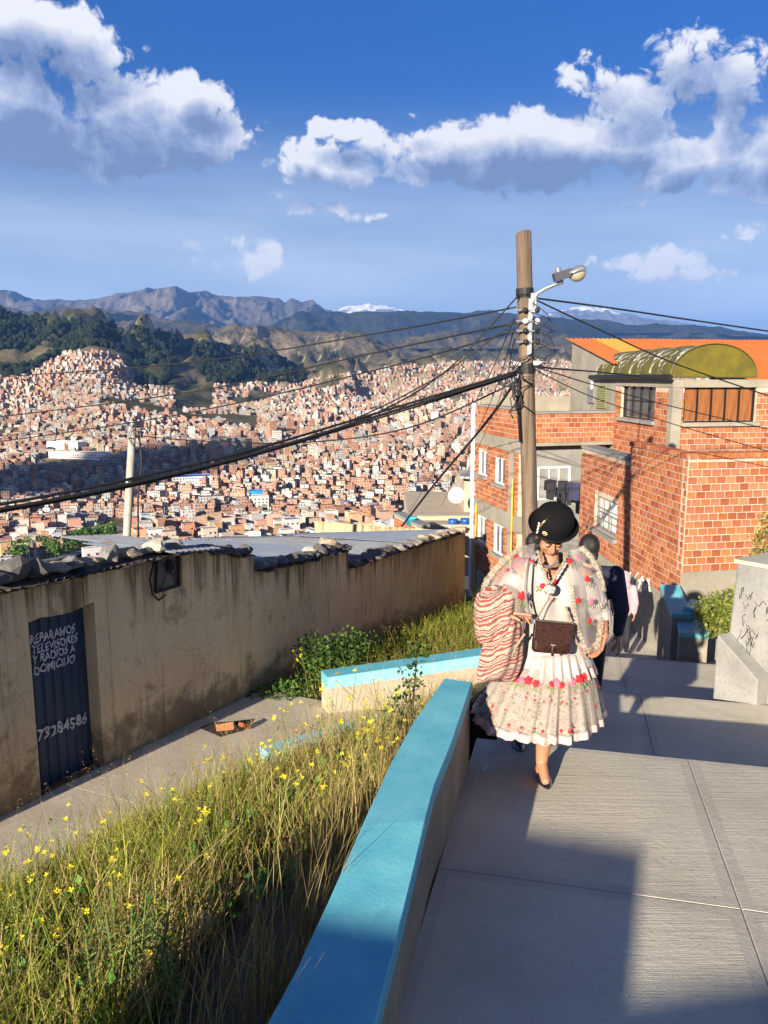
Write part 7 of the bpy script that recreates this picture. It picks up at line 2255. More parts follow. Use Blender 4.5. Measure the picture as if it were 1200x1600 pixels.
# ------------------------------------------------------------------ grass, weeds and bushes
attr_mat('grass_blades', rough=.7)
MATS['grass_blades'].node_tree.nodes['Principled BSDF'].inputs['Specular IOR Level'].default_value = .25
_t = MATS['grass_blades'].node_tree
_tl = _t.nodes.new('ShaderNodeBsdfTranslucent'); _mx = _t.nodes.new('ShaderNodeMixShader'); _mx.inputs[0].default_value = .3
_at = [n for n in _t.nodes if n.type == 'ATTRIBUTE'][0]
_t.links.new(_at.outputs['Color'], _tl.inputs[0]); _t.links.new(_t.nodes['Principled BSDF'].outputs[0], _mx.inputs[1]); _t.links.new(_tl.outputs[0], _mx.inputs[2])
_t.links.new(_mx.outputs[0], _t.nodes['Material Output'].inputs['Surface'])
GREEN = np.array([(.10, .155, .012), (.155, .215, .018), (.22, .255, .025), (.30, .31, .04)])
STRAW = np.array([(.38, .28, .10), (.30, .21, .075), (.46, .36, .16), (.24, .16, .06), (.34, .30, .10)])
def blades(P, H, Wd, lean, colr, segs=4, seed=0):
    """P (n,3) roots, H heights, Wd widths, lean (n,2) tip offset as part of height; curved ribbons -> quads, colours"""
    r = np.random.default_rng(seed); n = len(P); az_ = r.random(n) * 2 * np.pi
    sx, sy = np.cos(az_) * .5, np.sin(az_) * .5
    Q = []
    pts = []
    for k in range(segs + 1):
        f = k / segs; w = Wd * (1 - f ** 1.6 * .92)
        x = P[:, 0] + lean[:, 0] * H * f ** 1.9; y = P[:, 1] + lean[:, 1] * H * f ** 1.9; z = P[:, 2] + H * (f - .18 * (lean ** 2).sum(1) * f * f)
        pts.append((np.stack([x - sx * w, y - sy * w, z], -1), np.stack([x + sx * w, y + sy * w, z], -1)))
    for k in range(segs): Q.append(np.stack([pts[k][0], pts[k][1], pts[k + 1][1], pts[k + 1][0]], 1))
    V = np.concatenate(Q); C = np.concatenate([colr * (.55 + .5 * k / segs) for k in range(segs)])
    tip = (pts[-1][0] + pts[-1][1]) / 2
    return V, C, tip
def seed_heads(tip, dirs, L, colr, n_spk, seed, droop=.5, size=.010):
    r = np.random.default_rng(seed); V, C = [], []
    for j in range(n_spk):
        f = j / n_spk; n = len(tip)
        c = tip - np.array([0, 0, L * f]) + r.normal(0, .006, (n, 3)) * (1 + droop)
        a = r.random(n) * 6.28; d = np.stack([np.cos(a) * .4, np.sin(a) * .4, .7 - droop * 1.3 + 0 * a], -1); d /= np.linalg.norm(d, axis=1)[:, None]
        s = np.cross(d, r.normal(0, 1, (n, 3))); s /= np.linalg.norm(s, axis=1)[:, None]
        l = size * r.uniform(.8, 1.6, n)[:, None]
        V.append(np.stack([c, c + d * l * .5 + s * l * .22, c + d * l, c + d * l * .5 - s * l * .22], 1)); C.append(colr)
    return np.concatenate(V), np.concatenate(C)
gzv = np.vectorize(ground_z)
r_ = np.random.default_rng(21)
def scatter(n, xr, yr, test):
    x = r_.uniform(*xr, n); y = r_.uniform(*yr, n); k = test(x, y); return x[k], y[k]
def bank(x, y):
    u = PU.x * x + PU.y * y; v = PV.x * x + PV.y * y
    w = (x - W0.x) * WV.x + (y - W0.y) * WV.y
    tt_a = (x - W0.x) * WU.x + (y - W0.y) * WU.y
    ok = (v < -.80) & (w > alley_w(tt_a) - .05) & (u > .3) & (u < 7.6)
    # bare trodden soil in front of the parapet
    bare = (v > -1.55) & (u < 3.7) & (u > .2)
    thin = r_.random(len(x)) < np.where(bare, .10, 1.0)
    patchy = fbm(x * 1.7, y * 1.7, 3) > .43
    return ok & thin & (patchy | (r_.random(len(x)) < .22))
allV, allC = [], []
gx, gy = scatter(9000, (-2, 1.2), (1.4, 5), lambda x, y: (PV.x * x + PV.y * y < -.83) & (PV.x * x + PV.y * y > -1.15) & (PU.x * x + PU.y * y > 1.7) & (fbm(x * 3, y * 3, 2) > .5)); gx, gy = gx[:330], gy[:330]; n = len(gx)
col = STRAW[r_.integers(0, 5, n)] * r_.uniform(.7, 1.2, (n, 1))
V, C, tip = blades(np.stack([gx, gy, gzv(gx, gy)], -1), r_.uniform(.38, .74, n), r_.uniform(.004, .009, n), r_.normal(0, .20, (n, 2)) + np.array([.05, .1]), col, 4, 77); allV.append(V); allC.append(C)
gx, gy = scatter(190000, (-6.5, 1.6), (1.2, 8.6), bank)
gx, gy = gx[:52000], gy[:52000]
n = len(gx); gz_ = gzv(gx, gy)
u = PU.x * gx + PU.y * gy; v = PV.x * gx + PV.y * gy
dry = np.clip(.50 + .75 * (fbm(gx * .9 + 4, gy * .9, 3) - .45) * 2 + .12 * (u - 3.6) + .22 * (v + 2.0), .12, .92)
isd = r_.random(n) < dry
col = np.where(isd[:, None], STRAW[r_.integers(0, len(STRAW), n)], GREEN[r_.integers(0, len(GREEN), n)]) * r_.uniform(.7, 1.25, (n, 1))
H = r_.gamma(4, .052, n).clip(.06, .60) * np.where(v > -1.3, .75, 1.0)
t_g = (gx - W0.x) * WU.x + (gy - W0.y) * WU.y; e_g = (gx - W0.x) * WV.x + (gy - W0.y) * WV.y - alley_w(t_g)
H = H * np.where((t_g > 1.2) & (e_g < .7), .5 + .5 * np.clip(e_g / .7, 0, 1), 1.0) * np.where(e_g < .8, .62 + .38 * np.clip(e_g / .8, 0, 1), 1.0)
lean = r_.normal(0, .33, (n, 2)) + np.array([.10, .05])
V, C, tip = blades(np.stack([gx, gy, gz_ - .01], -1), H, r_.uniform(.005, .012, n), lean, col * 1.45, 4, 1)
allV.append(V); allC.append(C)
k = isd & (H > .20) & (r_.random(n) < .28)
V, C = seed_heads(tip[k], None, .07, col[k], 9, 5, .4, .0085); allV.append(V); allC.append(C)
k = (~isd) & (H > .25) & (r_.random(n) < .16)
V, C = seed_heads(tip[k], None, .06, np.array([.24, .25, .06]) * np.ones((k.sum(), 1)), 6, 6, .3, .012); allV.append(V); allC.append(C)
# tall stalks with drooping oats
gx2, gy2 = scatter(9000, (-5.5, 1.6), (1.4, 8.4), bank); gx2, gy2 = gx2[:1500], gy2[:1500]; n2 = len(gx2)
c2 = STRAW[r_.integers(0, 3, n2)] * r_.uniform(.9, 1.25, (n2, 1)); h2 = r_.uniform(.38, .80, n2) * np.where((PV.x * gx2 + PV.y * gy2) > -1.3, .7, 1)
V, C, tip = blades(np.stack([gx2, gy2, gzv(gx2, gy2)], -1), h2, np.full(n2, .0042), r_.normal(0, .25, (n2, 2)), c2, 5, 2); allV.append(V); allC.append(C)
V, C = seed_heads(tip, None, .14, c2 * .95, 12, 7, .5, .008); allV.append(V); allC.append(C)
# litter of dead straw lying on the bare soil
gx3, gy3 = scatter(60000, (-3, 1.2), (1.3, 5.2), lambda x, y: (PV.x * x + PV.y * y < -.82) & (PV.x * x + PV.y * y > -1.9) & (PU.x * x + PU.y * y > .3)); gx3, gy3 = gx3[:2600], gy3[:2600]; n3 = len(gx3)
V, C, _ = blades(np.stack([gx3, gy3, gzv(gx3, gy3) + .012], -1), r_.uniform(.03, .10, n3), np.full(n3, .004), r_.normal(0, 2.2, (n3, 2)), STRAW[r_.integers(0, 5, n3)] * .75, 3, 3); allV.append(V); allC.append(C)
me = quads_mesh('grass', np.concatenate(allV), MATS['grass_blades'], np.concatenate(allC))
o = bpy.data.objects.new('bank_grass', me); COL.objects.link(o)
set_props(o, 'tall dry and green grass covering the bank beside the path', 'grass', kind='stuff')

# grass behind the alley end wall and along the foot of the house
allV, allC = [], []
wA, wB = on_z(512, 1064, -4.10), on_z(752, 1024, -4.05)
def behind(x, y):
    w = (x - W0.x) * WV.x + (y - W0.y) * WV.y; t = (x - W0.x) * WU.x + (y - W0.y) * WU.y; v = PV.x * x + PV.y * y
    cr_ = (wB.x - wA.x) * (y - wA.y) - (wB.y - wA.y) * (x - wA.x)
    return (w > .05) & (t > 4.3) & (t < 13) & (v < -.75) & ((cr_ > .75) | (x < wA.x - .1)) & ((w > .5) | (r_.random(len(x)) < .35))
gx, gy = scatter(90000, (-3, 4), (10, 21), behind); gx, gy = gx[:9500], gy[:9500]; n = len(gx)
t_ = (gx - W0.x) * WU.x + (gy - W0.y) * WU.y; w_ = (gx - W0.x) * WV.x + (gy - W0.y) * WV.y
isd = r_.random(n) < np.clip(.25 + .35 * (w_ - 1.2) * .6, .1, .55)
col = np.where(isd[:, None], STRAW[r_.integers(0, len(STRAW), n)], GREEN[r_.integers(0, len(GREEN), n)] * 1.1) * r_.uniform(.7, 1.25, (n, 1))
H = r_.gamma(6, .065, n).clip(.12, .8) * np.where(w_ < .9, .7, 1.0)
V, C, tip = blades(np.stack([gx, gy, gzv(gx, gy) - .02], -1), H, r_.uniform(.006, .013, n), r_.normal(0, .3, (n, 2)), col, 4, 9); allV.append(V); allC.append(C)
k = r_.random(n) < .2
V, C = seed_heads(tip[k], None, .09, col[k] * 1.2, 6, 8, .5, .02); allV.append(V); allC.append(C)
# thin fringe of weeds along the house wall on the alley
gx, gy = scatter(40000, (-7, 0), (2, 13), lambda x, y: (np.abs((x - W0.x) * WV.x + (y - W0.y) * WV.y - .07) < .05) & (((x - W0.x) * WU.x + (y - W0.y) * WU.y) < 4.5) & (fbm(x * 2.3, y * 2.3, 2) > .52)); n = min(420, len(gx)); gx, gy = gx[:n], gy[:n]
zz = np.array([alley_z(a, b) for a, b in zip(gx, gy)])
V, C, tip = blades(np.stack([gx, gy, zz], -1), r_.gamma(3, .04, n), np.full(n, .006), r_.normal(0, .5, (n, 2)), GREEN[r_.integers(0, 3, n)] * .8, 3, 10); allV.append(V); allC.append(C)
me = quads_mesh('grass', np.concatenate(allV), MATS['grass_blades'], np.concatenate(allC))
o = bpy.data.objects.new('alley_end_grass', me); COL.objects.link(o)
set_props(o, 'tall sunlit grass behind the blue capped wall at the alley end', 'grass', kind='stuff')

# leafy bushes
def leaf_cloud(n, c, rad, leaf, cols, seed, up=.2, shell=.35):
    r = np.random.default_rng(seed); d = r.normal(0, 1, (n, 3)); d /= np.linalg.norm(d, axis=1)[:, None]
    lump = 1 + .28 * np.sin(d[:, 0] * 5 + seed) * np.cos(d[:, 1] * 4 + seed * 2) + .15 * np.sin(d[:, 2] * 9 + seed)
    R = (shell + (1 - shell) * r.random(n) ** .6) * lump
    p = np.array(c) + d * R[:, None] * np.array(rad)
    a = r.normal(0, 1, (n, 3)) + d * .8 + np.array([0, 0, up]); a /= np.linalg.norm(a, axis=1)[:, None]
    s = np.cross(a, r.normal(0, 1, (n, 3))); s /= np.linalg.norm(s, axis=1)[:, None]
    l = (leaf * r.uniform(.6, 1.4, n))[:, None]
    V = np.stack([p, p + a * l * .55 + s * l * .32, p + a * l, p + a * l * .55 - s * l * .32], 1)
    return V, cols[r.integers(0, len(cols), n)] * r.uniform(.6, 1.3, (n, 1))
mat('stem_brown', (.10, .075, .04), rough=.9); mat('stem_green', (.13, .17, .04), rough=.8)
def bush(name, label, foot, lobes, cols, leaf, seed, cat='bush', sprigs=0):
    t = thing(name, label, cat, foot); VV, CC = [], []
    for i, (off_, rad, n) in enumerate(lobes):
        V, C = leaf_cloud(n, Vector(foot) + Vector(off_), rad, leaf, cols, seed + i); VV.append(V); CC.append(C)
    me = quads_mesh('foliage', np.concatenate(VV) - np.array(foot), MATS['grass_blades'], np.concatenate(CC)); o = bpy.data.objects.new('foliage', me); COL.objects.link(o); o.parent = t
    o['kind'] = 'stuff'
    for i, (off_, rad, n) in enumerate(lobes):
        m = MB(); m.tube([Vector(foot) + Vector((0, 0, -.05)), Vector(foot) + Vector(off_) * .5, Vector(foot) + Vector(off_)], [.012, .009, .004], 5); obj('stem', m, 'stem_brown', t)
    return t
BG = np.array([(.035, .085, .015), (.05, .115, .02), (.07, .14, .03), (.10, .17, .035)])
def gpt(px, row, w=None):
    """a point on the near ground under a pixel"""
    r = ray(px, row); lo = None
    for y in np.arange(1.5, 24, .03):
        p = r * (y / r.y)
        if p.z < ground_z(p.x, p.y): return Vector((p.x, p.y, ground_z(p.x, p.y)))
    return r * (12 / r.y)
f = gpt(515, 1078); bush('leafy_bush', 'dense dark green leafy weed bush against the foot of the stained wall', f, [((0, 0, .35), (.45, .35, .30), 700), ((-.25, .15, .62), (.30, .25, .24), 450), ((.3, .25, .62), (.34, .3, .25), 450), ((.1, .2, .25), (.55, .35, .2), 350)], BG, .055, 3)
f = gpt(430, 1098); bush('leafy_weed', 'low green weed at the corner where alley meets wall', f, [((0, .05, .14), (.38, .22, .14), 320), ((.3, .1, .2), (.25, .2, .16), 200)], BG * 1.2, .055, 9)
f = gpt(566, 1040); bush('leafy_weed', 'small shaded weed beside the dense bush behind the blue wall', f, [((0, .1, .3), (.4, .3, .24), 300)], BG * .8, .06, 12)
YG = np.array([(.16, .20, .03), (.22, .25, .05), (.12, .16, .02), (.28, .28, .08)])
# shrub in the blue planter, and dry shrub on the concrete block
f = at_y(1124, 992, 11.0); bush('yellow_green_shrub', 'round yellow green shrub growing beside the concrete planter', f, [((0, 0, .26), (.34, .32, .28), 1300), ((.16, .05, .42), (.26, .26, .24), 700), ((-.12, .05, .36), (.24, .24, .2), 500)], YG, .055, 15)
f = at_y(1206, 884, 8.7); bush('dry_shrub', 'dry yellow shrub on top of the concrete planter', f, [((0, 0, .25), (.22, .25, .28), 700), ((.1, .1, .5), (.22, .2, .22), 500), ((-.1, 0, .1), (.15, .15, .1), 200)], np.array([(.30, .24, .06), (.38, .32, .10), (.20, .19, .05)]), .045, 19)

# mustard plants with yellow flowers
mat('mustard_yellow', (.72, .58, .02), rough=.6)
fl = MB()
for k in range(4):
    t = math.pi / 2 * k; d = Vector((math.cos(t), math.sin(t), .25)); s_ = Vector((-d.y, d.x, 0)) * .55
    fl.add([Vector((0, 0, 0)), d * .6 + s_ * .6, d * 1.1, d * .6 - s_ * .6], ((0, 1, 2, 3),))
FLOWER = mesh_from('flower', fl, 'mustard_yellow')
def mustard(foot, h, seed, label, group):
    r = random.Random(seed); foot = Vector(foot); t = thing('mustard_plant', label, 'plant', foot, group)
    top = foot + Vector((r.uniform(-.16, .16), r.uniform(-.1, .1), h)); mid = lerp(foot, top, .5) + Vector((r.uniform(-.05, .05), 0, 0))
    m = MB(); m.tube([foot, mid, top], [.0042, .0034, .002], 5); ends = [top]
    for k in range(r.randint(3, 6)):
        a = lerp(foot, top, r.uniform(.35, .85)); e = a + Vector((r.uniform(-.16, .16), r.uniform(-.14, .14), r.uniform(.08, .22))); m.tube([a, lerp(a, e, .5) + Vector((0, 0, -.01)), e], [.0025, .002, .0015], 4); ends.append(e)
    obj('stem', m, 'stem_green', t)
    for e in ends:
        for k in range(r.randint(2, 4)):
            inst('flower', FLOWER, e + Vector((r.uniform(-.014, .014), r.uniform(-.014, .014), r.uniform(-.018, .014))), t, (r.uniform(-.6, .6), r.uniform(-.6, .6), r.uniform(0, 6)), (r.uniform(.012, .018),) * 3)
MUS = [(560, 1215, .75), (530, 1200, .7), (500, 1215, .65), (470, 1225, .6), (590, 1190, .6), (445, 1245, .6), (540, 1250, .5), (610, 1180, .5), (575, 1275, .55), (420, 1270, .55), (390, 1280, .5),
       (350, 1300, .5), (300, 1330, .5), (260, 1350, .45), (510, 1300, .45), (470, 1330, .45), (620, 1205, .45), (90, 1480, .5), (30, 1520, .5), (140, 1530, .4), (200, 1500, .45), (250, 1540, .4), (60, 1570, .4), (330, 1390, .45), (20, 1440, .5), (180, 1400, .5), (120, 1385, .5), (600, 1240, .45)]
for i, (px, row, h) in enumerate(MUS):
    mustard(gpt(px, row), h, 40 + i, 'spindly yellow flowered mustard plant growing out of the dry bank grass', 'mustard plants on the bank')
for i, (px, row, s_) in enumerate(((140, 1440, .16), (70, 1500, .15), (300, 1380, .14), (390, 1330, .16), (480, 1270, .15), (260, 1470, .14), (30, 1570, .16), (180, 1590, .14), (540, 1230, .15), (110, 1560, .13), (350, 1440, .12), (430, 1400, .12))):
    bush('broad_leaf_weed', 'low broad leaved green weed among the bank grass', gpt(px, row), [((0, 0, s_ * .7), (s_, s_, s_ * .7), 60)], BG * 1.7, .06, 60 + i, 'weed')['group'] = 'broad leaved weeds on the bank'
mustard(gpt(484, 1112), .95, 90, 'tall single mustard stalk rising above the corner of the blue wall', None)
# upright leafy stalks in the near grass
def stalk(foot, h, seed, label, group):
    r = random.Random(seed); foot = Vector(foot); t = thing('leafy_stalk', label, 'plant', foot, group); V, C = [], []
    m = MB(); top = foot + Vector((r.uniform(-.08, .08), r.uniform(-.06, .06), h)); m.tube([foot, top], [.005, .003], 5); obj('stem', m, 'stem_green', t)
    lm = MB()
    for k in range(46):
        f = .15 + .85 * k / 46; p = lerp(foot, top, f); a = k * 2.4; d = Vector((math.cos(a), math.sin(a), .75)).normalized(); L = .075 * (1.15 - .6 * f); s_ = d.cross(Vector((0, 0, 1))).normalized() * L * .10
        lm.add([p, p + d * L * .5 + s_, p + d * L + Vector((0, 0, -.012)), p + d * L * .5 - s_], ((0, 1, 2, 3),))
    o = obj('leaves', lm, mat('stalk_leaf', (.10, .17, .03), rough=.6, var=.25, vscale=30), t); o['kind'] = 'stuff'
for i, (px, row, h) in enumerate(((215, 1560, .5), (190, 1590, .5), (240, 1590, .45), (170, 1550, .42), (260, 1560, .4), (205, 1600, .5), (232, 1540, .45), (280, 1600, .35), (150, 1600, .4))):
    stalk(gpt(px, row), h, i, 'upright bright green leafy stalk in the clump near the bare soil', 'leafy stalks in the near grass')
bush('dark_thistle', 'dark leggy weed leaning over the end of the blue parapet', gpt(655, 1175) if False else Vector((on_z(640, 1120, -2.25).x, on_z(640, 1120, -2.25).y, -2.45)), [((0, 0, .45), (.10, .10, .16), 90), ((.05, .05, .62), (.07, .07, .10), 60), ((-.05, 0, .25), (.12, .1, .12), 80)], BG * .7, .035, 33, 'plant')
# ------------------------------------------------------------------ small things, neighbours, the house behind the camera
# rubble in the broken alley slab
hp_ = W0; hc = on_plane(352, 1140, alley_pt(2.9, 1.0), Vector((0, .087, 1)).normalized())
def alley_hit(px, row):
    r = ray(px, row)
    for y in np.arange(6, 14, .01):
        p = r * (y / r.y)
        if p.z < alley_z(p.x, p.y) + .03: return Vector((p.x, p.y, alley_z(p.x, p.y) + .03))
hc = alley_hit(352, 1142)
mat('hole_dark', (.03, .025, .02), rough=1.0)
m = MB(); pts = [alley_hit(x, y) + Vector((0, 0, .006)) for x, y in ((312, 1138), (330, 1130), (362, 1128), (398, 1124), (380, 1142), (345, 1152))]
m.add(pts, (tuple(range(6)),)); m.add([p - Vector((0, 0, .004)) for p in pts], (tuple(reversed(range(6))),))
hole = obj('pothole', m, 'hole_dark', label='dark broken hole in the alley concrete holding brick rubble', cat='hole')
bk = thing('broken_brick', 'broken hollow orange brick lying in the alley hole', 'brick', hc)
R4 = Matrix.Rotation(.4, 3, 'Z') @ Matrix.Rotation(-.3, 3, 'X')
for c, s in (((0, 0, .04), (.22, .018, .11)), ((0, .09, .04), (.20, .018, .10)), ((0, .045, -.005), (.22, .09, .016)), ((-.02, .045, .085), (.14, .09, .014)), ((0, .045, .04), (.21, .014, .09))):
    m = MB(); m.box(hc + R4 @ Vector(c), s, R4); obj('brick_wall', m, 'brick_f', bk)
m = MB(); m.box(hc + Vector((.24, .05, .05)), (.14, .09, .05), Matrix.Rotation(.9, 3, 'Z') @ Matrix.Rotation(.5, 3, 'Y')); obj('brick_shard', m, 'brick_e', label='small brick shard beside the broken hollow brick', cat='brick')
# crumpled plastic bag
def crumple(c, r, seed):
    bm = bmesh.new(); bmesh.ops.create_icosphere(bm, subdivisions=3, radius=1); o_ = Vector((seed, seed * 2, 0))
    for v in bm.verts:
        d = v.co.normalized(); k = 1 + .5 * mnoise.noise(d * 2.3 + o_) + .25 * mnoise.noise(d * 6 + o_); v.co = Vector((d.x * r[0], d.y * r[1], max(-.2, d.z) * r[2])) * k
    me = bpy.data.meshes.new('bag'); bm.to_mesh(me); bm.free(); me.materials.append(mat('white_plastic', (.62, .64, .70), rough=.35)); return me
inst('plastic_bag', crumple((0, 0, 0), (.055, .05, .07), 3), gpt(320, 1455) + Vector((0, 0, .02)), label='crumpled white plastic bag lying in the bank grass', cat='bag')
m = MB(); p = on_z(755, 1206, L1[0] + .006, L1[1] * PU.x, L1[1] * PU.y); m.add([p, p + Vector((.018, .01, .004)), p + Vector((.030, .055, .010)), p + Vector((.008, .06, .006))], ((0, 1, 2, 3), (3, 2, 1, 0)))
obj('paper_scrap', m, 'white_plastic', label='tiny pale paper scrap on the shaded path slab', cat='litter')
# stair parapets on the right by the annex corner
def prism_wall(name, label, top_px, y0, y1, zb, wdt, mats):
    a = at_y(*top_px[0], y0); b = at_y(*top_px[1], y1); d = Vector((b.x - a.x, b.y - a.y, 0)).normalized(); s = Vector((d.y, -d.x, 0)) * wdt
    n = 4; l = [lerp(a, b, i / (n - 1)).xy for i in range(n)]; r = [(lerp(a, b, i / (n - 1)) + s).xy for i in range(n)]
    return capped_wall(name, label, l, r, [lerp(a.z, b.z, i / (n - 1)) for i in range(n)], [zb] * n, .06, mats)
prism_wall('stair_parapet', 'sloping blue topped stair parapet at the corner of the brick annex', [(1062, 914), (1082, 960)], 12.3, 11.45, -4.9, .30, ('render_grey', 'blue_paint'))
prism_wall('stair_parapet', 'short blue topped parapet between the annex corner and the shrub', [(1096, 938), (1086, 950)], 12.1, 11.5, -4.9, .16, ('render_grey', 'blue_paint'))
prism_wall('planter_parapet', 'blue painted parapet under the yellow green shrub', [(1098, 957), (1108, 992)], 11.8, 11.0, -4.9, .40, ('render_grey', 'blue_paint'))
# neighbours beyond the wing: small house, terrace with washing, dish
nb = thing('small_house', 'small cream house with a grey roof beside the white drain pipe', 'house', at_y(728, 800, 33))
a = at_y(720, 752, 33); b = at_y(748, 752, 33)
def box_px(px0, px1, r0, r1, y, depth):
    p, q = at_y(px0, r1, y), at_y(px1, r0, y); return [(p.x, y, p.z), (q.x, y, p.z), (q.x, y + depth, p.z), (p.x, y + depth, p.z)], [(p.x, y, q.z), (q.x, y, q.z), (q.x, y + depth, q.z), (p.x, y + depth, q.z)]
mat('cream_wall', (.42, .34, .25), rough=.9, var=.1, vscale=2)
m = MB(); m.hexa(*box_px(725, 760, 752, 800, 33, 4)); obj('wall', m, 'cream_wall', nb)
m = MB(); q = [at_y(718, 746, 32.6), at_y(765, 750, 32.6), at_y(765, 738, 37), at_y(722, 740, 37)]; m.add([v + Vector((0, 0, .06)) for v in q] + [v - Vector((0, 0, .04)) for v in q], ((0, 1, 2, 3), (7, 6, 5, 4), (0, 4, 5, 1), (1, 5, 6, 2), (2, 6, 7, 3), (3, 7, 4, 0))); obj('roof', m, 'zinc_old', nb)
tr_ = thing('laundry_terrace', 'concrete roof terrace with a pale green parapet below the town view', 'terrace', at_y(690, 830, 30))
mat('pale_green', (.38, .38, .25), rough=.9, var=.12, vscale=2)
m = MB(); m.hexa(*box_px(640, 745, 820, 900, 30, 9)); obj('slab', m, 'cream_wall', tr_)
m = MB(); m.hexa(*box_px(652, 740, 806, 818, 31, .2)); obj('parapet', m, 'pale_green', tr_)
m = MB(); m.hexa(*box_px(655, 735, 790, 803, 39, .2)); obj('parapet', m, 'cream_wall', tr_)
bw = thing('brick_parapet', 'orange brick parapet wall with concrete cap behind the tin roof', 'wall', at_y(635, 830, 27))
bwb = BrickHouse(bw); o0 = at_y(616, 806, 28); o1 = at_y(656, 830, 25.5); dv = Vector((o1.x - o0.x, o1.y - o0.y, 0)); bwb.wall('wall', Vector((o0.x, o0.y, 0)), dv, dv.length, row_slope(836) * 27, row_slope(812) * 27 - .0, (), seed=40); bwb.finish(60)
m = MB(); dvn = dv.normalized(); nn2 = Vector((dvn.y, -dvn.x, 0)); zc = row_slope(812) * 27; p = [Vector((o0.x, o0.y, 0)) + nn2 * .05, Vector((o1.x, o1.y, 0)) + nn2 * .05, Vector((o1.x, o1.y, 0)) - nn2 * .35, Vector((o0.x, o0.y, 0)) - nn2 * .35]
m.hexa([Vector((v.x, v.y, zc + .003)) for v in p], [Vector((v.x, v.y, zc + .10)) for v in p]); obj('cap', m, 'grey_concrete', bw)
tub = thing('blue_tub', 'turquoise plastic tub standing on the brick parapet', 'tub', at_y(643, 820, 26.4)); c = at_y(643, 820, 26.4)
m = MB(); m.lathe([(.16, 0), (.20, .22), (.215, .23), (.205, .24), (.19, .22), (.15, .02)], 20, 0, Matrix.Translation(c), True); obj('shell', m, mat('turquoise_plastic', (.02, .34, .46), rough=.4), tub, smooth=True)
for k, (px, row) in enumerate(((708, 822), (727, 821))):
    c = at_y(px, row, 30.2); m = MB(); m.lathe([(.14, 0), (.19, .14), (.20, .26), (.18, .27), (.15, .1)], 16, 0, Matrix.Translation(c), True); obj('blue_pot', m, mat('blue_plastic', (.02, .09, .35), rough=.4), None, True, label='deep blue plastic pot on the laundry terrace edge', cat='pot', group='blue pots on the terrace')
l0 = at_y(648, 797, 34); l1 = at_y(738, 797, 34); m = MB(); m.tube([l0, lerp(l0, l1, .5) - Vector((0, 0, .08)), l1], .01, 5); obj('clothes_line', m, 'cable_black', label='long washing line over the laundry terrace', cat='clothes line')
for k in range(9):
    f = (k + .5) / 9; mm = ['cloth_white', 'cloth_white', 'cloth_pink', 'cloth_white', 'cloth_white', 'cloth_pink', 'cloth_white', 'cloth_white', 'cloth_white'][k]
    garment(lerp(l0, l1, f) - Vector((0, 0, .06)), .24 if k % 3 else .28, .38 + .1 * (k % 2), ('towel', 'shirt', 'towel')[k % 3], mm, {'cloth_white': {'towel': 'white towel on the terrace washing line', 'shirt': 'white shirt on the terrace washing line'}, 'cloth_pink': {'towel': 'pink towel on the terrace washing line', 'shirt': 'pink shirt on the terrace washing line'}}[mm][('towel', 'shirt', 'towel')[k % 3]], Vector((1, 0, 0)), 'washing on the terrace line')
ds = thing('satellite_dish', 'round white satellite dish by the small cream house', 'satellite dish', at_y(713, 790, 31)); c = at_y(713, 774, 31)
RD = Matrix.Translation(c) @ Matrix.Rotation(RAD(68), 4, 'X') @ Matrix.Rotation(RAD(-14), 4, 'Y')
m = MB(); m.lathe([(.01, -.06), (.12, -.052), (.24, -.025), (.33, .02), (.335, .03), (.32, .024), (.22, -.012), (.01, -.045)], 28, 0, RD); obj('reflector', m, mat('dish_white', (.36, .36, .35), rough=.4), ds, smooth=True)
m = MB(); m.tube([c + Vector((0, .05, -.02)), c + Vector((0, .12, -.5))], .02, 6); obj('mast', m, 'galvanised', ds)
m = MB(); m.tube([c + Vector((0, -.02, -.30)), c + Vector((-.06, -.30, -.05))], .008, 5); obj('feed_arm', m, 'galvanised', ds)

# house and yard wall behind the photographer: they throw the near shadows
def shade_corner(px, row, dist, zpl=(L1[0], L1[1])):
    s = on_z(px, row, zpl[0], zpl[1] * PU.x, zpl[1] * PU.y); d = Vector((-math.sin(SUN_AZ), -math.cos(SUN_AZ), 0))
    q = s + d * dist; q.z = s.z + dist * math.tan(SUN_EL); return q
c1 = shade_corner(1005, 1325, 9.0); c0 = shade_corner(855, 1300, 9.0)
fd = Vector((c0.x - c1.x, c0.y - c1.y, 0)).normalized(); bd = Vector((fd.y, -fd.x, 0))
if bd.y > 0: bd = -bd
near = thing('neighbour_house', 'flat roofed rendered house behind the viewer', 'house', (c1.x, c1.y, -2.4))
m = MB(); p = [c1, c1 + fd * 1.75, c1 + fd * 1.75 + bd * 5, c1 + bd * 5]
m.hexa([Vector((v.x, v.y, -3.2)) for v in p], [Vector((v.x, v.y, c1.z - .12)) for v in p]); obj('wall', m, 'render_grey', near)
m = MB(); p = [c1, c1 + fd * 1.75, c1 + fd * 1.75 + bd * 5, c1 + bd * 5]
m.hexa([Vector((v.x, v.y, c1.z - .118)) for v in p], [Vector((v.x, v.y, c1.z)) for v in p]); obj('roof_slab', m, 'grey_concrete', near)
e1 = shade_corner(932, 1560, 8.2); e2 = shade_corner(1200, 1592, 8.0)
m = MB(); d2 = Vector((e2.x - e1.x, e2.y - e1.y, 0)).normalized(); nb2 = Vector((d2.y, -d2.x, 0)) * .2
p = [e1 - d2 * .3, e1 + d2 * 6, e1 + d2 * 6 + nb2, e1 - d2 * .3 + nb2]
m.hexa([Vector((v.x, v.y, -3.2)) for v in p], [Vector((v.x, v.y, e1.z)) for v in p]); obj('yard_wall', m, 'render_grey', label='rendered yard wall behind the viewer', cat='wall')

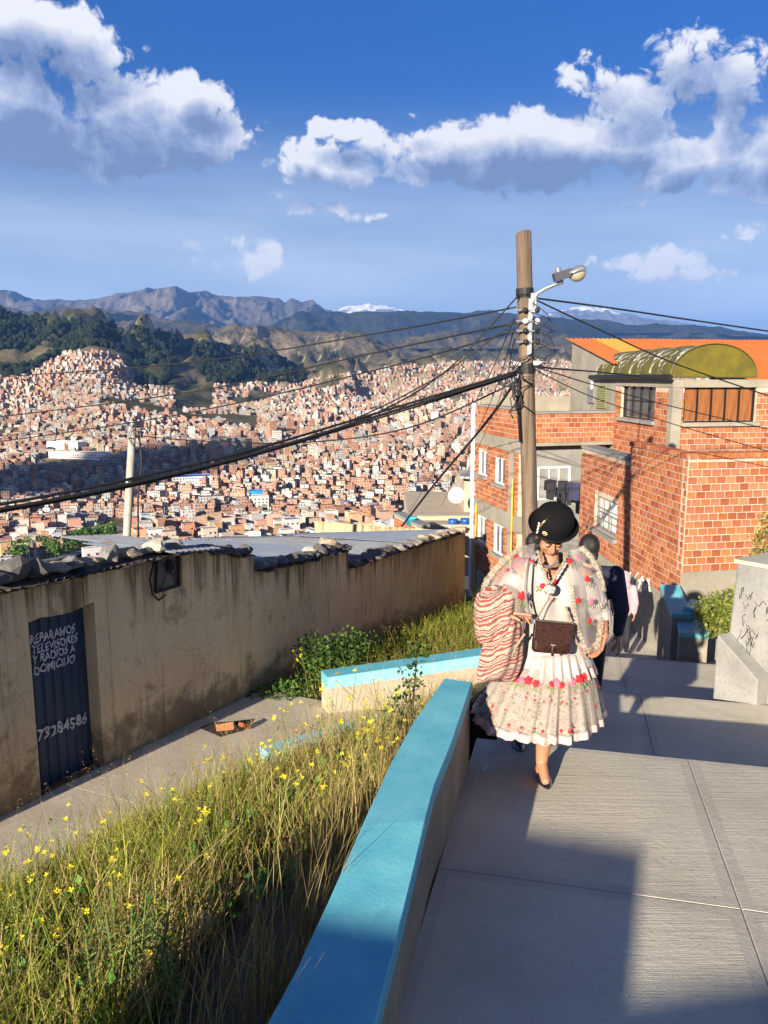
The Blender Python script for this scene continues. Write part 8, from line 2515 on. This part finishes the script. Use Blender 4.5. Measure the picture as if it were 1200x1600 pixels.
# road with a green verge and trees low in the valley
rd = [land_hit(x, y) for x, y in ((40, 886), (95, 874), (140, 862), (172, 850), (188, 838), (186, 828), (168, 822))]
m = MB(); a, b = [], []
for i, p in enumerate(rd):
    d = (rd[min(i + 1, len(rd) - 1)] - rd[max(i - 1, 0)]); d.z = 0; d.normalize(); s = Vector((d.y, -d.x, 0)) * 4.0; a.append(p + s + Vector((0, 0, 1.2))); b.append(p - s + Vector((0, 0, 1.2)))
m.rings([a, b], 0, False); obj('valley_road', m, mat('asphalt', (.16, .15, .13), rough=.9, var=.2, vscale=.1), kind='structure')
attr_mat('tree_leaves')
rt = random.Random(6)
for i in range(22):
    px = rt.uniform(15, 215); row = 884 - (px - 15) * .22 + rt.uniform(-14, 8)
    p = land_hit(px, row); h = rt.uniform(6, 11); t = thing('valley_tree', 'dark green rounded tree beside the curving valley road', 'tree', p, 'trees along the valley road')
    V, C = leaf_cloud(160, (0, 0, h * .62), (h * .33, h * .33, h * .38), h * .16, BG, i, .2, .3)
    me = quads_mesh('crown', V, MATS['tree_leaves'], C); o = bpy.data.objects.new('crown', me); COL.objects.link(o); o.parent = t
    m = MB(); m.tube([p, p + Vector((0, 0, h * .6))], [h * .03, h * .015], 6); obj('trunk', m, 'stem_brown', t)
HAZE_DENSITY = 3.4e-5
# ------------------------------------------------------------------ the air
hb = MB()
hb.hexa([(-26000, -120, -260), (26000, -120, -260), (26000, 36000, -260), (-26000, 36000, -260)],
        [(-26000, -120, 2420), (26000, -120, 2420), (26000, 36000, 2420), (-26000, 36000, 2420)])
hm = bpy.data.materials.new('air'); hm.use_nodes = True
ht = hm.node_tree
for n_ in list(ht.nodes):
    if n_.type != 'OUTPUT_MATERIAL': ht.nodes.remove(n_)
pv = ht.nodes.new('ShaderNodeVolumePrincipled')
pv.inputs['Color'].default_value = (.16, .40, 1.0, 1)
pv.inputs['Density'].default_value = HAZE_DENSITY
pv.inputs['Anisotropy'].default_value = 0.0
ht.links.new(pv.outputs[0], ht.nodes['Material Output'].inputs['Volume'])
obj('haze', hb, [hm], recenter=False, kind='stuff', label='thin bluish mountain air over the whole valley', cat='haze')
